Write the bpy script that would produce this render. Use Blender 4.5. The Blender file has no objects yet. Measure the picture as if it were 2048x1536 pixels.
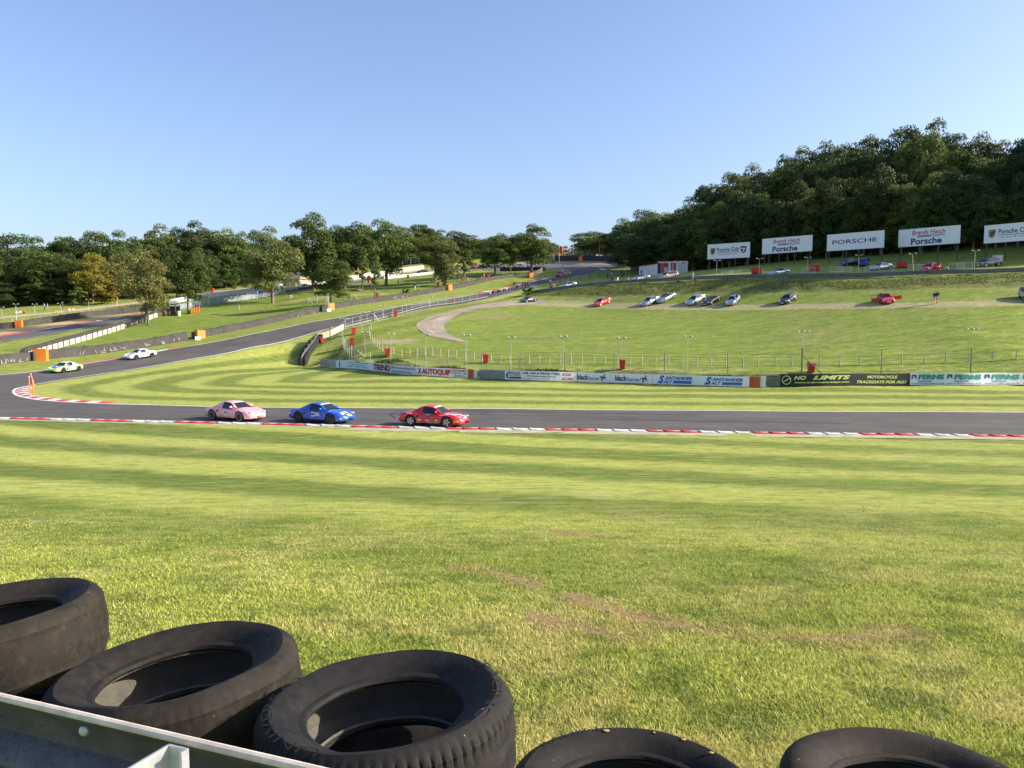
import bpy, bmesh, math, random
import numpy as np
from mathutils import Vector, Matrix, noise
from mathutils.bvhtree import BVHTree
R = math.radians
rnd = random.Random(7)
scene = bpy.context.scene
COL = scene.collection
F = 1560.0          # focal length in photo pixels
HY = 645.0          # horizon row in the photo
CZ = 6.3            # camera height above the lower track
# ---------------------------------------------------------------- camera
cam_d = bpy.data.cameras.new('camera')
cam = bpy.data.objects.new('camera', cam_d)
COL.objects.link(cam)
PITCH = math.atan((768 - HY) / F)
cam.location = (0, 0, CZ)
cam.rotation_euler = (R(90) - PITCH, 0, 0)
cam_d.sensor_width = 36.0
cam_d.lens = F / 2048 * 36.0
cam_d.clip_start = 0.05
cam_d.clip_end = 20000
scene.camera = cam
# ---------------------------------------------------------------- sky and sun
SUN_EL, SUN_AZ = R(26), R(-1)      # azimuth measured from +X towards +Y
world = bpy.data.worlds.new('World')
scene.world = world
world.use_nodes = True
wn = world.node_tree
sky = wn.nodes.new('ShaderNodeTexSky')
sky.sky_type = 'NISHITA'
sky.sun_disc = False
sky.sun_elevation = SUN_EL
sky.sun_rotation = math.pi / 2 - SUN_AZ
sky.air_density = 1.0
sky.dust_density = 2.2
sky.ozone_density = 3.4
bg = wn.nodes['Background']
bg.inputs['Strength'].default_value = 0.128
tint = wn.nodes.new('ShaderNodeMix'); tint.data_type = 'RGBA'; tint.blend_type = 'MULTIPLY'
tint.inputs['Factor'].default_value = 1.0
tint.inputs['B'].default_value = (1.08, 1.02, 1.07, 1)
wn.links.new(sky.outputs[0], tint.inputs['A'])
wn.links.new(tint.outputs['Result'], bg.inputs['Color'])
sun_d = bpy.data.lights.new('sun', 'SUN')
sun_d.energy = 5.0
sun_d.angle = R(0.5)
sun_d.color = (1.0, 0.90, 0.74)
sun = bpy.data.objects.new('sun', sun_d)
COL.objects.link(sun)
sdir = Vector((math.cos(SUN_AZ) * math.cos(SUN_EL), math.sin(SUN_AZ) * math.cos(SUN_EL), math.sin(SUN_EL)))
sun.rotation_euler = sdir.to_track_quat('Z', 'Y').to_euler()
scene.view_settings.view_transform = 'Standard'
scene.view_settings.look = 'None'
scene.view_settings.exposure = 0.92
scene.view_settings.gamma = 1.0
# ---------------------------------------------------------------- helpers
def setp(o, label=None, cat=None, group=None, kind=None):
    if label: o['label'] = label
    if cat: o['category'] = cat
    if group: o['group'] = group
    if kind: o['kind'] = kind
    return o

def empty(name, loc=(0, 0, 0), rz=0.0, label=None, cat=None, group=None):
    o = bpy.data.objects.new(name, None)
    o.empty_display_size = 0.3
    COL.objects.link(o)
    o.location = loc
    o.rotation_euler = (0, 0, rz)
    return setp(o, label, cat, group)

class MB:
    """collects polygons with material slots, builds one mesh object"""
    def __init__(s): s.v = []; s.f = []; s.m = []
    def add(s, vs, fs, mi=0):
        b = len(s.v)
        s.v += [tuple(p) for p in vs]
        s.f += [tuple(b + i for i in f) for f in fs]
        s.m += [mi] * len(fs)
    def box(s, c, d, mi=0, rz=0.0, M=None):
        hx, hy, hz = d[0] / 2, d[1] / 2, d[2] / 2
        ca, sa = math.cos(rz), math.sin(rz)
        vs = []
        for z in (-hz, hz):
            for x, y in ((-hx, -hy), (hx, -hy), (hx, hy), (-hx, hy)):
                vs.append((c[0] + x * ca - y * sa, c[1] + x * sa + y * ca, c[2] + z))
        if M: vs = [M @ Vector(p) for p in vs]
        s.add(vs, [(3, 2, 1, 0), (4, 5, 6, 7), (0, 1, 5, 4), (1, 2, 6, 5), (2, 3, 7, 6), (3, 0, 4, 7)], mi)
    def tube(s, p0, p1, r0, r1=None, n=8, mi=0, caps=True):
        r1 = r0 if r1 is None else r1
        p0, p1 = Vector(p0), Vector(p1)
        d = (p1 - p0).normalized()
        a = d.orthogonal().normalized(); b = d.cross(a)
        vs = []
        for p, r in ((p0, r0), (p1, r1)):
            for i in range(n):
                t = 2 * math.pi * i / n
                vs.append(p + a * (r * math.cos(t)) + b * (r * math.sin(t)))
        fs = [(i, (i + 1) % n, n + (i + 1) % n, n + i) for i in range(n)]
        if caps: fs += [tuple(range(n - 1, -1, -1)), tuple(range(n, 2 * n))]
        s.add(vs, fs, mi)
    def path(s, pts, r, n=8, mi=0):
        """tapered tube along points, r a number or list"""
        pts = [Vector(p) for p in pts]
        rs = r if isinstance(r, (list, tuple)) else [r] * len(pts)
        vs = []; fs = []
        for k, p in enumerate(pts):
            d = (pts[min(k + 1, len(pts) - 1)] - pts[max(k - 1, 0)]).normalized()
            a = Vector((0, 1, 0)) if abs(d.y) < .9 else Vector((1, 0, 0))
            a = (a - d * a.dot(d)).normalized(); b = d.cross(a)
            for i in range(n):
                t = 2 * math.pi * i / n
                vs.append(p + a * (rs[k] * math.cos(t)) + b * (rs[k] * math.sin(t)))
        for k in range(len(pts) - 1):
            for i in range(n):
                j = (i + 1) % n
                fs.append((k * n + i, k * n + j, (k + 1) * n + j, (k + 1) * n + i))
        fs += [tuple(range(n - 1, -1, -1)), tuple(range((len(pts) - 1) * n, len(pts) * n))]
        s.add(vs, fs, mi)
    def lathe(s, prof, n=24, mi=0, M=None, closed=False):
        """prof: list of (radius, z) around local Z"""
        vs = []; fs = []; k = len(prof)
        for i in range(n):
            t = 2 * math.pi * i / n
            for r, z in prof: vs.append(Vector((r * math.cos(t), r * math.sin(t), z)))
        for i in range(n):
            j = (i + 1) % n
            for q in range(k if closed else k - 1):
                q2 = (q + 1) % k
                fs.append((i * k + q, j * k + q, j * k + q2, i * k + q2))
        if M: vs = [M @ p for p in vs]
        s.add(vs, fs, mi)
    def blob(s, c, d, mi=0, n=10, m=6, top=1.0):
        vs = []; fs = []
        for i in range(m + 1):
            ph = math.pi * i / m
            for j in range(n):
                t = 2 * math.pi * j / n
                z = math.cos(ph)
                if z < -top: z = -top
                vs.append((c[0] + d[0] / 2 * math.sin(ph) * math.cos(t), c[1] + d[1] / 2 * math.sin(ph) * math.sin(t), c[2] + d[2] / 2 * z))
        for i in range(m):
            for j in range(n):
                k = (j + 1) % n
                fs.append((i * n + j, (i + 1) * n + j, (i + 1) * n + k, i * n + k))
        s.add(vs, fs, mi)
    def build(s, name, mats, parent=None, smooth=False, **kw):
        me = bpy.data.meshes.new(name)
        me.from_pydata([tuple(p) for p in s.v], [], s.f)
        if not isinstance(mats, (list, tuple)): mats = [mats]
        for m in mats: me.materials.append(m)
        if len(mats) > 1: me.polygons.foreach_set('material_index', s.m)
        if smooth: me.polygons.foreach_set('use_smooth', [True] * len(s.f))
        me.update()
        o = bpy.data.objects.new(name, me)
        COL.objects.link(o)
        if parent: o.parent = parent
        if kw: setp(o, **kw)
        return o

def smooth_by_angle(o, deg=35):
    me = o.data
    me.polygons.foreach_set('use_smooth', [True] * len(me.polygons))
    bm = bmesh.new(); bm.from_mesh(me)
    bmesh.ops.remove_doubles(bm, verts=bm.verts, dist=1e-5)
    lim = R(deg)
    for e in bm.edges:
        if len(e.link_faces) == 2 and e.calc_face_angle(0) > lim: e.smooth = False
    bm.to_mesh(me); bm.free()
    return o

def copy_tree(o, parent=None):
    c = o.copy()
    COL.objects.link(c)
    c.parent = parent
    for ch in list(o.children): copy_tree(ch, c)
    return c

# ---------------------------------------------------------------- materials
_mats = {}
def mat(name, col, rough=.6, metal=0., spec=None, coat=0., noise_amt=0., noise_scale=4., bump=0., bscale=40., trans=0., col2=None, emit=None):
    if name in _mats: return _mats[name]
    m = bpy.data.materials.new(name)
    m.use_nodes = True
    nt = m.node_tree; b = nt.nodes['Principled BSDF']
    b.inputs['Base Color'].default_value = (*col, 1)
    b.inputs['Roughness'].default_value = rough
    b.inputs['Metallic'].default_value = metal
    if spec is not None: b.inputs['Specular IOR Level'].default_value = spec
    if coat: b.inputs['Coat Weight'].default_value = coat; b.inputs['Coat Roughness'].default_value = .06
    if emit: b.inputs['Emission Color'].default_value = (*emit[:3], 1); b.inputs['Emission Strength'].default_value = emit[3]
    if noise_amt or col2:
        tc = nt.nodes.new('ShaderNodeTexCoord')
        n = nt.nodes.new('ShaderNodeTexNoise'); n.inputs['Scale'].default_value = noise_scale; n.inputs['Detail'].default_value = 8; n.inputs['Roughness'].default_value = .65
        nt.links.new(tc.outputs['Object'], n.inputs['Vector'])
        mx = nt.nodes.new('ShaderNodeMix'); mx.data_type = 'RGBA'
        c2 = col2 if col2 else tuple(max(0, c * (1 - noise_amt)) for c in col)
        c1 = col if col2 else tuple(min(1, c * (1 + noise_amt)) for c in col)
        mx.inputs['A'].default_value = (*c2, 1); mx.inputs['B'].default_value = (*c1, 1)
        rp = nt.nodes.new('ShaderNodeMapRange'); rp.inputs['From Min'].default_value = .32; rp.inputs['From Max'].default_value = .68
        nt.links.new(n.outputs['Fac'], rp.inputs['Value'])
        nt.links.new(rp.outputs[0], mx.inputs['Factor'])
        nt.links.new(mx.outputs['Result'], b.inputs['Base Color'])
    if bump:
        tc = nt.nodes.new('ShaderNodeTexCoord')
        n = nt.nodes.new('ShaderNodeTexNoise'); n.inputs['Scale'].default_value = bscale; n.inputs['Detail'].default_value = 6
        nt.links.new(tc.outputs['Object'], n.inputs['Vector'])
        bp = nt.nodes.new('ShaderNodeBump'); bp.inputs['Strength'].default_value = bump; bp.inputs['Distance'].default_value = .02
        nt.links.new(n.outputs['Fac'], bp.inputs['Height']); nt.links.new(bp.outputs[0], b.inputs['Normal'])
    _mats[name] = m
    return m

class NT:
    """small node helper"""
    def __init__(s, m): s.t = m.node_tree; s.n = s.t.nodes; s.l = s.t.links
    def node(s, typ, ins=None, **at):
        n = s.n.new(typ)
        for k, v in at.items(): setattr(n, k, v)
        if ins:
            for k, v in ins.items():
                if isinstance(v, bpy.types.NodeSocket): s.l.new(v, n.inputs[k])
                else: n.inputs[k].default_value = v
        return n
    def math(s, op, a, b=0.0, clamp=False):
        n = s.n.new('ShaderNodeMath'); n.operation = op; n.use_clamp = clamp
        for i, v in enumerate((a, b)):
            if isinstance(v, bpy.types.NodeSocket): s.l.new(v, n.inputs[i])
            else: n.inputs[i].default_value = v
        return n.outputs[0]
    def mix(s, f, a, b):
        n = s.n.new('ShaderNodeMix'); n.data_type = 'RGBA'
        for k, v in (('Factor', f), ('A', a), ('B', b)):
            if isinstance(v, bpy.types.NodeSocket): s.l.new(v, n.inputs[k])
            else: n.inputs[k].default_value = (*v, 1) if isinstance(v, tuple) and len(v) == 3 else v
        return n.outputs['Result']
    def noise(s, vec, scale, detail=5, rough=.6, out='Fac'):
        return s.node('ShaderNodeTexNoise', {'Vector': vec, 'Scale': scale, 'Detail': detail, 'Roughness': rough}).outputs[out]
    def ramp(s, v, a, b, lo=0., hi=1.):
        return s.node('ShaderNodeMapRange', {'Value': v, 'From Min': a, 'From Max': b, 'To Min': lo, 'To Max': hi}).outputs[0]
    def attr(s, name): return s.node('ShaderNodeAttribute', attribute_name=name).outputs['Fac']
# ---------------------------------------------------------------- terrain
# surveyed points: photo column, photo row, distance from the camera (m); or explicit x, y, height below/above the camera
def P(px, py, D): return ((px - 1024) / F * D, D, -(py - HY) * D / F)
ctrl = []
def near_z(y):
    return float(np.interp(y, [-60, 1.2, 2.2, 3.4, 6, 9, 14, 20, 30, 40, 46], [-1.75, -1.75, -2.35, -2.62, -3.0, -3.35, -3.95, -4.6, -5.55, -6.15, -6.3]))
for x in (-45, -30, -20, -12, -6, -2, 2, 6, 12, 20, 30, 45):
    for y in (-40, -8, .5, 3.2, 6, 9, 14, 20, 27, 34, 40):
        if abs(x) > 12 and y in (3.2, 9): continue
        ctrl.append((x, y, near_z(y - .06 * 0)))
for x, y0 in ((-60, 54), (-45, 52), (-30, 50.5), (-15, 48.5), (0, 46.5), (15, 44.5), (30, 43), (45, 42), (70, 41)):
    ctrl += [(x, y0, -6.3), (x, y0 + 11, -6.3)]
    if x > -45: ctrl.append((x, y0 + 18, -6.3))
    if x > -20: ctrl.append((x, y0 + 24, -6.3))
ctrl += [(-55, 72, -6.3), (-45, 78, -6.3), (-30, 80, -6.3), (-20, 88, -6.3), (-32, 92, -6.2), (0, 76, -6.3), (-62, 82, -6.25), (-75, 60, -6.2), (-80, 85, -6.1)]
# inner apex, road edges up the hill (near and far edge)
ctrl += [P(*q) for q in [(30,785,70.2),(75,769,79),(120,761,84),(250,742,97.5),(400,716,107.4),(512,694,116.4),(700,649,134.8),(775,633,144),(912,610,164.6),(1037,582,189),
  (0,750,90),(155,730,102),(245,716,107),(350,697,116),(512,667,126.5),(625,644,136),(700,631,146),(775,617,156),(912,596,178),(1000,580,196)]]
# grass strip and tyre wall on the far side of that road, ground behind it
ctrl += [P(*q) for q in [(0,729.5,100),(62,723,104),(133,715,109),(205,708,113.5),(320,692,121.8),(410,675,129),(512,655,139),(640,625,153.4),(775,602,172),(900,580,194),(1030,556,222),
  (200,690,121),(320,672,132),(512,641,149),(640,612,163),(400,650,145),(60,712,108),(200,672,133),(315,633,158),(0,700,118),(100,682,130),
  (555,608,185),(664,610,165),(614,580,205),(762,571,215),(751,597,178),(874,567,210),(893,573,204),(992,552,225),(1021,546,235),(1059,547,226),(820,585,190),(960,562,212),(700,590,190),
  (275,650,150),(369,627,165),(440,620,174),(480,630,166),(470,608,186)]]
# the far road past the first bend, up the hill, round the top hairpin
FAR_N = [(-60,697,123),(0,684,130),(110,668,140),(234,645,157),(300,632,170),(342,622,176),(400,612,184),(512,597,199),(600,585,210),(722,568,226),(779,558,235),(841,551,243),(960,541,250),(1040,541,247)]
FAR_F = [(-60,682,133),(0,672,140),(100,656,150),(170,645,158),(266,630,172),(300,624,178),(342,614,186),(400,603,195),(512,589,207),(579,580,214),(643,570,222),(726,560,232),(779,552,242),(847,543,250),(960,534.5,260),(1066,531.5,263),(1150,531.5,262),(1215,534,255)]
ctrl += [P(*q) for q in FAR_N + FAR_F]
ctrl += [P(*q) for q in [(0,659,152),(51,655,154),(114,645,161),(187,635,170),(272,627,178),(0,635,170),(100,626,178),(265,606,195),(100,612,190),(30,618,187),(200,605,200),
  (340,600,200),(420,590,212),(512,578,222),(560,570,230),(640,560,240),(-200,640,190),(-200,700,140),
  (1201,542.5,237),(1174,551,225),(1139,557,212),(1097,567,200),(1075,572,194),(1140,547.6,226),(1121,553,218),(1097,558,212),(1065,565,204),(1047,568,200),(1122,541,236),
  (1255,540,243),(1248,531,258),(1266,532,252),(1167,520,275),(1167,513,290),(1080,520,280),(1250,517,268),(960,525,275),(800,535,262),(640,548,262)]]
# parking field: armco base line, ditch bank, fences, slope, car row, steep bank, upper road
ctrl += [P(*q) for q in [(641,732,113),(674,737,107),(749,742,101.5),(836,751,93),(954,757,88),(1180,764,82.5),(1306,768,80),(1530,775,76),(1800,772,77),(2048,771,78),(2300,771,78),
  (603,731,114),(638,683,122),(664,692,119),(661,716,115.5),(652,700,117),(684,668,121),(692,690,112),(705,706,105),(760,716,98),(830,727,93),(900,731,90),(1100,736,86),(1300,741,83),(1530,747,80),(1800,749,79.5),(2048,749,79.5),(2300,749,79),
  (698,656,127),(789,633,142),(869,615,155),(940,604,168),
  (750,695,106),(800,680,115),(750,665,122),(1000,712,98),(865,711,99),(1211,732,87),(1486,742,82),(1750,745,81),(2030,745,80.5),
  (840,655,125),(890,660,122),(940,683,112),(860,632,140),(930,617,150),(1000,606,158),(1057,605,165),(1120,603,160),
  (1000,650,130),(1200,650,122),(1200,700,100),(1450,650,112),(1450,700,94),(1700,650,100),(1700,700,88),(2000,640,93),(2000,690,85),(2300,640,90),(1200,615,150),(1450,617,128),(1700,610,113),(2000,606,102),
  (1203,607,152),(1300,608,143),(1390,608,137),(1464,609,131),(1572,606,124),(1770,601,112),(1872,607,105),(2045,600,103),(2300,598,98),
  (1170,600,158),(1225,598,154),(1275,595,150),(1375,590,142),(1475,591,135),(1600,590,127),(1786,585,117),(2048,580,108),(2300,575,102),
  (1063,590,178),(1135,578,174),(1200,571,168),(1275,565,162),(1375,560,153),(1475,556,145),(1600,554,137),(1850,550,126),(2048,545,119),(2300,538,112),
  (1135,571,184),(1200,566,176),(1275,560,170),(1375,555,160),(1475,552,151),(1600,550,143),(1850,546,131),(2048,541,124),
  (1470,540,166),(1600,531,160),(1850,524,147),(2048,514,140),(2300,505,130),(1280,552,190),(1370,547,187),(1411,540,180),(1180,560,200),(1240,552,205)]]
# woodland ground and far country
for x, y, z in ((50,240,17),(90,200,19),(110,160,20),(140,120,19),(170,60,8),(150,90,11),(90,60,-6.3),(130,40,-6),(110,80,0),(120,240,26),(60,300,24),(180,180,27),(0,330,27),(-60,300,24),(-140,260,14),(-190,220,6),
    (-150,120,-4.5),(-120,70,-6),(-110,30,-6),(-70,-20,-2),(70,-20,-2),(-240,300,12),(0,480,18),(250,400,24),(-300,480,14),(330,150,22),(-330,100,-4),(300,-60,-4),(-300,-60,-4),(120,10,-6),(90,25,-6.2),(-80,20,-5.5)):
    ctrl.append((x, y, z))
for a in range(0, 360, 30):
    ctrl.append((3200 * math.cos(R(a)), 3200 * math.sin(R(a)), 0.0))
    ctrl.append((1200 * math.cos(R(a)), 1200 * math.sin(R(a)), 4.0))
ctrl = np.array(ctrl, float)
def rbf_fit(P_, smooth=0.6):
    n = len(P_)
    d = np.sqrt(((P_[:, None, :2] - P_[None, :, :2]) ** 2).sum(-1))
    A = np.zeros((n + 3, n + 3)); A[:n, :n] = d - smooth * np.eye(n)
    A[:n, n] = 1; A[:n, n + 1:] = P_[:, :2]; A[n, :n] = 1; A[n + 1:, :n] = P_[:, :2].T
    b = np.zeros(n + 3); b[:n] = P_[:, 2]
    return np.linalg.solve(A, b)
_w = rbf_fit(ctrl)
def height_raw(X, Y):
    X = np.atleast_1d(X).astype(float).ravel(); Y = np.atleast_1d(Y).astype(float).ravel()
    out = np.empty(len(X)); n = len(ctrl)
    for i in range(0, len(X), 20000):
        x = X[i:i + 20000]; y = Y[i:i + 20000]
        d = np.sqrt((x[:, None] - ctrl[None, :, 0]) ** 2 + (y[:, None] - ctrl[None, :, 1]) ** 2)
        out[i:i + 20000] = d @ _w[:n] + _w[n] + _w[n + 1] * x + _w[n + 2] * y
    return out + CZ
def lin(a, b, s): return list(np.arange(a, b, s))
xs = lin(-3200, -500, 300) + lin(-500, -190, 20) + lin(-190, -80, 1.6) + lin(-80, 90, .8) + lin(90, 170, 1.6) + lin(170, 500, 20) + lin(500, 3201, 300)
ys = lin(-3200, -200, 300) + lin(-200, -10, 12) + lin(-10, 1, 1.) + lin(1, 8, .35) + lin(8, 130, .8) + lin(130, 300, 1.4) + lin(300, 500, 12) + lin(500, 3400, 300)
xs = np.array(xs); ys = np.array(ys)
GX, GY = np.meshgrid(xs, ys)
GZ = height_raw(GX, GY).reshape(GX.shape)
# smooth the creases left by the interpolation (only where the mesh is fine and away from the camera)
K = np.array([1, 2, 1]) / 4.
for it in range(3):
    Z2 = GZ.copy()
    Z2[1:-1, :] = GZ[:-2, :] * .25 + GZ[1:-1, :] * .5 + GZ[2:, :] * .25
    Z3 = Z2.copy()
    Z3[:, 1:-1] = Z2[:, :-2] * .25 + Z2[:, 1:-1] * .5 + Z2[:, 2:] * .25
    m_ = (GY > 2) & (GY < 320) & (np.abs(GX) < 160)
    GZ = np.where(m_, Z3, GZ)
nx, ny = len(xs), len(ys)
def zat(x, y):
    i = int(np.clip(np.searchsorted(xs, x) - 1, 0, nx - 2)); j = int(np.clip(np.searchsorted(ys, y) - 1, 0, ny - 2))
    fx = (x - xs[i]) / (xs[i + 1] - xs[i]); fy = (y - ys[j]) / (ys[j + 1] - ys[j])
    return float((GZ[j, i] * (1 - fx) + GZ[j, i + 1] * fx) * (1 - fy) + (GZ[j + 1, i] * (1 - fx) + GZ[j + 1, i + 1] * fx) * fy)
cp, sp_ = math.cos(PITCH), math.sin(PITCH)
def ray(px, py):
    u = (px - 1024) / F; v = (768 - py) / F
    d = Vector((u, cp + v * sp_, v * cp - sp_))     # rotate pitch down
    return d
def hit(px, py, lo=2.0, hi=420.0):
    """where the line of sight through a photo pixel meets the ground"""
    d = ray(px, py); k = 1.0 / d.y
    t = lo
    prev = t
    while t < hi:
        x, y, z = d.x * k * t, t, CZ + d.z * k * t
        if z < zat(x, y):
            a, b = prev, t
            for _ in range(18):
                m = (a + b) / 2
                if CZ + d.z * k * m < zat(d.x * k * m, m): b = m
                else: a = m
            m = (a + b) / 2
            return Vector((d.x * k * m, m, zat(d.x * k * m, m)))
        prev = t
        t += .25 + t * .002
    m = hi
    return Vector((d.x * k * m, m, zat(d.x * k * m, m)))
def hitD(px, D):
    """the ground at a photo column and a distance"""
    x = (px - 1024) / F * D
    return Vector((x, D, zat(x, D)))
def proj(p):
    y = p[1] * cp - (p[2] - CZ) * sp_; z = p[1] * sp_ + (p[2] - CZ) * cp
    return 1024 + F * p[0] / y, 768 - F * z / y
def up_to(p, py):
    """height above the ground at p which a vertical thing needs to reach a photo row"""
    v = (768 - py) / F
    zz = p[1] * (v * cp - sp_) / (cp + v * sp_) + CZ
    return zz - p[2]

def resample(pts, step):
    pts = [np.array(p[:2], float) for p in pts]
    # centripetal-ish smoothing by Catmull-Rom
    out = []
    n = len(pts)
    for i in range(n - 1):
        p0 = pts[max(i - 1, 0)]; p1 = pts[i]; p2 = pts[i + 1]; p3 = pts[min(i + 2, n - 1)]
        L = np.linalg.norm(p2 - p1); k = max(2, int(L / step))
        for j in range(k):
            t = j / k
            q = .5 * ((2 * p1) + (-p0 + p2) * t + (2 * p0 - 5 * p1 + 4 * p2 - p3) * t * t + (-p0 + 3 * p1 - 3 * p2 + p3) * t ** 3)
            out.append(q)
    out.append(pts[-1])
    d = [0]
    for a, b in zip(out, out[1:]): d.append(d[-1] + float(np.linalg.norm(b - a)))
    L = d[-1]; k = max(2, int(round(L / step)))
    s = np.linspace(0, L, k + 1)
    o = np.array(out)
    return np.stack([np.interp(s, d, o[:, 0]), np.interp(s, d, o[:, 1])], 1)

def inside(poly, X, Y):
    r = np.zeros(X.shape, bool); n = len(poly); j = n - 1
    for i in range(n):
        xi, yi = poly[i][:2]; xj, yj = poly[j][:2]
        c = ((yi > Y) != (yj > Y))
        xx = (xj - xi) * (Y - yi) / ((yj - yi) if yj != yi else 1e-9) + xi
        r ^= c & (X < xx); j = i
    return r
def dist_poly(pl, X, Y):
    d = np.full(X.shape, 1e9)
    for a, b in zip(pl, pl[1:]):
        ax, ay = a[:2]; bx, by = b[:2]
        L = (bx - ax) ** 2 + (by - ay) ** 2 + 1e-9
        t = np.clip(((X - ax) * (bx - ax) + (Y - ay) * (by - ay)) / L, 0, 1)
        d = np.minimum(d, np.hypot(X - ax - t * (bx - ax), Y - ay - t * (by - ay)))
    return d

def H(lst): return [hit(*q) for q in lst]
# --- main track: outer edge and inner edge, from the right end of the straight, round the hairpin, up the hill
q = lambda *a: Vector((a[0], a[1], 0))
kerb_line = H([(2600,890),(2300,880),(2048,873),(1480,865),(1200,860),(860,855.5),(512,847),(250,841.5),(0,836)])
outer = kerb_line + [q(-48,52.5),q(-60,57),q(-69,65),q(-70.5,76),q(-66,86)] + H([(0,750),(155,730),(245,716),(350,697),(512,667),(625,644),(700,631),(775,617),(912,596),(1000,580),(1047,568.5)])
inner = H([(2600,831),(2300,828),(2048,825),(1480,822),(860,817),(512,815),(300,810),(215,808),(100,802),(55,796),(37,791),(30,785),(33,779),(45,775),(75,769),(120,761),(180,752),(250,742),(400,716),(512,694),(684,652),(775,633.5),(912,610),(1037,582),(1075,572)])
# top of the hill (surveyed by distance)
outer_top = [hitD(1065,204),hitD(1097,212),hitD(1121,219),hitD(1139,227),hitD(1135,233),hitD(1110,238),hitD(1066,240),hitD(1020,243),hitD(960,249.5)]
inner_top = [hitD(1097,200),hitD(1139,212),hitD(1174,225),hitD(1200,238),hitD(1196,252),hitD(1150,262),hitD(1066,263),hitD(960,260)]
# joins: the inside of the lower hairpin is the outside of the top one
right_edge = resample(outer, 1.0)             # far edge: outside of the lower hairpin
left_edge = resample(inner, 1.0)
A_edge = list(right_edge) + list(resample(outer_top, 1.0))[0:]
B_edge = list(left_edge) + list(resample(inner_top, 1.0))[0:]
def pair(Aq, Bq, n):
    def cum(a):
        d = np.r_[0, np.cumsum(np.hypot(*(np.diff(np.array(a), axis=0).T)))]; return d / d[-1]
    a = np.array(Aq); b = np.array(Bq); s = np.linspace(0, 1, n)
    ca, cb = cum(a), cum(b)
    return np.stack([np.interp(s, ca, a[:, 0]), np.interp(s, ca, a[:, 1])], 1), np.stack([np.interp(s, cb, b[:, 0]), np.interp(s, cb, b[:, 1])], 1)
def nearest_pairs(Aq, Bq, step):
    """pair two road edges monotonically so that cross-sections stay square to the road"""
    a = np.array(Aq); b = np.array(Bq); i = j = 0; out = [(0, 0)]
    while i < len(a) - 1 or j < len(b) - 1:
        opts = []
        if i < len(a) - 1: opts.append((np.hypot(*(a[i + 1] - b[j])), i + 1, j))
        if j < len(b) - 1: opts.append((np.hypot(*(a[i] - b[j + 1])), i, j + 1))
        if i < len(a) - 1 and j < len(b) - 1: opts.append((np.hypot(*(a[i + 1] - b[j + 1])) - .02, i + 1, j + 1))
        _, i, j = min(opts); out.append((i, j))
    return [(a[i], b[j]) for i, j in out[::step]] + [(a[-1], b[-1])]

def road_mesh(name, prs, material, lift, cross=8, z=None, **kw):
    vs = []; fs = []; u = 0; uv = []
    prev = None
    for a, b in prs:
        c = (np.array(a) + np.array(b)) / 2
        if prev is not None: u += float(np.hypot(*(c - prev)))
        prev = c
        w = float(np.hypot(*(np.array(b) - np.array(a))))
        for k in range(cross + 1):
            p = np.array(a) * (1 - k / cross) + np.array(b) * k / cross
            vs.append((p[0], p[1], zat(p[0], p[1]) + lift)); uv.append((u, w * k / cross))
    n = cross + 1
    for i in range(len(prs) - 1):
        for k in range(cross):
            fs.append((i * n + k, i * n + k + 1, (i + 1) * n + k + 1, (i + 1) * n + k))
    me = bpy.data.meshes.new(name); me.from_pydata(vs, [], fs)
    me.materials.append(material)
    at = me.attributes.new('along', 'FLOAT', 'POINT'); at.data.foreach_set('value', [p[0] for p in uv])
    at = me.attributes.new('across', 'FLOAT', 'POINT'); at.data.foreach_set('value', [p[1] for p in uv])
    me.polygons.foreach_set('use_smooth', [True] * len(fs))
    me.update()
    # make every face look up
    bm = bmesh.new(); bm.from_mesh(me)
    for f in bm.faces:
        if f.normal.z < 0: f.normal_flip()
    bm.to_mesh(me); bm.free()
    o = bpy.data.objects.new(name, me); COL.objects.link(o)
    return setp(o, **kw)

def asphalt(name, col, warm):
    m = bpy.data.materials.new(name); m.use_nodes = True
    t = NT(m); b = t.n['Principled BSDF']
    al, ac = t.attr('along'), t.attr('across')
    st = t.node('ShaderNodeCombineXYZ', {'X': t.math('MULTIPLY', al, .035), 'Y': ac, 'Z': 0.0}).outputs[0]
    n1 = t.noise(st, 1.1, 5, .6)
    g = t.node('ShaderNodeNewGeometry').outputs['Position']
    n2 = t.noise(g, .35, 6, .6); n3 = t.noise(g, 14., 3, .7)
    f = t.math('ADD', t.math('MULTIPLY', n1, .6), t.math('MULTIPLY', n2, .4))
    c = t.mix(t.ramp(f, .36, .64), tuple(x * .78 for x in col), tuple(x * 1.22 for x in warm))
    c = t.mix(t.math('MULTIPLY', t.ramp(n3, .3, .7), .25), c, tuple(x * .6 for x in col))
    t.l.new(c, b.inputs['Base Color'])
    b.inputs['Roughness'].default_value = .85
    b.inputs['Specular IOR Level'].default_value = .3
    bp = t.node('ShaderNodeBump', {'Height': n3, 'Strength': .25, 'Distance': .01})
    t.l.new(bp.outputs[0], b.inputs['Normal'])
    return m
M_asph = asphalt('asphalt', (.080, .072, .067), (.103, .092, .082))
M_asph2 = asphalt('asphalt_far', (.095, .092, .095), (.12, .112, .108))
M_path = asphalt('worn_path', (.25, .20, .155), (.40, .33, .24))

main_pairs = nearest_pairs(A_edge, B_edge, 2)
farN = resample([hitD(p[0], p[2]) for p in FAR_N], 1.5)
farF = resample([hitD(p[0], p[2]) for p in FAR_F[:-3]], 1.5)
far_pairs = nearest_pairs(farF, farN, 2)

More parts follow.
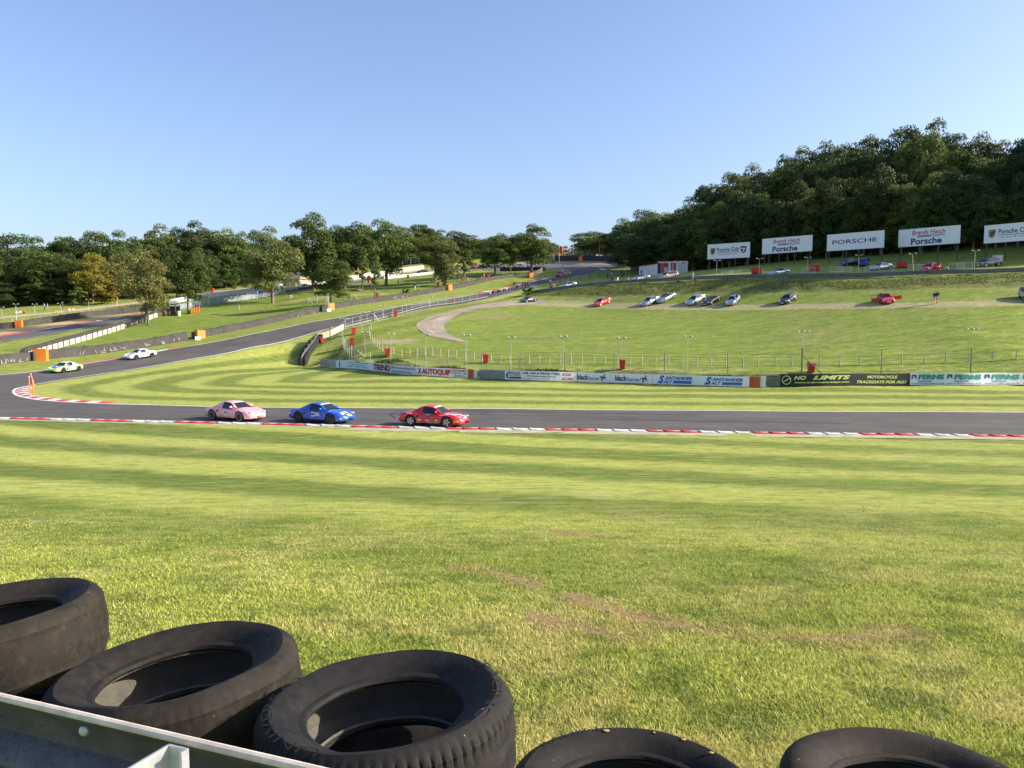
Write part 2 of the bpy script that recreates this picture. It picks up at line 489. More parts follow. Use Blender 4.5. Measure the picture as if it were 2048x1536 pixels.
# attributes painted on the ground
road_poly = [tuple(p) for p in A_edge] + [tuple(p) for p in reversed(B_edge)]
X, Y = GX, GY
sm = np.zeros(X.shape); su = np.zeros(X.shape)
infield_edge = left_edge
d_in = dist_poly(list(left_edge[::3]), X, Y)
infield_poly = [tuple(p) for p in left_edge] + [(-12, 118), (-25, 100), tuple(hit(641, 732)[:2]), tuple(hit(954, 757)[:2]), tuple(hit(1530, 775)[:2]), tuple(hit(2048, 771)[:2]), (140, 78)]
m_in = inside(infield_poly, X, Y)
sm = np.where(m_in, 1., sm); su = np.where(m_in, d_in * .86, su)
near_mask = (Y > 10) & (Y < 52) & ~inside(road_poly, X, Y) & ~m_in & (np.abs(X) < 90)
k_ = np.clip((Y - 9) / 12, 0, 1) * np.interp(X, [-25, 5, 30], [1.3, 1.05, .6])
sm = np.where(near_mask, k_, sm); su = np.where(near_mask, (Y + .45 * X) * .70 + 1.4, su)
lush = np.zeros(X.shape)
field_poly = [tuple(p[:2]) for p in H([(700,660),(692,690),(705,708),(760,722),(900,734),(1300,744),(1530,750),(2048,752),(2500,752),(2500,560),(2048,582),(1600,590),(1375,590),(1225,598),(1110,596),(1040,601),(960,603),(870,616),(789,634)])]
lush = np.where(inside(field_poly, X, Y), .75, lush)
spect_poly = [hitD(*p)[:2] for p in [(0,118),(62,109),(205,116),(512,141),(775,174),(1030,223),(1040,243),(841,240),(722,224),(600,207),(512,196),(400,181),(315,165),(200,140)]]
lush = np.where(inside([tuple(p) for p in spect_poly], X, Y), 1., lush)
rough = np.zeros(X.shape)
bank_poly = [hitD(*p)[:2] for p in [(1075,172),(1170,159),(1225,155),(1275,151),(1375,143),(1475,136),(1600,128),(1786,118),(2048,109),(2300,103),(2300,114),(2048,120.5),(1850,127.5),(1600,138.5),(1475,146.5),(1375,154.5),(1275,163),(1200,169),(1135,175),(1063,179)]]
rough = np.where(inside([tuple(p) for p in bank_poly], X, Y), 1., rough)
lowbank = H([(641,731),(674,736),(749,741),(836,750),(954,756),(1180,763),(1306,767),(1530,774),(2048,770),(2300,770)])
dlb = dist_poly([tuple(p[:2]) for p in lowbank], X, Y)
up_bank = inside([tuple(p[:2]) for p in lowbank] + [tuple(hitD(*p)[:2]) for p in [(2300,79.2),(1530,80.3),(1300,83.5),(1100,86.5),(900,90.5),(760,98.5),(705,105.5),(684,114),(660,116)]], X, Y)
rough = np.where(up_bank, 1.1, rough)  # rough grass whose dark colour also paints the shade of the low bank
dirt = np.zeros(X.shape)
row = [tuple(p[:2]) for p in H([(1020,607),(1110,609),(1203,611.5),(1300,613.5),(1390,615),(1480,615),(1600,613),(1730,612),(1800,611),(1872,609),(1960,607),(2048,604),(2200,600)])]
dr = dist_poly(row, X, Y)
dirt = np.maximum(dirt, np.clip(1.7 - dr / 1.9, 0, 1.25) * np.interp(X, [0, 30, 60, 80], [1.0, 1.0, .85, .72]))
lim_l = [tuple(p[:2]) for p in H([(1030,603),(1100,602),(1180,605)])]
dirt = np.maximum(dirt, np.clip(1.0 - dist_poly(lim_l, X, Y) / 5., 0, 1) * .8)
fence_wear = [tuple(p[:2]) for p in H([(1150,734),(1300,740),(1480,742)])]
dirt = np.maximum(dirt, np.clip(.85 - dist_poly(fence_wear, X, Y) / 3., 0, 1) * .8)
w2 = [tuple(p[:2]) for p in H([(1780,742),(1930,742)])]
dirt = np.maximum(dirt, np.clip(.7 - dist_poly(w2, X, Y) / 3., 0, 1) * .8)
for tr in ([(755,683),(800,683)], [(985,548),(1020,549),(1060,549)], [(640,592),(700,590),(760,588)], [(590,602),(640,596)]):
    pt = [tuple(p[:2]) for p in H(tr)]
    dirt = np.maximum(dirt, np.clip(.95 - dist_poly(pt, X, Y) / 6., 0, 1))
# worn verge along the kerbs and the ruts near the camera
dirt = np.maximum(dirt, np.clip(.55 - dist_poly([tuple(p) for p in left_edge[::3]], X, Y) / 2.2, 0, 1))
wallside = [tuple(hitD(*p)[:2]) for p in [(0,101),(205,114.5),(410,130),(640,154.4),(900,195)]]
patch = []
def arc_ruts():
    a = H([(1140,1188),(1210,1215),(1300,1240),(1400,1258),(1500,1276),(1600,1283),(1700,1284),(1810,1268)])
    b = H([(1065,1232),(1120,1250),(1190,1262),(1275,1278)])
    c = H([(1100,1060),(1160,1070),(1220,1068)])
    d = H([(900,1130),(1010,1150),(1090,1175)])
    return a, b, c, d
RUTS = arc_ruts()
cut = inside(road_poly, X, Y)
d_edge = np.minimum(dist_poly([tuple(p) for p in A_edge[::2]], X, Y), dist_poly([tuple(p) for p in B_edge[::2]], X, Y))
far_poly = [tuple(p) for p in farN] + [tuple(p) for p in reversed(farF)]
cut2 = inside(far_poly, X, Y)
d2 = np.minimum(dist_poly([tuple(p) for p in farN[::2]], X, Y), dist_poly([tuple(p) for p in farF[::2]], X, Y))
GZ_true = GZ.copy()
GZm = GZ - np.where(cut, np.clip(d_edge / 1.2, 0, 1) * .25, 0) - np.where(cut2, np.clip(d2 / 1.2, 0, 1) * .25, 0)
# small natural unevenness away from the roads
bumpy = np.array([noise.noise((x * .35, y * .35, 3.)) * .05 + noise.noise((x * 1.3, y * 1.3, 9.)) * .03 for x, y in zip(X.ravel(), Y.ravel())]).reshape(X.shape)
amp = np.where((X > -160) & (X < 170) & (Y < 300) & (Y > -10), 1., 0) * (1 + rough * 4) * np.clip(d_edge / 2, 0, 1) * np.clip(d2 / 2, 0, 1)
GZm = GZm + bumpy * amp * np.where(cut | cut2, 0, 1)

me = bpy.data.meshes.new('ground')
nV = nx * ny
co = np.stack([X.ravel(), Y.ravel(), GZm.ravel()], 1)
me.vertices.add(nV); me.vertices.foreach_set('co', co.ravel())
idx = np.arange(nV).reshape(ny, nx)
quads = np.stack([idx[:-1, :-1].ravel(), idx[:-1, 1:].ravel(), idx[1:, 1:].ravel(), idx[1:, :-1].ravel()], 1)
nF = len(quads)
me.loops.add(nF * 4); me.loops.foreach_set('vertex_index', quads.ravel())
me.polygons.add(nF); me.polygons.foreach_set('loop_start', np.arange(nF) * 4)
me.polygons.foreach_set('use_smooth', np.ones(nF, bool))
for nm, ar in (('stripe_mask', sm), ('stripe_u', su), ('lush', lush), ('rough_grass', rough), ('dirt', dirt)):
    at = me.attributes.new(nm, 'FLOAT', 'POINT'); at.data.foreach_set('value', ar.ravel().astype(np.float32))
me.update(calc_edges=True); me.validate()

def grass_nodes(m):
    t = NT(m); b = t.n['Principled BSDF']
    g = t.node('ShaderNodeNewGeometry').outputs['Position']
    big = t.noise(g, .07, 4, .55); mid = t.noise(g, .6, 6, .65); fine = t.noise(g, 6.0, 5, .75)
    vf = t.noise(g, 38.0, 3, .7)
    # streaky growth: slightly drawn out along the straight
    mp = t.node('ShaderNodeMapping', {'Vector': g, 'Rotation': (0, 0, R(-8)), 'Scale': (.25, 1.2, 1.)}).outputs[0]
    streak = t.noise(mp, .9, 6, .65)
    dry_a, dry_b = (.33, .355, .075), (.20, .25, .042)
    c = t.mix(t.ramp(t.math('ADD', t.math('MULTIPLY', streak, .6), t.math('MULTIPLY', mid, .4)), .38, .62), dry_b, dry_a)
    # mowing stripes: grass laid away from or towards the viewer
    w = t.math('ADD', t.attr('stripe_u'), t.math('MULTIPLY', t.math('SUBTRACT', mid, .5), 1.3))
    w = t.math('ADD', w, t.math('MULTIPLY', t.math('SUBTRACT', big, .5), 1.8))
    s = t.math('SINE', t.math('MULTIPLY', w, 1.12))
    s2 = t.math('SINE', t.math('MULTIPLY', w, .43))
    s = t.ramp(t.math('ADD', s, t.math('MULTIPLY', s2, .35)), -.45, .5)
    c_dark = t.mix(mid, (.10, .15, .018), (.14, .185, .028))
    c_lite = t.mix(streak, (.40, .42, .090), (.47, .47, .13))
    cs = t.mix(s, c_dark, c_lite)
    c = t.mix(t.math('MULTIPLY', t.attr('stripe_mask'), .72, clamp=True), c, cs)
    # lush field
    lg = t.mix(t.ramp(streak, .35, .65), (.092, .168, .016), (.235, .295, .040))
    lg = t.mix(t.math('MULTIPLY', t.ramp(big, .5, .72), .5), lg, (.24, .22, .07))
    c = t.mix(t.math('MULTIPLY', t.attr('lush'), .9), c, lg)
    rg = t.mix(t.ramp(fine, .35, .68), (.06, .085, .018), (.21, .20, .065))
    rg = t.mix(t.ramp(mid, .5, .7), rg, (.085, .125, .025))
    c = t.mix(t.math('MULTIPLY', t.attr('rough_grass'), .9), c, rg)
    # bare earth
    dn = t.math('ADD', t.attr('dirt'), t.math('MULTIPLY', t.math('SUBTRACT', t.math('ADD', t.math('MULTIPLY', mid, .5), t.math('MULTIPLY', fine, .5)), .5), 2.2))
    dc = t.mix(t.ramp(fine, .3, .7), (.27, .215, .12), (.56, .47, .28))
    c = t.mix(t.ramp(dn, .45, .85), c, dc)
    clump = t.noise(g, 2.1, 9, .72)
    mp2 = t.node('ShaderNodeMapping', {'Vector': g, 'Rotation': (0, 0, R(14)), 'Scale': (.55, 2.4, 1.)}).outputs[0]
    fleck = t.noise(mp2, 1.3, 8, .78)
    dk = t.node('ShaderNodeMix', {}, data_type='RGBA', blend_type='MULTIPLY'); dk.inputs['Factor'].default_value = 1.0
    t.l.new(c, dk.inputs['A']); dk.inputs['B'].default_value = (.50, .62, .50, 1)
    c = t.mix(t.math('MULTIPLY', t.ramp(clump, .48, .60), .60), c, dk.outputs['Result'])
    dk2 = t.node('ShaderNodeMix', {}, data_type='RGBA', blend_type='MULTIPLY'); dk2.inputs['Factor'].default_value = 1.0
    t.l.new(c, dk2.inputs['A']); dk2.inputs['B'].default_value = (.55, .66, .55, 1)
    c = t.mix(t.math('MULTIPLY', t.ramp(fleck, .48, .57), .70), c, dk2.outputs['Result'])
    c = t.mix(t.math('MULTIPLY', t.ramp(fleck, .38, .47, 1., 0.), .40), c, (.50, .44, .19))
    dryp = t.ramp(t.math('ADD', t.math('MULTIPLY', big, .5), t.math('MULTIPLY', mid, .5)), .54, .68)
    c = t.mix(t.math('MULTIPLY', dryp, .65), c, (.27, .235, .12))
    c = t.mix(t.math('MULTIPLY', t.ramp(fine, .35, .6, 1., 0.), .35), c, t.mix(.5, c, (.03, .06, .01)))
    c = t.mix(t.math('MULTIPLY', t.ramp(vf, .4, .75), .22), c, (.34, .36, .14))
    c = t.node('ShaderNodeHueSaturation', {'Color': c, 'Saturation': 1.03, 'Value': 1.05}).outputs[0]
    t.l.new(c, b.inputs['Base Color'])
    b.inputs['Roughness'].default_value = .9
    b.inputs['Specular IOR Level'].default_value = .15
    hh = t.math('ADD', t.math('MULTIPLY', fine, .7), t.math('MULTIPLY', vf, .3))
    bp = t.node('ShaderNodeBump', {'Height': hh, 'Strength': .6, 'Distance': .16})
    t.l.new(bp.outputs[0], b.inputs['Normal'])
M_ground = bpy.data.materials.new('grass_ground'); M_ground.use_nodes = True
grass_nodes(M_ground)
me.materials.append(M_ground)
ground = bpy.data.objects.new('ground', me); COL.objects.link(ground)
setp(ground, kind='structure')

road = road_mesh('race_track', main_pairs, M_asph, .02, 10, kind='structure')
# the shared area of the top hairpin is wide asphalt; the far road joins it
road2 = road_mesh('race_track_far_leg', far_pairs, M_asph2, .03, 8, kind='structure')
top_pad = [hitD(*p) for p in [(960,249.5),(1020,243),(1066,240),(1110,238),(1135,233),(1139,227),(1174,225),(1201,237),(1207,246),(1230,247),(1250,252),(1215,257),(1150,263),(1066,264),(960,262)]]
def pad(name, poly, m, lift, step=2.0, **kw):
    P2 = [tuple(p[:2]) for p in poly]
    x0, x1 = min(p[0] for p in P2), max(p[0] for p in P2); y0, y1 = min(p[1] for p in P2), max(p[1] for p in P2)
    bm = bmesh.new()
    f = bm.faces.new([bm.verts.new((p[0], p[1], 0)) for p in P2])
    bmesh.ops.triangulate(bm, faces=[f])
    k = x0
    for ax, lo, hi in ((0, x0, x1), (1, y0, y1)):
        k = lo + step
        while k < hi:
            n = (1, 0, 0) if ax == 0 else (0, 1, 0)
            bmesh.ops.bisect_plane(bm, geom=bm.verts[:] + bm.edges[:] + bm.faces[:], plane_co=(k if ax == 0 else 0, k if ax == 1 else 0, 0), plane_no=n)
            k += step
    for v in bm.verts: v.co.z = zat(v.co.x, v.co.y) + lift
    bm.normal_update()
    for f in bm.faces:
        if f.normal.z < 0: f.normal_flip()
        f.smooth = True
    me = bpy.data.meshes.new(name); bm.to_mesh(me); bm.free()
    me.materials.append(m)
    for nm in ('along', 'across'):
        at = me.attributes.new(nm, 'FLOAT', 'POINT'); at.data.foreach_set('value', [v.co[0 if nm == 'along' else 1] for v in me.vertices])
    o = bpy.data.objects.new(name, me); COL.objects.link(o)
    return setp(o, **kw)
pad('hairpin_asphalt', top_pad, M_asph2, .06, kind='structure')

M_gravel = mat('gravel', (.50, .32, .17), .95, noise_amt=.25, noise_scale=3., bump=.5, bscale=20)
pad('gravel_trap', [hitD(*p) for p in [(-60,134),(0,141),(100,151),(170,159),(262,172.5),(272,176.5),(187,168.5),(114,160),(51,153),(0,151),(-60,146)]], M_gravel, .05, kind='structure')
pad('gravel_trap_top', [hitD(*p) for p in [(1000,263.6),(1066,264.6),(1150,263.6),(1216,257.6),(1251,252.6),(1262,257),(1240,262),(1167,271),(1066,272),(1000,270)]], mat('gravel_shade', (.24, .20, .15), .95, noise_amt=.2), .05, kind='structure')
# access road loop in the parking field
acc_l = H([(1075,597),(1045,601),(1000,604.5),(950,611.5),(900,624),(860,634),(836,646),(834,655),(845,665),(858,672),(890,679),(928,686)])
acc_r = H([(1095,606),(1060,610),(1010,613),(965,617.5),(925,626),(905,636),(891,648),(889,656),(893,664),(905,672),(920,678),(935,684)])
road_mesh('access_road', nearest_pairs(resample(acc_l, .8), resample(acc_r, .8), 1), M_path, .05, 6, kind='structure')
pth = H([(-60,641),(0,634),(100,625),(190,614),(265,605),(330,598)]); pth2 = H([(330,601),(265,609),(190,618),(100,628.5),(0,638),(-60,646)])
pad('footpath', list(pth) + list(pth2), mat('sandy_path', (.42, .34, .23), .95, noise_amt=.25, noise_scale=1.5), .05, kind='structure')
pth = H([(408,584),(470,578),(540,571)]); pth2 = H([(540,573.5),(470,580.5),(408,587)])
pad('upper_footpath', list(pth) + list(pth2), _mats['sandy_path'], .05, kind='structure')

# painted lines and kerbs -------------------------------------------------
M_white = mat('white_paint', (.72, .70, .66), .6, noise_amt=.12, noise_scale=2.)
M_red = mat('red_paint', (.50, .045, .03), .55, noise_amt=.25, noise_scale=1.5)
M_kerb_w = mat('kerb_white', (.56, .54, .49), .7, noise_amt=.3, noise_scale=1.2)
M_conc = mat('concrete_strip', (.36, .335, .21), .9, noise_amt=.3, noise_scale=1.4, bump=.3, bscale=30)
def offset_line(pl, d):
    pl = np.array([p[:2] for p in pl]); t = np.gradient(pl, axis=0); t /= np.linalg.norm(t, axis=1)[:, None] + 1e-9
    return pl + np.stack([-t[:, 1], t[:, 0]], 1) * d
def strip(name, pl, d0, d1, m, lift, cross=1, **kw):
    a = offset_line(pl, d0); b = offset_line(pl, d1)
    return road_mesh(name, list(zip(a, b)), m, lift, cross, **kw)
fine_right = resample(outer, .5); fine_left = resample(inner, .5)
strip('edge_line', fine_right, -.22, .0, M_white, .034, kind='structure')
strip('edge_line', fine_left, .0, .22, M_white, .034, kind='structure')
for fl, a_, b_ in ((resample(outer_top, .8), -.2, 0), (resample(inner_top, .8), 0, .2)):
    strip('edge_line', fl, a_, b_, M_white, .07, kind='structure')
strip('edge_line', farN, 0, .2, M_white, .05, kind='structure')
strip('edge_line', farF, -.2, 0, M_white, .05, kind='structure')
def kerb(line, i0, i1, side, width, rib, group, saw=True, lift=.02, hgt=.10, red_first=True):
    """saw-tooth kerb of painted concrete blocks along a road edge"""
    pl = np.array(line)[i0:i1 + 1]
    d = np.r_[0, np.cumsum(np.hypot(*np.diff(pl, axis=0).T))]
    n = int(d[-1] / rib); mb = MB()
    t = np.gradient(pl, axis=0); t /= np.linalg.norm(t, axis=1)[:, None]
    nr = np.stack([-t[:, 1], t[:, 0]], 1) * side
    def at(s, w):
        x = np.interp(s, d, pl[:, 0]) + np.interp(s, d, nr[:, 0]) * w
        y = np.interp(s, d, pl[:, 1]) + np.interp(s, d, nr[:, 1]) * w
        return x, y
    for k in range(n):
        s0, s1 = k * rib, (k + 1) * rib - .012
        mi = (k // group) % 2 if red_first else 1 - (k // group) % 2
        vs = []
        sk = .0
        for s, h in ((s0, .0 if saw else .02), (s1, hgt if saw else .02)):
            for w, hh in ((0.02, .0), (width * .55, h * .8 + .03), (width, h * .45 + .01), (width + .05, -.06)):
                x, y = at(s - (w * .45 if saw else 0), w)
                vs.append((x, y, zat(x, y) + lift + hh))
        f = [(0, 1, 5, 4), (1, 2, 6, 5), (2, 3, 7, 6), (4, 5, 6, 7), (3, 2, 1, 0)]
        if side > 0: f = [tuple(reversed(a)) for a in f]
        mb.add(vs, f, mi)
    o = mb.build('kerb', [M_red, M_kerb_w], kind='structure')
    return o
def idx_near(line, p):
    a = np.array(line); return int(np.argmin(np.hypot(a[:, 0] - p[0], a[:, 1] - p[1])))
kr = lambda line, pa, pb: sorted((idx_near(line, hit(*pa)), idx_near(line, hit(*pb))))
i0, i1 = kr(fine_right, (2550, 888), (-10, 836.5))
kerb(fine_right, 0, i1 + 8, 1, .62, .98, 3)
strip('kerb_apron', fine_right[0:idx_near(fine_right, hit(700,852.5))], .66, 2.0, M_conc, .012, 3, kind='structure')
strip('kerb_apron', fine_right[idx_near(fine_right, hit(700,852.5)):i1 + 8], .66, 1.2, M_conc, .012, 2, kind='structure')
i0, i1 = kr(fine_left, (47, 774.5), (215, 808))
kerb(fine_left, i0, i1, -1, 1.05, 1.15, 1)
i0, i1 = kr(fine_right, (150, 731), (375, 692))
kerb(fine_right, i0, i1, 1, .7, 1.3, 6, saw=False)
tl = resample(outer_top, .5)
kerb(list(resample(list(outer[-3:]) + outer_top[:7], .5)), 20, 90, 1, 1.6, 1.6, 2, saw=False, lift=.06)
kerb(farF, 4, min(len(farF) - 1, 44), -1, .9, 1.5, 5, saw=False, lift=.05)
kerb(list(resample(inner_top[3:6], .6)), 0, 14, -1, 1.6, 1.6, 2, saw=False, lift=.06)

M_skid = mat('tyre_mark', (.035, .033, .033), .7)
for pts in ([(800,822),(786,827),(783,832),(792,837)], [(812,821.5),(803,826),(806,831),(818,835)], [(905,820.5),(950,821.5),(978,823.5),(972,827),(950,829)], [(1010,824),(1100,826),(1250,828),(1400,831)], [(560,823),(700,826),(840,828),(990,829)], [(1180,838),(1400,843),(1700,848)]):
    strip('tyre_marks', resample(H(pts), .5), -.06, .06, M_skid, .032, kind='structure')
# ------------------------------------------------------------ grass blades near the camera
def grass_blades():
    rs = np.random.RandomState(3)
    n = 540000
    # distance distribution: denser close by
    u = rs.rand(n); D = 2.75 * (22. / 2.75) ** (u ** 1.05)
    px = np.where(rs.rand(n) < .84, rs.rand(n) * 2350 - 150, np.where(rs.rand(n) < .5, -150 - rs.rand(n) * 900, 2200 + rs.rand(n) * 1100))
    x = (px - 1024) / F * D
    keep = D > 2.75
    x, D = x[keep], D[keep]
    ex, ey = [], []            # torn up thatch along the ruts
    for rpl, cnt in zip(RUTS, (52000, 17000, 5000, 5000)):
        p_ = np.array([tuple(q_[:2]) for q_ in rpl]); d_ = np.r_[0, np.cumsum(np.hypot(*np.diff(p_, axis=0).T))]; s_ = rs.rand(cnt * 2) * d_[-1]; s_ = s_[(np.sin(s_ * 5.1) + np.sin(s_ * 13.7 + 1) + .9 * np.sin(s_ * 31.) > rs.rand(len(s_)) * 2.4 - 1.1)][:cnt]; cnt = len(s_)
        k_w = .045 + .12 * np.sin(s_ * 3.3) ** 2
        ex.append(np.interp(s_, d_, p_[:, 0]) + rs.normal(size=cnt) * k_w); ey.append(np.interp(s_, d_, p_[:, 1]) + rs.normal(size=cnt) * k_w * 1.2)
    n_ex = sum(len(a_) for a_ in ex)
    x = np.concatenate([x] + ex); D = np.concatenate([D] + ey); n = len(x)
    isx = np.arange(n) >= n - n_ex
    i = np.clip(np.searchsorted(xs, x) - 1, 0, nx - 2); j = np.clip(np.searchsorted(ys, D) - 1, 0, ny - 2)
    fx = (x - xs[i]) / (xs[i + 1] - xs[i]); fy = (D - ys[j]) / (ys[j + 1] - ys[j])
    z = (GZm[j, i] * (1 - fx) + GZm[j, i + 1] * fx) * (1 - fy) + (GZm[j + 1, i] * (1 - fx) + GZm[j + 1, i + 1] * fx) * fy
    # tufts: taller in clumps
    cl = np.sin(x * 3.1 + np.sin(D * 2.3) * 1.7) * np.sin(D * 2.7 + np.sin(x * 1.9) * 1.3) + .5 * np.sin(x * 9.3 + D * 4.1) * np.sin(D * 8.7 - x * 3.)
    hgt = (.030 + .016 * rs.rand(n) + .012 * np.clip(cl, 0, 2)) * (1 + .02 * D)
    ruts = np.full(n, 9.)
    for rpl in RUTS: ruts = np.minimum(ruts, dist_poly([tuple(p[:2]) for p in rpl], x, D))
    rs_w = (.02 + .13 * rs.rand(n)) * (np.sin(x * 5 + D * 3) > -.3)
    low = (ruts < rs_w) | isx
    hgt = np.where(low, hgt * np.where(isx, .55, .25), hgt) * np.clip((23 - D) / 15, .12, 1)
    wdt = (.0022 + .0018 * rs.rand(n)) * (1 + .06 * D)
    a = rs.rand(n) * 2 * np.pi; lean = (.25 + rs.rand(n) * .9) * hgt
    la = rs.rand(n) * 2 * np.pi
    wx, wy = np.cos(a) * wdt, np.sin(a) * wdt
    tx, ty = np.cos(la) * lean, np.sin(la) * lean
    V = np.empty((n, 5, 3), np.float32)
    zb = z - .006
    V[:, 0] = np.stack([x - wx, D - wy, zb], 1); V[:, 1] = np.stack([x + wx, D + wy, zb], 1)
    V[:, 2] = np.stack([x - wx * .8 + tx * .4, D - wy * .8 + ty * .4, zb + hgt * .62], 1)
    V[:, 3] = np.stack([x + wx * .8 + tx * .4, D + wy * .8 + ty * .4, zb + hgt * .62], 1)
    V[:, 4] = np.stack([x + tx, D + ty, zb + hgt], 1)
    me = bpy.data.meshes.new('grass_blades')
    me.vertices.add(n * 5); me.vertices.foreach_set('co', V.ravel())
    b = np.arange(n) * 5
    L = np.stack([b, b + 1, b + 3, b + 2, b + 2, b + 3, b + 4], 1).ravel()
    me.loops.add(len(L)); me.loops.foreach_set('vertex_index', L)
    ls = np.stack([np.arange(n) * 7, np.arange(n) * 7 + 4], 1).ravel()
    me.polygons.add(2 * n); me.polygons.foreach_set('loop_start', ls)
    wst = (D + .45 * x) * .70 + 1.4
    strp = np.clip(.5 + .5 * (np.sin(wst * 1.12) + .35 * np.sin(wst * .43)) / .7, 0, 1) - .5
    patchy = np.clip(.5 + .5 * np.sin(x * .9 + 1.3 * np.sin(D * .7)) * np.sin(D * 1.1 + x * .3), 0, 1)
    tone = np.clip(rs.rand(n) ** 1.2 * .72 + .30 * patchy + strp * .5 * np.clip((D - 6) / 10, 0, 1), 0, 1)
    tone = .42 + (tone - .42) * np.clip(1.35 - D / 24, .5, 1.15)
    tone = np.where(low, 1.25 + .5 * rs.rand(n) ** .55, tone)
    at = me.attributes.new('tone', 'FLOAT', 'POINT'); at.data.foreach_set('value', np.repeat(tone, 5).astype(np.float32))
    me.update(calc_edges=True)
    m = bpy.data.materials.new('grass_blade'); m.use_nodes = True
    t = NT(m); bs = t.n['Principled BSDF']
    at = t.attr('tone')
    g = t.node('ShaderNodeNewGeometry').outputs['Position']
    big = t.noise(g, .45, 4, .6)
    c = t.mix(t.ramp(at, 0, .85), (.115, .18, .020), (.56, .57, .140))
    c = t.mix(t.math('MULTIPLY', t.ramp(big, .48, .60), .70), c, (.56, .49, .19))
    pat = t.noise(g, 1.6, 6, .7)
    c = t.mix(t.math('MULTIPLY', t.ramp(pat, .50, .60), .60), c, (.09, .14, .022))
    c = t.mix(t.ramp(at, .86, 1.), c, (.60, .52, .25))
    c = t.mix(t.ramp(at, 1.2, 1.3), c, t.mix(t.ramp(at, 1.3, 1.75), (.24, .175, .075), (.62, .49, .27)))
    c = t.node('ShaderNodeHueSaturation', {'Color': c, 'Saturation': 1.03, 'Value': 1.05}).outputs[0]
    t.l.new(c, bs.inputs['Base Color']); bs.inputs['Roughness'].default_value = .65
    bs.inputs['Specular IOR Level'].default_value = .3
    tr = t.node('ShaderNodeBsdfTranslucent', {'Color': c}); mx = t.node('ShaderNodeMixShader', {0: .35})
    t.l.new(bs.outputs[0], mx.inputs[1]); t.l.new(tr.outputs[0], mx.inputs[2])
    t.l.new(mx.outputs[0], t.n['Material Output'].inputs['Surface'])
    me.materials.append(m)
    o = bpy.data.objects.new('grass', me); COL.objects.link(o)
    return setp(o, 'short dry mown grass with lighter tips behind the tyres', 'grass', kind='stuff')
if not globals().get('FAST_TEST'): grass_blades()
# ---------------------------------------------------------------- trees
def leaf_mat(name, dark, lite, trans=.25):
    m = bpy.data.materials.new(name); m.use_nodes = True
    t = NT(m); b = t.n['Principled BSDF']
    oi = t.node('ShaderNodeObjectInfo').outputs['Random']
    at = t.attr('tone')
    g = t.node('ShaderNodeNewGeometry').outputs['Position']
    n = t.noise(g, .55, 3, .6)
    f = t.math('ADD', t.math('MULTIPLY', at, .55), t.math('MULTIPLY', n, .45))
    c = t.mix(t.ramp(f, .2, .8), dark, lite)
    hs = t.node('ShaderNodeHueSaturation', {'Color': c, 'Hue': t.ramp(oi, 0, 1, .485, .515), 'Value': t.ramp(oi, 0, 1, .85, 1.15)}).outputs[0]
    t.l.new(hs, b.inputs['Base Color']); b.inputs['Roughness'].default_value = .6; b.inputs['Specular IOR Level'].default_value = .25
    tr = t.node('ShaderNodeBsdfTranslucent', {'Color': hs}); mx = t.node('ShaderNodeMixShader', {0: trans})
    t.l.new(b.outputs[0], mx.inputs[1]); t.l.new(tr.outputs[0], mx.inputs[2])
    t.l.new(mx.outputs[0], t.n['Material Output'].inputs['Surface'])
    return m
L_oak = leaf_mat('leaf_oak', (.036, .066, .014), (.105, .150, .030))
L_mid = leaf_mat('leaf_mid', (.062, .098, .018), (.155, .195, .042))
L_olive = leaf_mat('leaf_olive', (.090, .095, .026), (.22, .20, .060))
L_yellow = leaf_mat('leaf_yellow', (.14, .15, .020), (.30, .25, .035))
L_pale = leaf_mat('leaf_pale', (.085, .115, .030), (.19, .22, .065))
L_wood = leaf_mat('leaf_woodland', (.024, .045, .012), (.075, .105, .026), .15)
L_copper = leaf_mat('leaf_copper', (.060, .045, .030), (.11, .075, .045))
M_bark = mat('bark', (.16, .125, .09), .95, noise_amt=.35, noise_scale=3., bump=.5, bscale=12)
M_bark_g = mat('bark_green', (.115, .12, .07), .95, noise_amt=.35, noise_scale=3.)

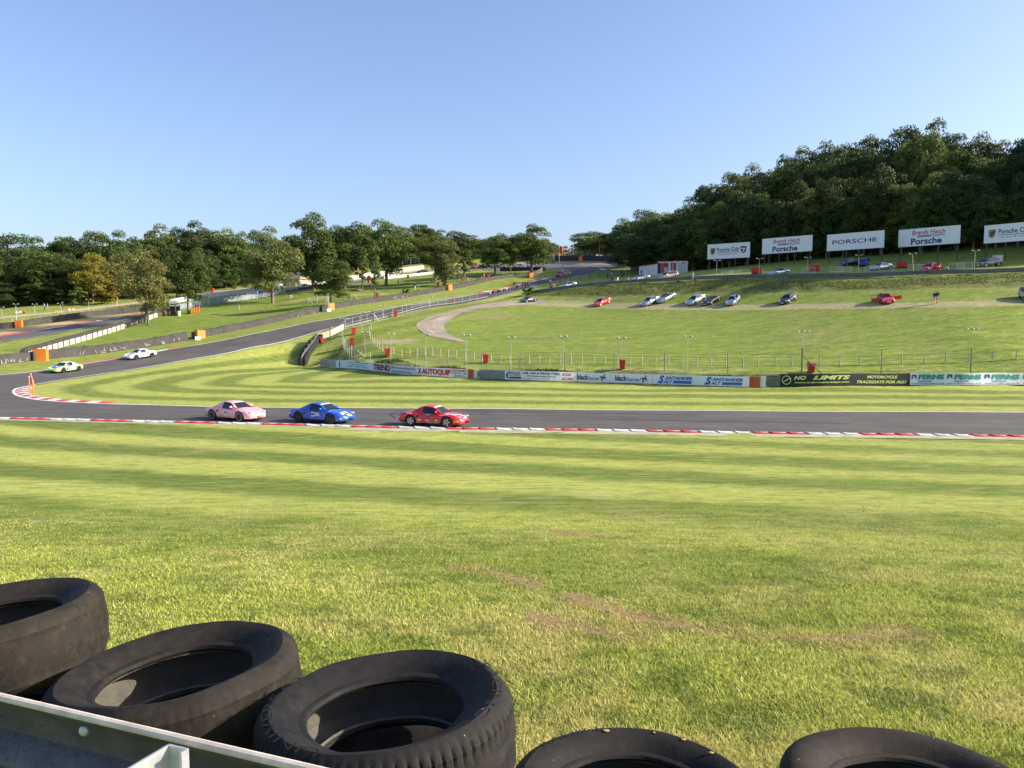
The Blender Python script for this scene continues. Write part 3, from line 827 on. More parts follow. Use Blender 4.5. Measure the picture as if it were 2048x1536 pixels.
def crown_mesh(name, seed, lobes, leaves, leaf, rx=1., ry=1., shape='oak', low=.0, gap=.0):
    """a crown in unit space: radius 1 sideways, height 0..2; lobes of leaf-sized faces"""
    rs = np.random.RandomState(seed)
    C = []; Rr = []
    k = 0
    while len(C) < lobes and k < 4000:
        k += 1
        v = rs.normal(size=3); v /= np.linalg.norm(v)
        r = rs.uniform(.34, .98)
        x, y, z = v * r
        zc = 1.0 + z * 1.05
        if shape == 'oak': w = math.sqrt(max(0, 1 - ((zc - .95) / 1.15) ** 2))
        elif shape == 'tall': w = .85 * math.sqrt(max(0, 1 - ((zc - .9) / 1.2) ** 2))
        elif shape == 'cone': w = max(.12, (2.1 - zc) / 2.0)
        elif shape == 'column': w = .72
        else: w = 1.
        if math.hypot(x, y) > w * .80: continue
        rr = rs.uniform(.15, .29)
        C.append((x * rx, y * ry, max(zc, rr * .6 + low))); Rr.append(rr)
    C = np.array(C); Rr = np.array(Rr)
    per = np.maximum(30, (leaves * Rr ** 2 / (Rr ** 2).sum())).astype(int)
    Ps = []; Ns = []; T = []
    for c, r, n in zip(C, Rr, per):
        v = rs.normal(size=(n, 3)); v /= np.linalg.norm(v, axis=1)[:, None]
        v[:, 2] = np.where(v[:, 2] < -.35, -v[:, 2] * .6, v[:, 2])
        # sub-clumps: push leaves towards a few directions so the surface breaks up
        dirs = rs.normal(size=(14, 3)); dirs /= np.linalg.norm(dirs, axis=1)[:, None]
        near = (v @ dirs.T).max(1)
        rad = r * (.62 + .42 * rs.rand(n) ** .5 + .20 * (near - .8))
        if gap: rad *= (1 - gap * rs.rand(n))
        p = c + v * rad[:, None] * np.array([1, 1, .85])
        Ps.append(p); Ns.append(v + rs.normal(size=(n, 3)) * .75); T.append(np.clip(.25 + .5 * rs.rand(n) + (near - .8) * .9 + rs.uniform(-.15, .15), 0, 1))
    Pn = np.concatenate(Ps); N = np.concatenate(Ns); T = np.concatenate(T)
    N /= np.linalg.norm(N, axis=1)[:, None]
    # drop leaves buried deep inside other lobes
    n = len(Pn)
    a = np.cross(N, rs.normal(size=(n, 3))); a /= np.linalg.norm(a, axis=1)[:, None] + 1e-9
    b = np.cross(N, a)
    s = leaf * (.55 + .9 * rs.rand(n))[:, None]
    V = np.stack([Pn - a * s, Pn - b * s * .55 + a * s * .1, Pn + a * s, Pn + b * s * .55 - a * s * .1], 1).astype(np.float32)
    me = bpy.data.meshes.new(name)
    me.vertices.add(n * 4); me.vertices.foreach_set('co', V.ravel())
    me.loops.add(n * 4); me.loops.foreach_set('vertex_index', np.arange(n * 4))
    me.polygons.add(n); me.polygons.foreach_set('loop_start', np.arange(n) * 4)
    at = me.attributes.new('tone', 'FLOAT', 'POINT'); at.data.foreach_set('value', np.repeat(T, 4).astype(np.float32))
    me.update(calc_edges=True)
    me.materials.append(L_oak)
    return me, C

def trunk_mesh(name, C, seed, base=0., fork=.55, r=.042, twin=False):
    """trunk from z=base (ground) to the crown with limbs towards the lobes; unit space of the crown, its foot below 0"""
    rs = np.random.RandomState(seed); mb = MB()
    stems = [(0., 0.)] if not twin else [(-.11, 0), (.10, .03)]
    for sx, sy in stems:
        pts = [(sx * 2, sy * 2, base - .03), (sx * 2, sy * 2, base + .02), (sx * 1.8 + rs.uniform(-.02, .02), sy, (base + fork) / 2), (sx * 2.4 + rs.uniform(-.03, .03), sy, fork), (sx * 3 + rs.uniform(-.06, .06), rs.uniform(-.05, .05), 1.15), (sx * 3, 0, 1.6)]
        mb.path(pts, [r * 1.7, r * 1.15, r, r * .8, r * .5, r * .15], 8)
    for c in C[:14]:
        a = Vector((0, 0, fork * rs.uniform(.55, 1.15) + .12))
        m = a.lerp(Vector(c), .5) + Vector((0, 0, -.05))
        mb.path([a, m, c], [r * .42, r * .26, r * .08], 5)
    mesh = bpy.data.meshes.new(name)
    mesh.from_pydata([tuple(p) for p in mb.v], [], mb.f); mesh.materials.append(M_bark)
    mesh.polygons.foreach_set('use_smooth', [True] * len(mb.f)); mesh.update()
    return mesh
KINDS = {}
def kind(name, seed, lobes, leaves, leaf, base, **kw):
    tk = {k: kw.pop(k) for k in ('fork', 'r', 'twin') if k in kw}
    cm, C = crown_mesh('crown_' + name, seed, lobes, leaves, leaf, **kw)
    KINDS.setdefault(name, []).append((cm, trunk_mesh('trunk_' + name, C, seed, base, **tk), base))
# base: where the ground lies below the crown's own foot, in crown-radius units
kind('oak', 11, 95, 21000, .027, -.30, fork=.4)
kind('oak', 12, 85, 21000, .027, -.30, rx=1.05, fork=.4)
kind('oak', 13, 100, 21000, .027, -.30, ry=.95, fork=.4)
kind('tall', 21, 80, 17000, .028, -.28, shape='tall')
kind('tall', 22, 75, 17000, .028, -.28, shape='tall')
kind('sparse', 31, 70, 12000, .026, -.22, shape='tall', gap=.30, twin=True, r=.03)
kind('wood', 41, 100, 22000, .027, -.15)
kind('wood', 42, 110, 22000, .027, -.12)
kind('wood', 43, 105, 22000, .027, -.15, rx=1.1)
kind('wood', 44, 95, 22000, .027, -.12, ry=1.1)
kind('slim', 51, 20, 3200, .050, -.55, shape='column', gap=.2, r=.06)
kind('bush', 61, 26, 2600, .075, -.02)
KIND_I = {k: 0 for k in KINDS}
def tree(label, cat, group, x, y, top, rad, knd, leaf, bark=None, name='tree', ratio=None, zg=None):
    """tree whose foot stands on the ground at x, y and whose top reaches world height top"""
    v = KINDS[knd]; KIND_I[knd] += 1
    cm, tm, base = v[KIND_I[knd] % len(v)]
    zg = zat(x, y) if zg is None else zg
    H_ = top - zg
    hz = H_ / (2.20 - base)
    rt = empty(name, (x, y, zg), rnd.uniform(0, 6.28), label, cat, group)
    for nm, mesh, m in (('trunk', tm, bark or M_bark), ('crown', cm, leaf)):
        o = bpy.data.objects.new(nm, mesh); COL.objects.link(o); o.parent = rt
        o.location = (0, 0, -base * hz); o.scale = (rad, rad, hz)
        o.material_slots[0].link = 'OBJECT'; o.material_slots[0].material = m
    return rt
def tree_px(label, px, ytop, wpx, D, knd, leaf, group=None, cat='tree', bark=None, name='tree', ybase=None, dx=0):
    p = hitD(px, D)
    top = p.z + up_to(p, ytop)
    tree(label, cat, group, p.x, p.y, top, wpx / 2 / F * D, knd, leaf, bark, name)
# parkland trees between the two roads: each one its own label
T = tree_px
G1 = 'parkland trees between the two track legs'
T('olive leafed tree with twin trunks beside the sleeper wall end', 298, 482, 136, 150, 'sparse', L_olive, G1, bark=M_bark_g)
T('dense dark green tree right of the twin trunked olive tree', 380, 484, 118, 166, 'oak', L_oak, G1)
T('broad light olive green tree with bare trunk above the silver barrier', 548, 450, 136, 186, 'oak', L_pale, G1)
T('tallest dark oak in the middle of the parkland', 630, 421, 165, 204, 'oak', L_oak, G1)
T('dark oak shoulder leaning out to the left of the tallest oak', 692, 438, 130, 207, 'oak', L_oak, G1)
T('small round oak beside the middle orange barrier block', 664, 510, 100, 164, 'oak', L_oak, G1)
T('thin ragged tree with bare lower trunk in front of a red bin', 751, 498, 42, 178, 'slim', L_mid, G1)
T('rounded mid green tree on the slope behind the ragged thin tree', 774, 436, 132, 214, 'oak', L_mid, G1)
T('short wispy tree just left of the rounded mid green tree', 727, 500, 40, 200, 'slim', L_mid, G1)
T('light green tree with ivy foot behind the orange block on the rise', 893, 466, 84, 203, 'tall', L_pale, G1)
T('tall olive green tree left of the ivy footed tree', 872, 452, 92, 211, 'tall', L_mid, G1)
T('narrow green tree among the standing spectators', 929, 492, 56, 214, 'slim', L_mid, G1)
T('forked green tree above the bank of seated spectators', 990, 464, 96, 224, 'oak', L_mid, G1)
T('dark slender trunked tree touching the island oak', 1021, 466, 50, 236, 'tall', L_oak, G1)
T('island oak with open crown inside the top hairpin', 1062, 444, 112, 227, 'oak', L_mid, G1)
# trees behind the far leg, left side
G2 = 'trees behind the far leg of the track'
BL = [(-30,470,110,215,'wood',L_oak),(45,460,98,212,'wood',L_wood),(92,474,60,225,'wood',L_oak),(132,467,56,222,'wood',L_oak),(172,462,62,225,'wood',L_wood),(212,459,62,220,'wood',L_mid),(252,462,66,218,'wood',L_oak),(283,472,50,228,'wood',L_olive),
      (322,446,66,226,'wood',L_mid),(360,452,56,232,'wood',L_oak),(400,443,70,230,'wood',L_wood),(436,455,50,236,'wood',L_mid),(473,452,66,230,'wood',L_mid),(508,458,50,238,'wood',L_oak),(420,500,56,222,'wood',L_wood),(455,505,50,226,'wood',L_oak),(500,500,60,232,'wood',L_oak),
      (6,512,66,200,'wood',L_mid),(60,498,70,204,'wood',L_oak),(108,496,84,200,'wood',L_oak),(150,505,66,205,'wood',L_oak),(190,502,62,198,'oak',L_yellow),(238,500,60,204,'wood',L_olive),(214,556,50,194,'bush',L_yellow),(20,560,60,196,'wood',L_wood),(75,566,52,197,'wood',L_wood),(130,560,60,198,'wood',L_wood),(330,520,60,210,'wood',L_oak),
      (165,574,34,192,'bush',L_mid),(590,470,60,245,'wood',L_oak),(560,490,50,250,'wood',L_wood),(718,446,60,262,'wood',L_olive),(745,452,50,266,'wood',L_mid),(806,452,62,268,'wood',L_pale),(846,446,50,280,'wood',L_oak),(862,450,56,285,'wood',L_oak),(905,462,60,282,'wood',L_wood),(940,470,56,285,'wood',L_mid),(965,480,44,290,'wood',L_oak),(830,486,60,272,'wood',L_wood),(690,490,60,262,'wood',L_wood),(790,500,60,270,'wood',L_oak),(640,500,60,255,'wood',L_wood),(880,500,60,276,'wood',L_wood),(918,505,50,280,'wood',L_wood),(1035,470,50,300,'wood',L_oak),(1005,472,50,300,'wood',L_mid),(1085,478,50,296,'wood',L_mid)]
marksL = [(0, 'the left picture edge'), (45, 'the far orange block'), (190, 'the yellowing tree'), (290, 'the twin trunked tree'), (380, 'the red fencing tree'), (550, 'the light olive tree'), (634, 'the tallest oak'), (772, 'the rounded parkland tree'), (872, 'the tall olive tree'), (992, 'the forked tree'), (1062, 'the island oak')]
words = ['small', 'rounded', 'tall', 'broad', 'ragged', 'low', 'bushy', 'full', 'narrow', 'spreading']
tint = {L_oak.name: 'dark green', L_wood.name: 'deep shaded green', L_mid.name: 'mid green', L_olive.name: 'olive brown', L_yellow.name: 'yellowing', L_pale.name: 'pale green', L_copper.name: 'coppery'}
def side_words(px, marks):
    m = min(marks, key=lambda q: abs(q[0] - px))
    return ('behind ' if abs(m[0] - px) < 12 else 'left of ' if px < m[0] else 'right of ') + m[1]
marksL_old = [(0, 'the left picture edge'), (45, 'the orange block on the far wall'), (190, 'the yellowing tree'), (290, 'the twin trunked olive tree'), (380, 'the dense dark tree by the red fencing'), (550, 'the light olive parkland tree'), (634, 'the tallest parkland oak'), (772, 'the rounded parkland tree'), (872, 'the tall olive parkland tree'), (992, 'the forked parkland tree'), (1062, 'the island oak')]
used = {}
def uniq(label):
    used[label] = used.get(label, 0) + 1
    if used[label] == 1: return label
    ordn = ['', '', 'second ', 'third ', 'fourth ', 'fifth ', 'sixth ', 'seventh ', 'eighth ', 'ninth ', 'tenth ']
    return ordn[min(used[label], 10)] + label
for i, (px, yt, w, D, k, lf) in enumerate(BL):
    row_ = 'front' if D < 214 else 'back' if D < 255 else 'distant'
    lab = '%s %s tree, %s row, %s' % (words[(i * 7 + int(w)) % 10] if k != 'bush' else 'low leafy', tint[lf.name], row_, side_words(px, marksL))
    T(uniq(lab), px, yt, w * 1.5, D, k, lf, G2, name='woodland_tree')
# right hand wood: skyline profile from the photo, three ranks
prof = [(1180,462),(1210,470),(1236,452),(1262,430),(1290,416),(1330,424),(1362,412),(1391,392),(1435,350),(1470,340),(1504,328),(1548,314),(1592,294),(1647,280),(1702,277),(1753,271),(1790,252),(1837,236),(1868,250),(1892,262),(1939,266),(1968,292),(1995,282),(2023,272),(2060,255),(2110,240),(2180,250),(2260,240)]
marksR = [(1235, 'the flag pole'), (1322, 'the cabin'), (1453, 'the first billboard'), (1568, 'the second billboard'), (1703, 'the middle billboard'), (1849, 'the fourth billboard'), (2005, 'the cropped billboard')]
G3 = 'trees of the shaded wood behind the billboards'
rr = random.Random(5)
def sky_y(px): return float(np.interp(px, [p[0] for p in prof], [p[1] for p in prof]))
RW = []
pf = np.array(prof, float)
for px in list(pf[pf[:, 0] < 1280, 0]) + list(np.arange(1290, 2230, 33)):      # skyline rank
    yt = float(np.interp(px, pf[:, 0], pf[:, 1])) + rr.uniform(-2, 5)
    D = float(np.interp(px, [1180, 1260, 1300, 1400, 1600, 1850, 2100], [300, 270, 240, 222, 212, 205, 190]))
    RW.append((px, yt - 2, 76 if px < 1300 else 92, D, 'wood', 'skyline'))
px = 1262
while px < 2150:         # middle rank
    D = float(np.interp(px, [1262, 1400, 1600, 1850, 2100], [232, 205, 190, 180, 168]))
    sy = sky_y(px)
    RW.append((px, sy + (500 - sy) * rr.uniform(.05, .18), 84, D, 'wood', 'middle')); px += rr.uniform(28, 40)
px = 1272
while px < 2150:         # front rank behind the boards
    D = float(np.interp(px, [1272, 1453, 1568, 1703, 1849, 2005, 2150], [208, 185, 178, 167, 157, 149, 142]))
    sy = sky_y(px)
    RW.append((px, sy + (515 - sy) * rr.uniform(.20, .44), 84, D, 'wood', 'front')); px += rr.uniform(32, 44)
for i, (px, yt, w, D, k, rk) in enumerate(RW):
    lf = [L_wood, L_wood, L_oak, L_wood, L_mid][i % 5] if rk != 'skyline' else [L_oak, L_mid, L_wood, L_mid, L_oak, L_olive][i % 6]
    if 1820 < px < 1860: lf = L_mid
    lab = '%s %s wood tree, %s rank, %s' % (words[(i * 3) % 10], tint[lf.name], rk, side_words(px, marksR))
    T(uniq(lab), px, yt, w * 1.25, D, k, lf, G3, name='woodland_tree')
for i in range(36):      # the wood goes on past the right edge of the picture and shades the upper road
    y_ = 135 + (i // 6) * 7 + rr.uniform(-1.5, 1.5); x_ = .66 * y_ + 12 + (i % 6) * 8 + rr.uniform(-2, 2)
    z_ = zat(x_, y_)
    tree('wood tree outside the right edge of the picture', 'tree', G3, x_, y_, z_ + rr.uniform(24, 28), rr.uniform(6, 7), 'wood', [L_wood, L_oak][i % 2], name='woodland_tree')
# distant trees in the gap
for px, yt, w, D, lf, lab in ((1112,486,30,330,L_mid,'distant small green tree right of the island oak'),(1132,492,34,380,L_copper,'distant coppery tree in the gap of the skyline'),(1150,491,34,400,L_copper,'second distant coppery tree in the gap of the skyline'),(1166,488,40,360,L_oak,'distant dark tree left of the flag pole'),(1188,462,58,320,L_mid,'rounded green tree below the flag on the brow'),(1216,474,44,320,L_oak,'dark bushy tree right of the flag on the brow'),(1100,492,36,350,L_oak,'distant dark tree behind the hairpin fence')):
    T(lab, px, yt, w * 1.2, D, 'wood', lf, 'distant trees on the brow', name='woodland_tree')
# bushes
T('low round bush beside the black wall halfway up', 812, 575, 22, 180, 'bush', L_oak, name='bush', cat='bush')
T('dark ivy bush at the foot of the pale green tree', 889, 548, 16, 202, 'bush', L_oak, name='bush', cat='bush')
T('round dark bush at the end of the upper guard rail', 1054, 572, 34, 176, 'bush', L_oak, name='bush', cat='bush')
T('bush at the left edge of the shaded lawn', 470, 560, 18, 222, 'bush', L_mid, name='bush', cat='bush')
# undergrowth: one mass of leaves under the woods
def undergrowth(name, line, h, n, leaf, label, thick=10, seed=1, sz=.35):
    rs = np.random.RandomState(seed); pl = np.array([tuple(p[:2]) for p in line]); d = np.r_[0, np.cumsum(np.hypot(*np.diff(pl, axis=0).T))]
    s = rs.rand(n) * d[-1]; x = np.interp(s, d, pl[:, 0]) + rs.normal(size=n) * thick * .12; y = np.interp(s, d, pl[:, 1]) + rs.rand(n) * thick
    z0 = np.array([zat(a, b) for a, b in zip(x, y)])
    hh = h * (.6 + .4 * np.sin(s * .35 + np.sin(s * .13) * 3)) * (.5 + .5 * rs.rand(n) ** .4)
    z = z0 + hh * rs.rand(n) ** .6
    Pn = np.stack([x, y, z], 1); N = rs.normal(size=(n, 3)); a = np.cross(N, rs.normal(size=(n, 3))); a /= np.linalg.norm(a, axis=1)[:, None]
    N /= np.linalg.norm(N, axis=1)[:, None]; b = np.cross(N, a); sc = sz * (.5 + rs.rand(n))[:, None]
    V = np.stack([Pn - a * sc, Pn - b * sc * .6, Pn + a * sc, Pn + b * sc * .6], 1).astype(np.float32)
    me = bpy.data.meshes.new(name); me.vertices.add(n * 4); me.vertices.foreach_set('co', V.ravel())
    me.loops.add(n * 4); me.loops.foreach_set('vertex_index', np.arange(n * 4)); me.polygons.add(n); me.polygons.foreach_set('loop_start', np.arange(n) * 4)
    at = me.attributes.new('tone', 'FLOAT', 'POINT'); at.data.foreach_set('value', np.repeat(rs.rand(n), 4).astype(np.float32))
    me.update(calc_edges=True); me.materials.append(leaf)
    o = bpy.data.objects.new(name, me); COL.objects.link(o)
    setp(o, label, 'undergrowth', kind='stuff')
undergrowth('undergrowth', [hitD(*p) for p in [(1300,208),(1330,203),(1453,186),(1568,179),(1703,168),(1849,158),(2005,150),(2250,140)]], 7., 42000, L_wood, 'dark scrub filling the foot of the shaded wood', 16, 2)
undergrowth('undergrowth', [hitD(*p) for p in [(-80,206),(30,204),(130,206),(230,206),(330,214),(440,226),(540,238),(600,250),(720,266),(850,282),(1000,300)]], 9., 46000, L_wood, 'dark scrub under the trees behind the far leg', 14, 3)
undergrowth('bank_growth', [hitD(*p) for p in [(1063,174.5),(1170,162.5),(1275,153),(1375,145),(1475,138),(1600,130),(1786,120),(2048,112),(2300,106)]], .22, 26000, leaf_mat('leaf_bank', (.085, .12, .024), (.26, .27, .07)), 'coarse uncut grass and weeds on the steep bank behind the parked cars', 7, 4, .10)
undergrowth('bank_growth', [hitD(*p) for p in [(749,98.5),(836,90.5),(954,86.5),(1180,81.5),(1306,79.5),(1535,76.8)]], .14, 13000, leaf_mat('leaf_bank_shade', (.030, .050, .012), (.10, .12, .035)), 'dark coarse grass on the low bank behind the advert rails', 2.8, 5, .11)  # coarse grass; its dark leaf colour stands in for the bank's shade
# ---------------------------------------------------------------- cars
def paint(name, col, metal=0., rough=.35):
    return mat('paint_' + name, col, rough, metal, coat=.7)
M_glass = mat('car_glass', (.012, .016, .02), .08, spec=.6)
M_glass_l = mat('car_glass_lit', (.10, .13, .16), .12, spec=.6)
M_rub = mat('rubber', (.018, .018, .018), .8)
M_trim = mat('black_trim', (.012, .012, .013), .6)
M_rimS = mat('rim_silver', (.45, .45, .44), .35, .8)
M_rimK = mat('rim_black', (.02, .02, .022), .4)
M_rimW = mat('rim_white', (.75, .72, .66), .4)
M_lamp = mat('headlamp_glass', (.62, .66, .70), .12, spec=.8)
M_lampL = mat('headlamp_dark', (.20, .23, .27), .12, spec=.8)
M_red_l = mat('tail_lamp', (.35, .01, .01), .3)
M_amb = mat('indicator', (.75, .25, .03), .3)
M_plate = mat('number_plate', (.72, .72, .68), .5)
M_sw = mat('sticker_white', (.78, .78, .76), .5)
M_sk = mat('sticker_black', (.02, .02, .03), .5)
M_sy = mat('sticker_yellow', (.80, .62, .05), .5)
M_sb = mat('sticker_blue', (.03, .06, .35), .5)
M_sgrey = mat('sticker_grey', (.45, .47, .50), .5)
M_int = mat('cockpit', (.022, .021, .021), .8)
M_skin = mat('skin', (.50, .27, .17), .6)

def cv(pts, x):
    """smooth curve through points"""
    xs_ = [p[0] for p in pts]; ys_ = [p[1] for p in pts]
    if x <= xs_[0]: return ys_[0]
    if x >= xs_[-1]: return ys_[-1]
    i = max(k for k in range(len(xs_)) if xs_[k] <= x); i = min(i, len(xs_) - 2)
    t = (x - xs_[i]) / (xs_[i + 1] - xs_[i])
    def sl(k):
        if k == 0: return (ys_[1] - ys_[0]) / (xs_[1] - xs_[0])
        if k == len(xs_) - 1: return (ys_[-1] - ys_[-2]) / (xs_[-1] - xs_[-2])
        a = (ys_[k] - ys_[k - 1]) / (xs_[k] - xs_[k - 1]); b = (ys_[k + 1] - ys_[k]) / (xs_[k + 1] - xs_[k])
        return 0 if a * b <= 0 else 2 * a * b / (a + b)
    h = xs_[i + 1] - xs_[i]; m0, m1 = sl(i) * h, sl(i + 1) * h
    return (2 * t ** 3 - 3 * t * t + 1) * ys_[i] + (t ** 3 - 2 * t * t + t) * m0 + (-2 * t ** 3 + 3 * t * t) * ys_[i + 1] + (t ** 3 - t * t) * m1

SPEC = {
 'roadster': dict(L0=-2.17, L1=2.17, wf=1.21, wr=-1.21, rad=.325,
    w=[(-2.17,.52),(-2.05,.74),(-1.8,.84),(-1.2,.89),(-.6,.855),(.2,.85),(.8,.865),(1.2,.885),(1.6,.84),(1.9,.72),(2.08,.52),(2.17,.30)],
    zc=[(-2.17,.56),(-2.08,.72),(-1.9,.81),(-1.4,.845),(-.6,.85),(.5,.86),(.85,.835),(1.3,.745),(1.7,.645),(2.0,.53),(2.12,.45),(2.17,.38)],
    zs=[(-2.17,.52),(-2.08,.66),(-1.8,.79),(-1.2,.84),(-.6,.79),(.3,.77),(.8,.775),(1.2,.775),(1.6,.715),(1.9,.60),(2.08,.48),(2.17,.38)],
    zb=[(-2.17,.34),(-2.0,.25),(-1.5,.19),(1.5,.17),(1.95,.17),(2.17,.24)]),
 'coupe': dict(L0=-2.2, L1=2.2, wf=1.18, wr=-1.17, rad=.335,
    w=[(-2.2,.55),(-2.08,.76),(-1.8,.88),(-1.2,.93),(-.5,.87),(.2,.86),(.8,.87),(1.2,.885),(1.6,.84),(1.95,.70),(2.1,.52),(2.2,.30)],
    zc=[(-2.2,.60),(-2.1,.76),(-1.95,.84),(-1.4,.90),(-.6,.90),(.5,.88),(.85,.86),(1.3,.76),(1.7,.68),(2.0,.58),(2.14,.48),(2.2,.40)],
    zs=[(-2.2,.58),(-2.08,.72),(-1.8,.82),(-1.2,.88),(-.6,.83),(.3,.80),(.8,.80),(1.2,.80),(1.6,.76),(1.9,.66),(2.1,.50),(2.2,.40)],
    zb=[(-2.2,.36),(-2.0,.27),(-1.5,.20),(1.5,.18),(1.95,.18),(2.2,.25)]),
 'wedge': dict(L0=-2.1, L1=2.15, wf=1.2, wr=-1.2, rad=.32,
    w=[(-2.1,.70),(-1.95,.82),(-1.2,.88),(-.5,.84),(.5,.84),(1.2,.86),(1.8,.82),(2.05,.76),(2.15,.66)],
    zc=[(-2.1,.70),(-2.0,.86),(-1.4,.90),(-.6,.88),(.5,.86),(.9,.83),(1.4,.74),(1.9,.62),(2.08,.54),(2.15,.44)],
    zs=[(-2.1,.68),(-2.0,.80),(-1.2,.82),(.5,.80),(1.2,.74),(1.9,.60),(2.08,.52),(2.15,.44)],
    zb=[(-2.1,.34),(-1.9,.24),(1.8,.18),(2.15,.24)]),
 'hatch': dict(L0=-2.05, L1=2.1, wf=1.28, wr=-1.25, rad=.33,
    w=[(-2.05,.70),(-1.9,.84),(-1.2,.88),(.5,.88),(1.3,.87),(1.8,.78),(2.0,.62),(2.1,.42)],
    zc=[(-2.05,.80),(-1.95,.98),(-1.2,1.0),(.5,1.0),(1.0,.98),(1.5,.90),(1.9,.76),(2.05,.62),(2.1,.5)],
    zs=[(-2.05,.78),(-1.95,.92),(-1.2,.94),(.5,.92),(1.0,.90),(1.5,.84),(1.9,.70),(2.05,.58),(2.1,.5)],
    zb=[(-2.05,.36),(-1.9,.26),(1.8,.20),(2.1,.28)]),
}
CAB = {  # x stations, roof height, half width at the waist / waist height
 'roadster': dict(st=[(.78,.86),(.62,.975),(.46,1.085),(.30,1.18),(.18,1.228),(.08,1.25),(-.10,1.282),(-.30,1.292),(-.45,1.28),(-.57,1.25),(-.69,1.20),(-.82,1.12),(-.96,1.02),(-1.10,.92),(-1.22,.84)],
    belt=.82, wb=.735, win=(-.50,.50), top0=.18, rear=(-1.10,-.69), taper=.25),
 'coupe': dict(st=[(.80,.87),(.60,.99),(.40,1.11),(.20,1.21),(.10,1.245),(-.12,1.29),(-.4,1.30),(-.65,1.285),(-.95,1.23),(-1.2,1.15),(-1.45,1.05),(-1.7,.95),(-1.9,.86)],
    belt=.85, wb=.76, win=(-1.18,.42), top0=.10, rear=(-1.60,-.85), taper=.26),
 'wedge': dict(st=[(.85,.86),(.65,.98),(.45,1.10),(.27,1.19),(.17,1.225),(-.1,1.265),(-.4,1.27),(-.7,1.24),(-1.0,1.17),(-1.35,1.06),(-1.7,.95),(-1.9,.88)],
    belt=.83, wb=.74, win=(-1.15,.45), top0=.17, rear=(-1.72,-.80), taper=.24),
 'hatch': dict(st=[(1.25,.98),(1.0,1.12),(.75,1.26),(.5,1.38),(.35,1.43),(.0,1.48),(-.6,1.50),(-1.1,1.47),(-1.5,1.40),(-1.75,1.25),(-1.92,1.05),(-1.98,.96)],
    belt=.95, wb=.78, win=(-1.5,.85), top0=.42, rear=(-1.95,-1.55), taper=.20),
 'suv': None,
}
def car_body(kind, m):
    S = SPEC[kind]; n = 96; mb = MB(); xs2 = np.linspace(S['L0'], S['L1'], n); NP = 13
    rings = []
    for x in xs2:
        w, zc, zs, zb = (cv(S[k], x) for k in ('w', 'zc', 'zs', 'zb'))
        mid = (zs + zb) / 2
        pr = [(0, zc), (.30 * w, zc - .004), (.55 * w, zc * .65 + zs * .35 + .0), (.74 * w, zs + .018), (.88 * w, zs - .008), (.965 * w, zs - .06), (w, zs - .16), (w * 1.005, mid), (w * .995, zb + .14), (w * .965, zb + .04), (w * .90, zb), (.55 * w, zb), (0, zb)]
        moved = [False] * NP
        for xw in (S['wf'], S['wr']):
            Ra = S['rad'] + .055; dx = abs(x - xw)
            if dx < Ra:
                za = S['rad'] + math.sqrt(Ra * Ra - dx * dx)
                for k in range(6, 12):
                    y, z = pr[k]
                    if z < za and k <= 10: pr[k] = (y, min(za, zs - .05)); moved[k] = True
                    if k == 11: pr[k] = (.60 * w, min(za, zs - .05)); moved[k] = True
                if moved[10]: pr[10] = (.90 * w, pr[10][1])
        rings.append((x, pr, moved))
    full = 2 * NP - 2
    for x, pr, mv in rings:
        for k in range(NP): mb.v.append((x, -pr[k][0], pr[k][1]))
        for k in range(NP - 2, 0, -1): mb.v.append((x, pr[k][0], pr[k][1]))
    for i in range(n - 1):
        for k in range(full):
            k2 = (k + 1) % full
            kk = k if k < NP else full - k; kk2 = k2 if k2 < NP else full - k2
            a = min(kk, kk2)
            mv = rings[i][2]; mv2 = rings[i + 1][2]
            dark = a >= 9 or (a >= 7 and (mv[a + 1] if a + 1 < NP else True) and mv2[min(a + 1, NP - 1)] and mv[a])
            mb.f.append((i * full + k, i * full + k2, (i + 1) * full + k2, (i + 1) * full + k)); mb.m.append(1 if dark else 0)
    mb.f.append(tuple(range(full))); mb.m.append(0)
    mb.f.append(tuple(reversed(range((n - 1) * full, n * full)))); mb.m.append(0)
    return mb
def car_cabin(kind, strip=None):
    """returns MBs: roof, windscreen, side windows, rear window, strip"""
    c = CAB[kind]; out = {k: MB() for k in ('roof', 'windscreen', 'side_window', 'side_window_', 'rear_window', 'sun_strip')}
    rings = []
    for x, z in c['st']:
        if kind == 'roadster': z = .86 + (z - .86) * .88
        zr = c['st'][0][1]; f = max(0, (z - zr) / (1.29 - zr if kind != 'hatch' else .5))
        wt = c['wb'] - c['taper'] * f - .01
        zt = max(z - .055 * f - .005, c['belt'])
        rings.append([(x, c['wb'], c['belt'] - .06), (x, (c['wb'] + wt) / 2 + .012, (c['belt'] + zt) / 2 - .01), (x, wt, zt), (x, wt * .80, z - .012 * f), (x, wt * .42, z + .004), (x, 0, z + .008)])
    for i in range(len(rings) - 1):
        a, b = rings[i], rings[i + 1]; xm = (a[0][0] + b[0][0]) / 2
        for sgn in (-1, 1):
            for k in range(5):
                q4 = [a[k], a[k + 1], b[k + 1], b[k]]
                q4 = [(p[0], p[1] * sgn, p[2]) for p in q4]
                if sgn > 0: q4.reverse()
                if k < 2: key = ('side_window' if sgn < 0 else 'side_window_') if c['win'][0] < xm < c['win'][1] else 'roof'
                elif k == 2: key = 'roof'
                else:
                    if strip and c['top0'] < xm < c['top0'] + .13: key = 'sun_strip'
                    elif xm > c['top0']: key = 'windscreen'
                    elif c['rear'][0] < xm < c['rear'][1]: key = 'rear_window'
                    else: key = 'roof'
                out[key].add(q4, [(0, 1, 2, 3)])
    return out
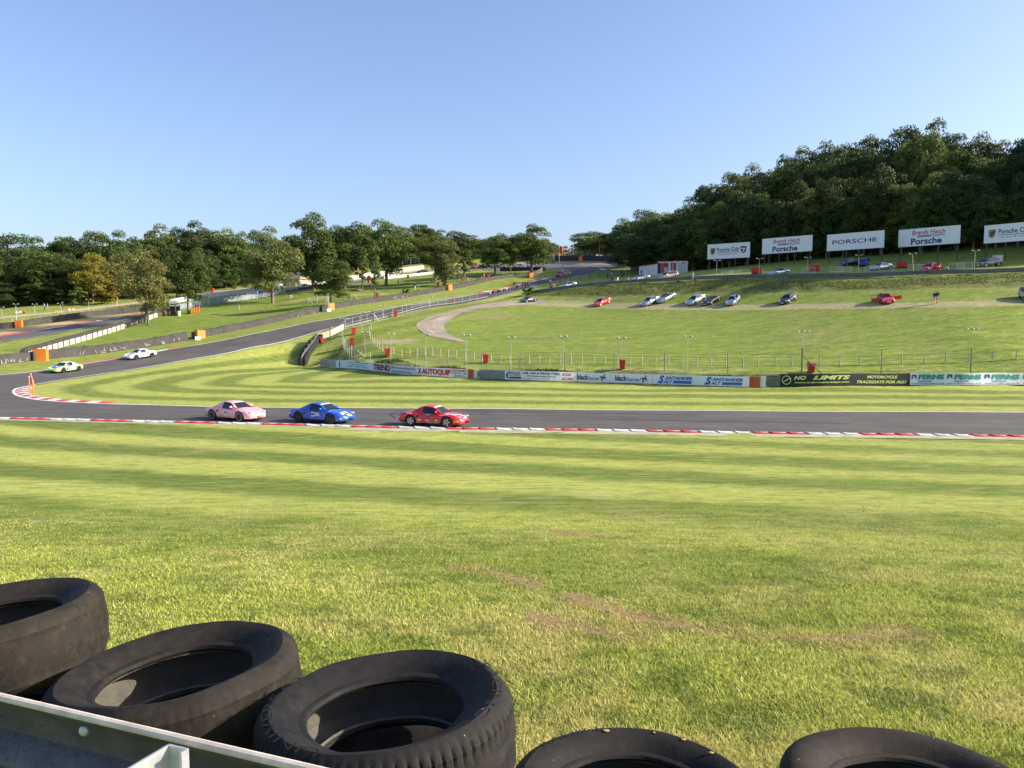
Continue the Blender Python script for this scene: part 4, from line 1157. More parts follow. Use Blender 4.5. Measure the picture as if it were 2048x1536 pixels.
def wheel_meshes(kind_rim, rad):
    t = MB(); t.lathe([(rad - .10, -.10), (rad - .02, -.105), (rad, -.085), (rad, .085), (rad - .02, .105), (rad - .10, .10)], 28, closed=True)
    r = MB(); ro = rad - .095
    r.lathe([(ro, -.06), (ro + .012, .085), (ro - .018, .10), (ro - .035, .07), (ro - .03, -.06)], 28)
    r.lathe([(0.001, .045), (.055, .05), (.065, .02), (ro - .04, -.03), (ro - .03, -.06), (.001, -.06)], 20, mi=1)
    nsp = 5 if kind_rim != 'multi' else 10
    for k in range(nsp):
        a = 2 * math.pi * k / nsp; wd = .052 if nsp == 5 else .018
        c, s = math.cos(a), math.sin(a)
        pts = [(.04, -wd * .7), (ro - .02, -wd * 1.1), (ro - .02, wd * 1.1), (.04, wd * .7)]
        vs = [(x * c - y * s, x * s + y * c, z) for z in (.045, .085) for x, y in pts]
        r.add(vs, [(0, 1, 5, 4), (1, 2, 6, 5), (2, 3, 7, 6), (3, 0, 4, 7), (4, 5, 6, 7)])
    return t, r
_wc = {}
def add_wheels(root, kind, rimm, rim_kind='five'):
    S = SPEC[kind]
    key = (kind, rim_kind)
    if key not in _wc:
        t, r = wheel_meshes(rim_kind, S['rad'])
        to = t.build('wheel', M_rub, smooth=False); smooth_by_angle(to, 40)
        ro = r.build('rim', [rimm, M_trim]); smooth_by_angle(ro, 30)
        _wc[key] = (to.data, ro.data); bpy.data.objects.remove(to); bpy.data.objects.remove(ro)
    td, rd = _wc[key]
    for xw in (S['wf'], S['wr']):
        for sg in (-1, 1):
            w = bpy.data.objects.new('wheel', td); COL.objects.link(w); w.parent = root
            yy = cv(S['w'], xw) - .11
            w.location = (xw, sg * yy, S['rad'])
            w.rotation_euler = (R(90) if sg < 0 else R(-90), 0, 0)
            r = bpy.data.objects.new('rim', rd); COL.objects.link(r); r.parent = w
            r.material_slots[0].link = 'OBJECT'; r.material_slots[0].material = rimm
_textc = {}
def text_mesh(s, size=1., bold=0., shear=0., space=1., wscale=1.):
    """flat outline of a word as verts and faces, left bottom at 0,0; returns verts, faces, width, height"""
    key = (s, bold, shear, space)
    if key not in _textc:
        cu = bpy.data.curves.new('tmp', 'FONT'); cu.body = s; cu.size = 1; cu.offset = bold; cu.shear = shear; cu.space_character = space
        cu.resolution_u = 3; cu.fill_mode = 'FRONT'
        ob = bpy.data.objects.new('tmp', cu); COL.objects.link(ob)
        bpy.context.view_layer.update()
        me = ob.evaluated_get(bpy.context.evaluated_depsgraph_get()).to_mesh()
        V = [tuple(v.co[:2]) for v in me.vertices]; Fc = [tuple(p.vertices) for p in me.polygons if abs(p.area) > 1e-12]
        ob.evaluated_get(bpy.context.evaluated_depsgraph_get()).to_mesh_clear()
        bpy.data.objects.remove(ob); bpy.data.curves.remove(cu)
        x0 = min(v[0] for v in V); x1 = max(v[0] for v in V); y0 = min(v[1] for v in V); y1 = max(v[1] for v in V)
        _textc[key] = ([(v[0] - x0, v[1] - y0) for v in V], Fc, x1 - x0, y1 - y0)
    return _textc[key]
def put_text(mb, fn, s, x, y, w, h, mi=0, bold=0., shear=0., space=1.):
    """fit a word into the box x..x+w, y..y+h of a flat surface whose fn(u, v) gives the 3D point"""
    V, Fc, W_, H_ = text_mesh(s, 1, bold, shear, space)
    vs = [fn(x + a / W_ * w, y + b / H_ * h) for a, b in V]
    mb.add(vs, Fc, mi)
def rect(mb, fn, x, y, w, h, mi=0, n=1, skew=0.):
    vs = []; fs = []
    for i in range(n + 1):
        vs += [fn(x + w * i / n, y), fn(x + w * i / n + skew, y + h)]
    for i in range(n): fs.append((2 * i, 2 * i + 2, 2 * i + 3, 2 * i + 1))
    mb.add(vs, fs, mi)
def poly(mb, fn, pts, mi=0):
    mb.add([fn(*p) for p in pts], [tuple(range(len(pts)))], mi)
def driver(root, kind, x=-.25, y=-.36, helmet=None, z0=.42):
    rt = MB()
    rt.path([(x, y, z0), (x + .02, y, z0 + .25), (x - .03, y, z0 + .44), (x - .02, y, z0 + .52)], [.17, .19, .12, .06], 10)
    rt.path([(x - .02, y - .17, z0 + .40), (x + .18, y - .20, z0 + .20), (x + .42, y - .08, z0 + .32)], [.06, .05, .04], 8)
    rt.path([(x - .02, y + .17, z0 + .40), (x + .18, y + .20, z0 + .20), (x + .42, y + .08, z0 + .32)], [.06, .05, .04], 8)
    rt.blob((x, y, z0 + .62), (.27, .23, .27), 1, 12, 8)
    return rt.build('driver', [M_trim, helmet or M_sw], root, smooth=True)
def make_car(kind, pm, label, loc, heading, rimm=M_rimS, open_top=False, race=False, plate=True, cab=None, cat='car', group=None, pitch=None, scale=1., name='parked_car', strip=False, ground=True, rim_kind='five', roofm=None, lamps=M_lamp):
    S = SPEC[kind]; cab = cab or kind
    root = empty(name, loc, heading, label, cat, group)
    if ground:
        f = Vector((math.cos(heading), math.sin(heading), 0)); l = Vector((-f.y, f.x, 0))
        zf = zat(loc[0] + f.x * 1.2, loc[1] + f.y * 1.2); zr = zat(loc[0] - f.x * 1.2, loc[1] - f.y * 1.2)
        zl = zat(loc[0] + l.x * .75, loc[1] + l.y * .75); zri = zat(loc[0] - l.x * .75, loc[1] - l.y * .75)
        fw = (f * 2.4 + Vector((0, 0, zf - zr))).normalized(); lf = (l * 1.5 + Vector((0, 0, zl - zri))); lf = (lf - fw * lf.dot(fw)).normalized(); up = fw.cross(lf)
        root.rotation_euler = Matrix((fw, lf, up)).transposed().to_euler()
        root.location = (loc[0], loc[1], (zf + zr) / 2 + (.03 if name == 'race_car' else .0))
    root.scale = (scale,) * 3
    o = car_body(kind, pm).build('body', [pm, M_trim], root); smooth_by_angle(o, 50)
    o.data.materials[0] = pm
    if not open_top:
        cb = car_cabin(cab, strip)
        for k, mb in cb.items():
            if not mb.v: continue
            if k == 'sun_strip': mm = M_sw
            elif k == 'roof': mm = roofm or pm
            else: mm = M_glass
            mb_o = mb.build(k.rstrip('_'), mm, root, smooth=True)
            bm = bmesh.new(); bm.from_mesh(mb_o.data); bmesh.ops.remove_doubles(bm, verts=bm.verts, dist=1e-4); bm.to_mesh(mb_o.data); bm.free()
    else:
        cb = car_cabin(cab)
        cb['windscreen'].build('windscreen', M_glass_l, root, smooth=True)
        fr = MB(); st = CAB[cab]['st']; wb = CAB[cab]['wb']
        for sg in (-1, 1): fr.path([(st[0][0], sg * wb * .93, st[0][1]), (.45, sg * wb * .80, 1.09), (st[4][0], sg * wb * .70, st[4][1] - .02)], .025, 6)
        fr.path([(st[4][0], -wb * .70, st[4][1] - .02), (st[4][0] + .02, 0, st[4][1]), (st[4][0], wb * .70, st[4][1] - .02)], .025, 6)
        fr.build('windscreen_frame', M_trim, root)
        it = MB(); it.box((-.35, 0, .79), (1.5, 1.26, .18)); it.build('cockpit', M_int, root)
        for sg in (-1, 1):
            se = MB(); se.path([(-.55, sg * .34, .72), (-.66, sg * .34, .95), (-.70, sg * .34, 1.08)], [.22, .19, .10], 8); se.build('seat', M_int, root, smooth=True)
            rb = MB(); rb.path([(-.95, sg * .5, .86), (-.95, sg * .46, 1.08), (-.95, sg * .2, 1.08), (-.95, sg * .16, .86)], .03, 6); rb.build('roll_hoop', M_rimS, root)
    add_wheels(root, kind, rimm, rim_kind)
    # lamps, mirrors, intakes, plate
    xl = S['L1'] - .33; wl = cv(S['w'], xl) * .74; zl_ = cv(S['zs'], xl)
    for sg in (-1, 1):
        a = MB(); a.blob((xl, sg * wl, zl_ - .012), (.44, .22, .10), 0, 12, 8); h = a.build('headlight', lamps, root, smooth=True)
        h.rotation_euler = (0, 0, 0)
        if race or kind in ('roadster',):
            b = MB(); b.blob((xl - .05, sg * (wl + .075), zl_ - .06), (.24, .10, .07), 0, 8, 6); b.build('indicator', M_amb, h, smooth=True)
        xt = S['L0'] + .09; a = MB(); a.blob((xt, sg * cv(S['w'], xt) * .80, cv(S['zs'], xt) - .07), (.12, .30, .13), 0, 10, 6); a.build('tail_light', M_red_l, root, smooth=True)
        a = MB(); ym = CAB[cab]['wb'] + .13; a.blob((CAB[cab]['st'][2][0] + .04, sg * ym, CAB[cab]['belt'] + .10), (.13, .22, .14), 0, 8, 6); a.tube((CAB[cab]['st'][2][0] + .04, sg * (ym - .14), CAB[cab]['belt'] + .02), (CAB[cab]['st'][2][0] + .04, sg * ym, CAB[cab]['belt'] + .08), .02, n=6)
        a.build('mirror', pm, root, smooth=True)
        if kind in ('roadster', 'coupe'):
            a = MB(); xi = 1.93; a.blob((xi, sg * .40, .285), (.30, .34, .10), 0, 10, 6); a.build('front_intake', M_trim, root, smooth=True)
        if kind == 'roadster':
            a = MB(); ys2 = cv(S['w'], -.72); 
            a.add([(-.62, sg * (ys2 + .008), .68), (-.72, sg * (ys2 + .012), .70), (-.86, sg * (ys2 + .018), .60), (-.84, sg * (ys2 + .018), .55), (-.70, sg * (ys2 + .01), .56)], [(0, 1, 2, 3, 4) if sg < 0 else (4, 3, 2, 1, 0)]); a.build('side_intake', M_trim, root)
    a = MB(); a.blob((2.04 if kind != 'hatch' else 1.98, 0, .275), (.26, .62, .085), 0, 10, 6); a.build('grille', M_trim, root, smooth=True)
    if plate:
        a = MB(); a.box((S['L1'] + .012, 0, .40), (.015, .52, .115)); a.build('number_plate', M_plate, root)
    # door shut lines
    if race or scale > 0:
        a = MB()
        for sg in (-1, 1):
            for xd in ((.62, -.48) if kind != 'hatch' else (.8, -.35)):
                yd = cv(S['w'], xd)
                p0 = (xd, sg * (yd * 1.0 + .002), .60); p1 = (xd - .02, sg * (yd * .992 + .003), .34)
                a.tube(p0, p1, .006, n=4)
        a.build('door_gap', M_trim, root)
    return root
def side_fn(kind, sg, off=.012):
    S = SPEC[kind]
    def fn(x, z):
        w = cv(S['w'], x); zs = cv(S['zs'], x); zb = cv(S['zb'], x); mid = (zs + zb) / 2
        y = np.interp(z, [zb + .04, zb + .14, mid, zs - .16, zs - .06, zs - .008], [w * .965, w * .995, w * 1.005, w, w * .965, w * .88])
        return (x, sg * (float(y) + off), z)
    return fn
def top_fn(kind, off=.014):
    S = SPEC[kind]
    def fn(x, y):
        w = cv(S['w'], x); zs = cv(S['zs'], x); zc = cv(S['zc'], x); ay = abs(y)
        z = np.interp(ay / w, [0, .30, .55, .74, .88, .965], [zc, zc - .004, zc * .65 + zs * .35, zs + .018, zs - .008, zs - .06])
        return (x, y, float(z) + off)
    return fn
def sub_poly(mb, fn, x0, x1, y0f, y1f, n=10, mi=0, m=4):
    vs = []; fs = []
    for i in range(n + 1):
        x = x0 + (x1 - x0) * i / n; a, b = y0f(i / n), y1f(i / n)
        for j in range(m + 1): vs.append(fn(x, a + (b - a) * j / m))
    for i in range(n):
        for j in range(m): fs.append((i * (m + 1) + j, (i + 1) * (m + 1) + j, (i + 1) * (m + 1) + j + 1, i * (m + 1) + j + 1))
    mb.add(vs, fs, mi)
def heading_of(dx, dy): return math.atan2(dy, dx)

# race cars ---------------------------------------------------------------
GR = 'race cars on track'
P_pink = paint('pink', (.80, .36, .38)); P_blue = paint('blue', (.012, .085, .50)); P_red = paint('red', (.52, .012, .014))
P_white = paint('white', (.80, .79, .76)); P_lime = paint('lime', (.38, .68, .22)); P_silver = paint('silver', (.50, .51, .53), .75, .3)
P_black = paint('black', (.015, .015, .018)); P_grey = paint('dark_grey', (.055, .06, .068), .5, .3); P_beige = paint('beige', (.52, .43, .32), .5, .35)
P_dblue = paint('deep_blue', (.015, .05, .32)); P_sred = paint('bright_red', (.62, .012, .012)); P_sblue = paint('silver_blue', (.42, .47, .52), .7, .3); P_purple = paint('purple', (.30, .18, .42))
def race_at(px, py, hd, pm, label, **kw):
    p = hit(px, py)
    return make_car('roadster', pm, label, (p.x, p.y, p.z), hd, race=True, plate=False, group=GR, name='race_car', cat='race car', **kw)
c = race_at(472, 840, R(-28), P_pink, 'pink hardtop race car wearing a round 70, last of the three on the straight', rimm=M_rimK, strip=True)
fn = side_fn('roadster', -1)
mb = MB(); ctr = (.02, .545); mb.add([fn(*ctr)] + [fn(ctr[0] + .175 * math.cos(t), ctr[1] + .175 * math.sin(t)) for t in np.linspace(0, 2 * math.pi, 24, endpoint=False)], [(0, i + 1, (i + 1) % 24 + 1) for i in range(24)])
rd = mb.build('roundel', M_sw, c)
mb = MB(); put_text(mb, side_fn('roadster', -1, .018), '70', -.11, .455, .26, .18, bold=.04); mb.build('lettering', M_sk, rd)
mb = MB(); put_text(mb, fn, 'SPARK', .98, .60, .2, .04, bold=.02); put_text(mb, top_fn('roadster'), 'RACING', 1.25, -.2, .3, .2, bold=.02); mb.build('decals', M_sgrey, c)
for xw in (1.21, -1.21):     # pale rim edge
    mb = MB(); mb.lathe([(.222, .0), (.236, .004), (.236, -.004)], 28, M=Matrix.Translation((xw, -(cv(SPEC['roadster']['w'], xw) - .0), .325)) @ Matrix.Rotation(R(90), 4, 'X')); mb.build('rim_edge', M_rimW, c, smooth=True)
driver(c, 'roadster')

c = race_at(645, 844.5, R(-24), P_blue, 'bright blue hardtop race car with white number 6 panel and black wheels', rimm=M_rimK, strip=True)
mb = MB(); fn = side_fn('roadster', -1)
rect(mb, fn, -.20, .40, .22, .30, 0, 4); pn = mb.build('number_panel', M_sw, c)
mb = MB(); put_text(mb, side_fn('roadster', -1, .018), '6', -.15, .49, .11, .14, bold=.03); mb.build('lettering', M_sk, pn); mb = MB(); rect(mb, side_fn('roadster', -1, .018), -.18, .42, .18, .03, 0, 3); mb.build('panel_band', M_sk, pn)
mb = MB(); put_text(mb, fn, 'LUCKY', .05, .595, .36, .095, bold=.045); put_text(mb, fn, 'SPARK', .05, .475, .40, .095, bold=.045)
tf = top_fn('roadster')
sub_poly(mb, tf, 1.55, 1.85, lambda t: -.30, lambda t: -.10, 6); sub_poly(mb, tf, 1.50, 1.80, lambda t: .08, lambda t: .30, 6); put_text(mb, tf, 'SPARK', .98, -.66, .42, .12, bold=.05)
rect(mb, fn, 1.88, .34, .10, .05, 0, 2); rect(mb, fn, -2.0, .52, .12, .05, 0, 2)
mb.build('decals', M_sw, c)
mb = MB(); sub_poly(mb, tf, 1.92, 2.10, lambda t: -.12, lambda t: .26, 5); mb.build('nose_sticker', M_sy, c)
mb = MB(); rect(mb, fn, .44, .56, .12, .10, 0, 2); rect(mb, fn, -1.2, .70, .12, .08, 0, 2); mb.build('round_stickers', mat('sticker_magenta', (.30, .04, .25), .5), c)
driver(c, 'roadster')

c = race_at(869, 851.5, R(-20.5), P_red, 'red hardtop race car with silver five spoke wheels and number 39', rimm=M_rimS, strip=True)
mb = MB(); rect(mb, fn, -.20, .36, .25, .38, 0, 4); pn = mb.build('number_panel', M_sw, c)
f2 = side_fn('roadster', -1, .018)
mb = MB(); put_text(mb, f2, '39', -.17, .49, .19, .15, bold=.03, shear=.1); mb.build('number', M_sb, pn)
mb = MB(); put_text(mb, f2, 'CLUB', -.16, .68, .17, .035, bold=.02); rect(mb, f2, -.19, .375, .23, .055, 0, 3); mb.build('panel_band', M_sgrey, pn)
mb = MB(); put_text(mb, fn, 'RACING', -.80, .255, .30, .035, bold=.03); put_text(mb, fn, 'MOTORSPORT', -.10, .25, .38, .035, bold=.03); put_text(mb, fn, 'SERVICES', .32, .25, .30, .035, bold=.03)
rect(mb, fn, -.70, .38, .20, .07, 0, 3); rect(mb, fn, .50, .36, .10, .09, 0, 2); put_text(mb, fn, 'TROPHY', -1.50, .735, .40, .07, bold=.05); put_text(mb, fn, 'PERFORMANCE', -.42, .752, .62, .02, bold=.03); put_text(mb, fn, 'DRIVER', .72, .725, .36, .03, bold=.03)
rect(mb, fn, -2.02, .50, .06, .08, 0, 2)
sub_poly(mb, tf, 1.12, 1.42, lambda t: -.84 + .35 * t, lambda t: -.50 + .42 * t, 8); sub_poly(mb, tf, 1.42, 1.52, lambda t: -.45 + .25 * t, lambda t: -.10 + .45 * t, 6); sub_poly(mb, tf, 1.50, 2.0, lambda t: .16 + .1 * t, lambda t: .30 + .1 * t, 8); put_text(mb, tf, 'RACE', 2.00, -.26, .07, .50, bold=.05)
mb.build('decals', M_sw, c)
mb = MB(); rect(mb, fn, 1.66, .325, .26, .10, 0, 4); mb.build('side_sticker', M_sy, c)
mb = MB(); put_text(mb, side_fn('roadster', -1, .02), 'TYRES', 1.68, .345, .22, .06, bold=.03); mb.build('sticker_word', M_red_l, c)
driver(c, 'roadster', helmet=mat('helmet_pink', (.75, .45, .38), .4))

p = hit(131, 744)
c = make_car('roadster', P_lime, 'lime green and blue race car turning into the hairpin', (p.x, p.y, p.z), heading_of(-.22, -.975), rimm=M_rimK, race=True, plate=False, group=GR, name='race_car', cat='race car', strip=True, roofm=paint('livery_pale', (.55, .70, .66)))
M_lb = paint('livery_blue', (.03, .07, .38))
mb = MB(); sub_poly(mb, tf, .9, 1.75, lambda t: -.60 + .2 * t, lambda t: .60 - .2 * t, 10, 0, 8)
for sg in (1, -1):
    f3 = side_fn('roadster', sg); rect(mb, f3, .45, .30, .28, .34, 0, 4); rect(mb, f3, -1.0, .66, .7, .10, 0, 4)
mb.build('blue_livery', M_lb, c)
mb = MB(); sub_poly(mb, top_fn('roadster', .024), 1.22, 1.45, lambda t: -.16, lambda t: .22, 4); 
for sg in (1, -1):
    f3 = side_fn('roadster', sg, .02); rect(mb, f3, -.45, .32, .80, .34, 0, 6)
mb.build('decals', M_sw, c)
mb = MB(); sub_poly(mb, tf, 1.96, 2.12, lambda t: -.25, lambda t: .25, 4); mb.build('nose_sticker', M_sy, c)
driver(c, 'roadster')
p = hit(281, 716)
c = make_car('roadster', P_white, 'white race car with blue bonnet stripes coming down the hill', (p.x, p.y, p.z), heading_of(-.50, -.866), rimm=M_rimK, race=True, plate=False, group=GR, name='race_car', cat='race car')
mb = MB(); sub_poly(mb, tf, .95, 1.85, lambda t: .10, lambda t: .38 - .1 * t, 8); sub_poly(mb, tf, .95, 1.75, lambda t: -.36, lambda t: -.16, 8)
for sg in (1, -1): rect(mb, side_fn('roadster', sg), -.2, .48, .2, .18, 0, 3)
mb.build('stripes', mat('livery_royal', (.06, .09, .45), .4), c)
driver(c, 'roadster')
# cars round the top hairpin and on the far leg
def far_car(px, D, hd, kind, pm, label, **kw):
    q_ = hitD(px, D)
    return make_car(kind, pm, label, (q_.x, q_.y, q_.z + .05), hd, race=True, plate=False, group=GR, name='race_car', cat='race car', **kw)
far_car(1120, 217.5, heading_of(-.4, -.9), 'roadster', P_red, 'red and white race car leaving the top hairpin', rimm=M_rimW)
far_car(1055, 250, heading_of(.98, .1), 'roadster', P_purple, 'purple fronted race car behind the island oak')
far_car(1041, 254, heading_of(.97, .1), 'coupe', P_sblue, 'light blue race car following the purple one at the top hairpin')
far_car(960, 255, heading_of(.98, .2), 'roadster', P_silver, 'pale silver race car climbing behind the forked tree')
far_car(1001, 256, heading_of(.98, .15), 'roadster', P_white, 'white race car just left of the dark slender trunk')
far_car(786, 238.5, heading_of(.80, .55), 'coupe', P_white, 'white race car on the far leg beside the cream wall')
far_car(849, 245, heading_of(.85, .45), 'roadster', P_black, 'black race car on the far leg ahead of the white one')
far_car(522, 203, heading_of(.75, .6), 'roadster', paint('pale_blue', (.35, .55, .75)), 'pale blue and white race car behind the silver barrier')
far_car(613, 216, heading_of(.8, .55), 'roadster', P_sblue, 'blue race car glimpsed left of the tallest oak trunk')

# parked cars -------------------------------------------------------------
GP = 'cars parked in the field'
def parked(px, D, hd, kind, pm, label, dz=0, **kw):
    q_ = hitD(px, D)
    return make_car(kind, pm, label, (q_.x, q_.y, q_.z), R(hd), cat='car', name='parked_car', **({'group': GP} | kw))
parked(1057, 163, 222, 'roadster', P_grey, 'dark grey soft top sports car parked where the access road meets the field', roofm=M_trim, lamps=M_lampL)
parked(1203, 151, 220, 'coupe', P_sred, 'bright red coupe with pale wheels parked alone left of the silver cars', rimm=M_rimW)
parked(1299, 142.5, 224, 'coupe', P_silver, 'silver coupe at the left end of the group of five')
parked(1331, 142.5, 218, 'roadster', P_silver, 'silver open convertible overlapping the silver coupe', open_top=True)
parked(1389, 137, 221, 'coupe', P_silver, 'silver coupe with dark wheels in the middle of the group of five', rimm=M_rimK)
parked(1421, 134.5, 224, 'roadster', P_black, 'black open convertible with number plate, fourth of the group of five', open_top=True)
parked(1464, 131, 240, 'coupe', P_sblue, 'silver blue older coupe with upright lamps at the right end of the group')
parked(1573, 124, 228, 'coupe', P_black, 'black coupe with silver wheels parked alone under the second billboard', rimm=M_rimS)
c = parked(1768, 111, 256, 'wedge', P_sred, 'bright red coupe with both doors wide open', rimm=P_sred)
for sg in (-1, 1):
    d = MB(); a0 = Vector((.62, sg * .86, 0)); dr_ = Vector((-.18, sg * 1.0, 0)).normalized()
    a1 = a0 + dr_ * 1.12
    for (z0, z1, th) in ((.30, .82, .06),):
        n_ = Vector((-dr_.y, dr_.x, 0)) * th / 2
        vs = [tuple(a + s_ * n_ + Vector((0, 0, z))) for a in (a0, a1) for s_ in (-1, 1) for z in (z0, z1)]
        d.add(vs, [(0, 1, 3, 2), (4, 6, 7, 5), (0, 4, 5, 1), (2, 3, 7, 6), (1, 5, 7, 3), (0, 2, 6, 4)])
    dd = d.build('door', P_sred, c)
    fr = MB(); fr.path([tuple(a0 + Vector((0, 0, .82))), tuple(a0 + dr_ * .35 + Vector((0, 0, 1.20))), tuple(a1 + Vector((0, 0, 1.20))), tuple(a1 + Vector((0, 0, .82)))], .022, 6); fr.build('window_frame', M_trim, dd)
parked(2052, 103, 250, 'hatch', P_silver, 'silver car half cut off by the right picture edge', cab='hatch')
GU = 'cars on the upper road behind the guard rail'
parked(1135, 178, 205, 'coupe', P_sblue, 'silver blue coupe on the upper road behind the left end of the rail', group=GU)
parked(1279, 166, 200, 'roadster', P_silver, 'silver open car behind the rail below the white cabin', open_top=True, group=GU)
c = parked(1336, 162, 206, 'hatch', P_beige, 'beige hatchback with sun glinting on its lamp in front of the cabin', group=GU)
parked(1553, 145, 200, 'roadster', P_sblue, 'silver open car almost hidden by the rail, below the second billboard', open_top=True, group=GU)
parked(1692, 150, 200, 'hatch', P_grey, 'dark car behind crowd barriers under the middle billboard', group=GU)
parked(1722, 148, 60, 'hatch', P_dblue, 'deep blue hatchback seen from behind under the middle billboard', group=GU)
parked(1755, 139.5, 200, 'coupe', P_silver, 'silver coupe right of the deep blue hatchback', group=GU)
c = parked(1855, 131, 214, 'hatch', P_sred, 'red hatchback on the upper road with its door open', group=GU)
d = MB(); d.box((.55, 1.30, .62), (.06, .9, .55)); dd = d.build('door', P_sred, c); d = MB(); d.box((.55, 1.25, 1.12), (.03, .75, .42)); d.build('door_window', M_glass_l, dd)
parked(1968, 132, 195, 'hatch', P_grey, 'dark car behind the railings left of the white box van', group=GU)
# ---------------------------------------------------------------- barriers, banners and walls
M_galv = mat('galvanised', (.34, .37, .38), .5, .65, noise_amt=.25, noise_scale=1.5)
M_galv_d = mat('galvanised_weathered', (.17, .19, .19), .55, .5, noise_amt=.3, noise_scale=1.2)
M_post = mat('steel_post', (.10, .105, .10), .7, .3)
M_bw = mat('banner_white', (.72, .75, .80), .55, noise_amt=.05, noise_scale=1.)
M_bl = mat('banner_ice', (.58, .68, .76), .55)
M_bk = mat('banner_black', (.010, .012, .014), .6, noise_amt=.3, noise_scale=1.)
M_or = mat('orange_cover', (.80, .20, .02), .6, noise_amt=.12, noise_scale=1.)
M_or2 = mat('rust_orange', (.42, .085, .02), .7, noise_amt=.2, noise_scale=1.)
M_t = {k: mat('ink_' + k, c, .55) for k, c in dict(darkred=(.16, .02, .03), red=(.48, .02, .04), navy=(.02, .03, .14), black=(.01, .01, .012), blue=(.012, .13, .42), lime=(.55, .66, .22), green=(.02, .22, .17), indigo=(.03, .03, .22), grey=(.22, .24, .28), white=(.7, .7, .7), gold=(.30, .22, .08), teal=(.05, .15, .22)).items()}
M_rubw = mat('conveyor_rubber', (.040, .036, .034), .75, noise_amt=.4, noise_scale=.9, bump=.6, bscale=3.)
M_torn = mat('torn_white_lining', (.34, .33, .31), .8)
M_cream = mat('sleeper_cream', (.52, .46, .36), .85, noise_amt=.2, noise_scale=2.)
M_concw = mat('pale_concrete', (.50, .46, .38), .85, noise_amt=.12, noise_scale=1.)
M_wood = mat('weathered_wood', (.46, .39, .28), .9, noise_amt=.3, noise_scale=4.)
M_wood_d = mat('dark_wood', (.09, .07, .05), .9, noise_amt=.3, noise_scale=4.)
M_bin = mat('bin_red', (.50, .030, .022), .5, noise_amt=.12, noise_scale=2.)
M_wht = mat('white_steel', (.66, .66, .62), .5)

class Wall:
    """a run along the ground: s metres along, z up, a surface facing the camera side"""
    def __init__(s, pts, step=1.0, z=None):
        s.p = resample(pts, step); d = np.hypot(*np.diff(s.p, axis=0).T); s.d = np.r_[0, np.cumsum(d)]; s.L = s.d[-1]
        t = np.gradient(s.p, axis=0); t /= np.linalg.norm(t, axis=1)[:, None]
        n = np.stack([t[:, 1], -t[:, 0]], 1)
        mid = s.p[len(s.p) // 2]
        if np.dot(n[len(n) // 2], -mid) < 0: n = -n
        s.t, s.n = t, n
        s.z = np.array([zat(*q) for q in s.p])
        zz = s.z.copy()
        for _ in range(4): zz[1:-1] = (zz[:-2] + zz[1:-1] * 2 + zz[2:]) / 4
        s.z = zz
        s.px = np.array([proj((q[0], q[1], z_))[0] for q, z_ in zip(s.p, s.z)])
    def at(s, u, z, off=0.):
        x = np.interp(u, s.d, s.p[:, 0]) + np.interp(u, s.d, s.n[:, 0]) * off
        y = np.interp(u, s.d, s.p[:, 1]) + np.interp(u, s.d, s.n[:, 1]) * off
        return (float(x), float(y), float(np.interp(u, s.d, s.z)) + z)
    def u(s, px):
        o = np.argsort(s.px); return float(np.interp(px, s.px[o], s.d[o]))
    def ang(s, u):
        return math.atan2(float(np.interp(u, s.d, s.t[:, 1])), float(np.interp(u, s.d, s.t[:, 0])))
    def sheet(s, mb, u0, u1, z0, z1, off, mi=0, th=.0, step=1.0, wav=0., seed=0):
        n = max(1, int(abs(u1 - u0) / step)); vs = []
        for i in range(n + 1):
            u = u0 + (u1 - u0) * i / n
            w_ = wav * (noise.noise((u * 1.7, seed, .3)))
            vs += [s.at(u, z0, off), s.at(u, z1 + w_, off)]
            if th: vs += [s.at(u, z1 + w_, off - th), s.at(u, z0, off - th)]
        k = 4 if th else 2; fs = []
        for i in range(n):
            a = i * k; b = a + k
            fs.append((a, b, b + 1, a + 1))
            if th: fs += [(a + 1, b + 1, b + 2, a + 2), (a + 2, b + 2, b + 3, a + 3), (a, a + 3, b + 3, b)]
        if th: fs += [(0, 1, 2, 3), (n * k + 3, n * k + 2, n * k + 1, n * k)]
        mb.add(vs, fs, mi)
    def rail(s, mb, u0, u1, zc, hgt=.31, off=0.0, mi=0, step=1.2):
        prof = [(-.5, .0), (-.38, .035), (-.30, .075), (-.14, .075), (-.05, .01), (.05, .01), (.14, .075), (.30, .075), (.38, .035), (.5, .0)]
        n = max(1, int(abs(u1 - u0) / step)); vs = []; fs = []; m = len(prof) * 2
        for i in range(n + 1):
            u = u0 + (u1 - u0) * i / n
            for a, b in prof: vs.append(s.at(u, zc + a * hgt, off + b))
            for a, b in reversed(prof): vs.append(s.at(u, zc + a * hgt, off + b - .006))
        for i in range(n):
            for k in range(m): fs.append((i * m + k, (i + 1) * m + k, (i + 1) * m + (k + 1) % m, i * m + (k + 1) % m))
        mb.add(vs, fs, mi)

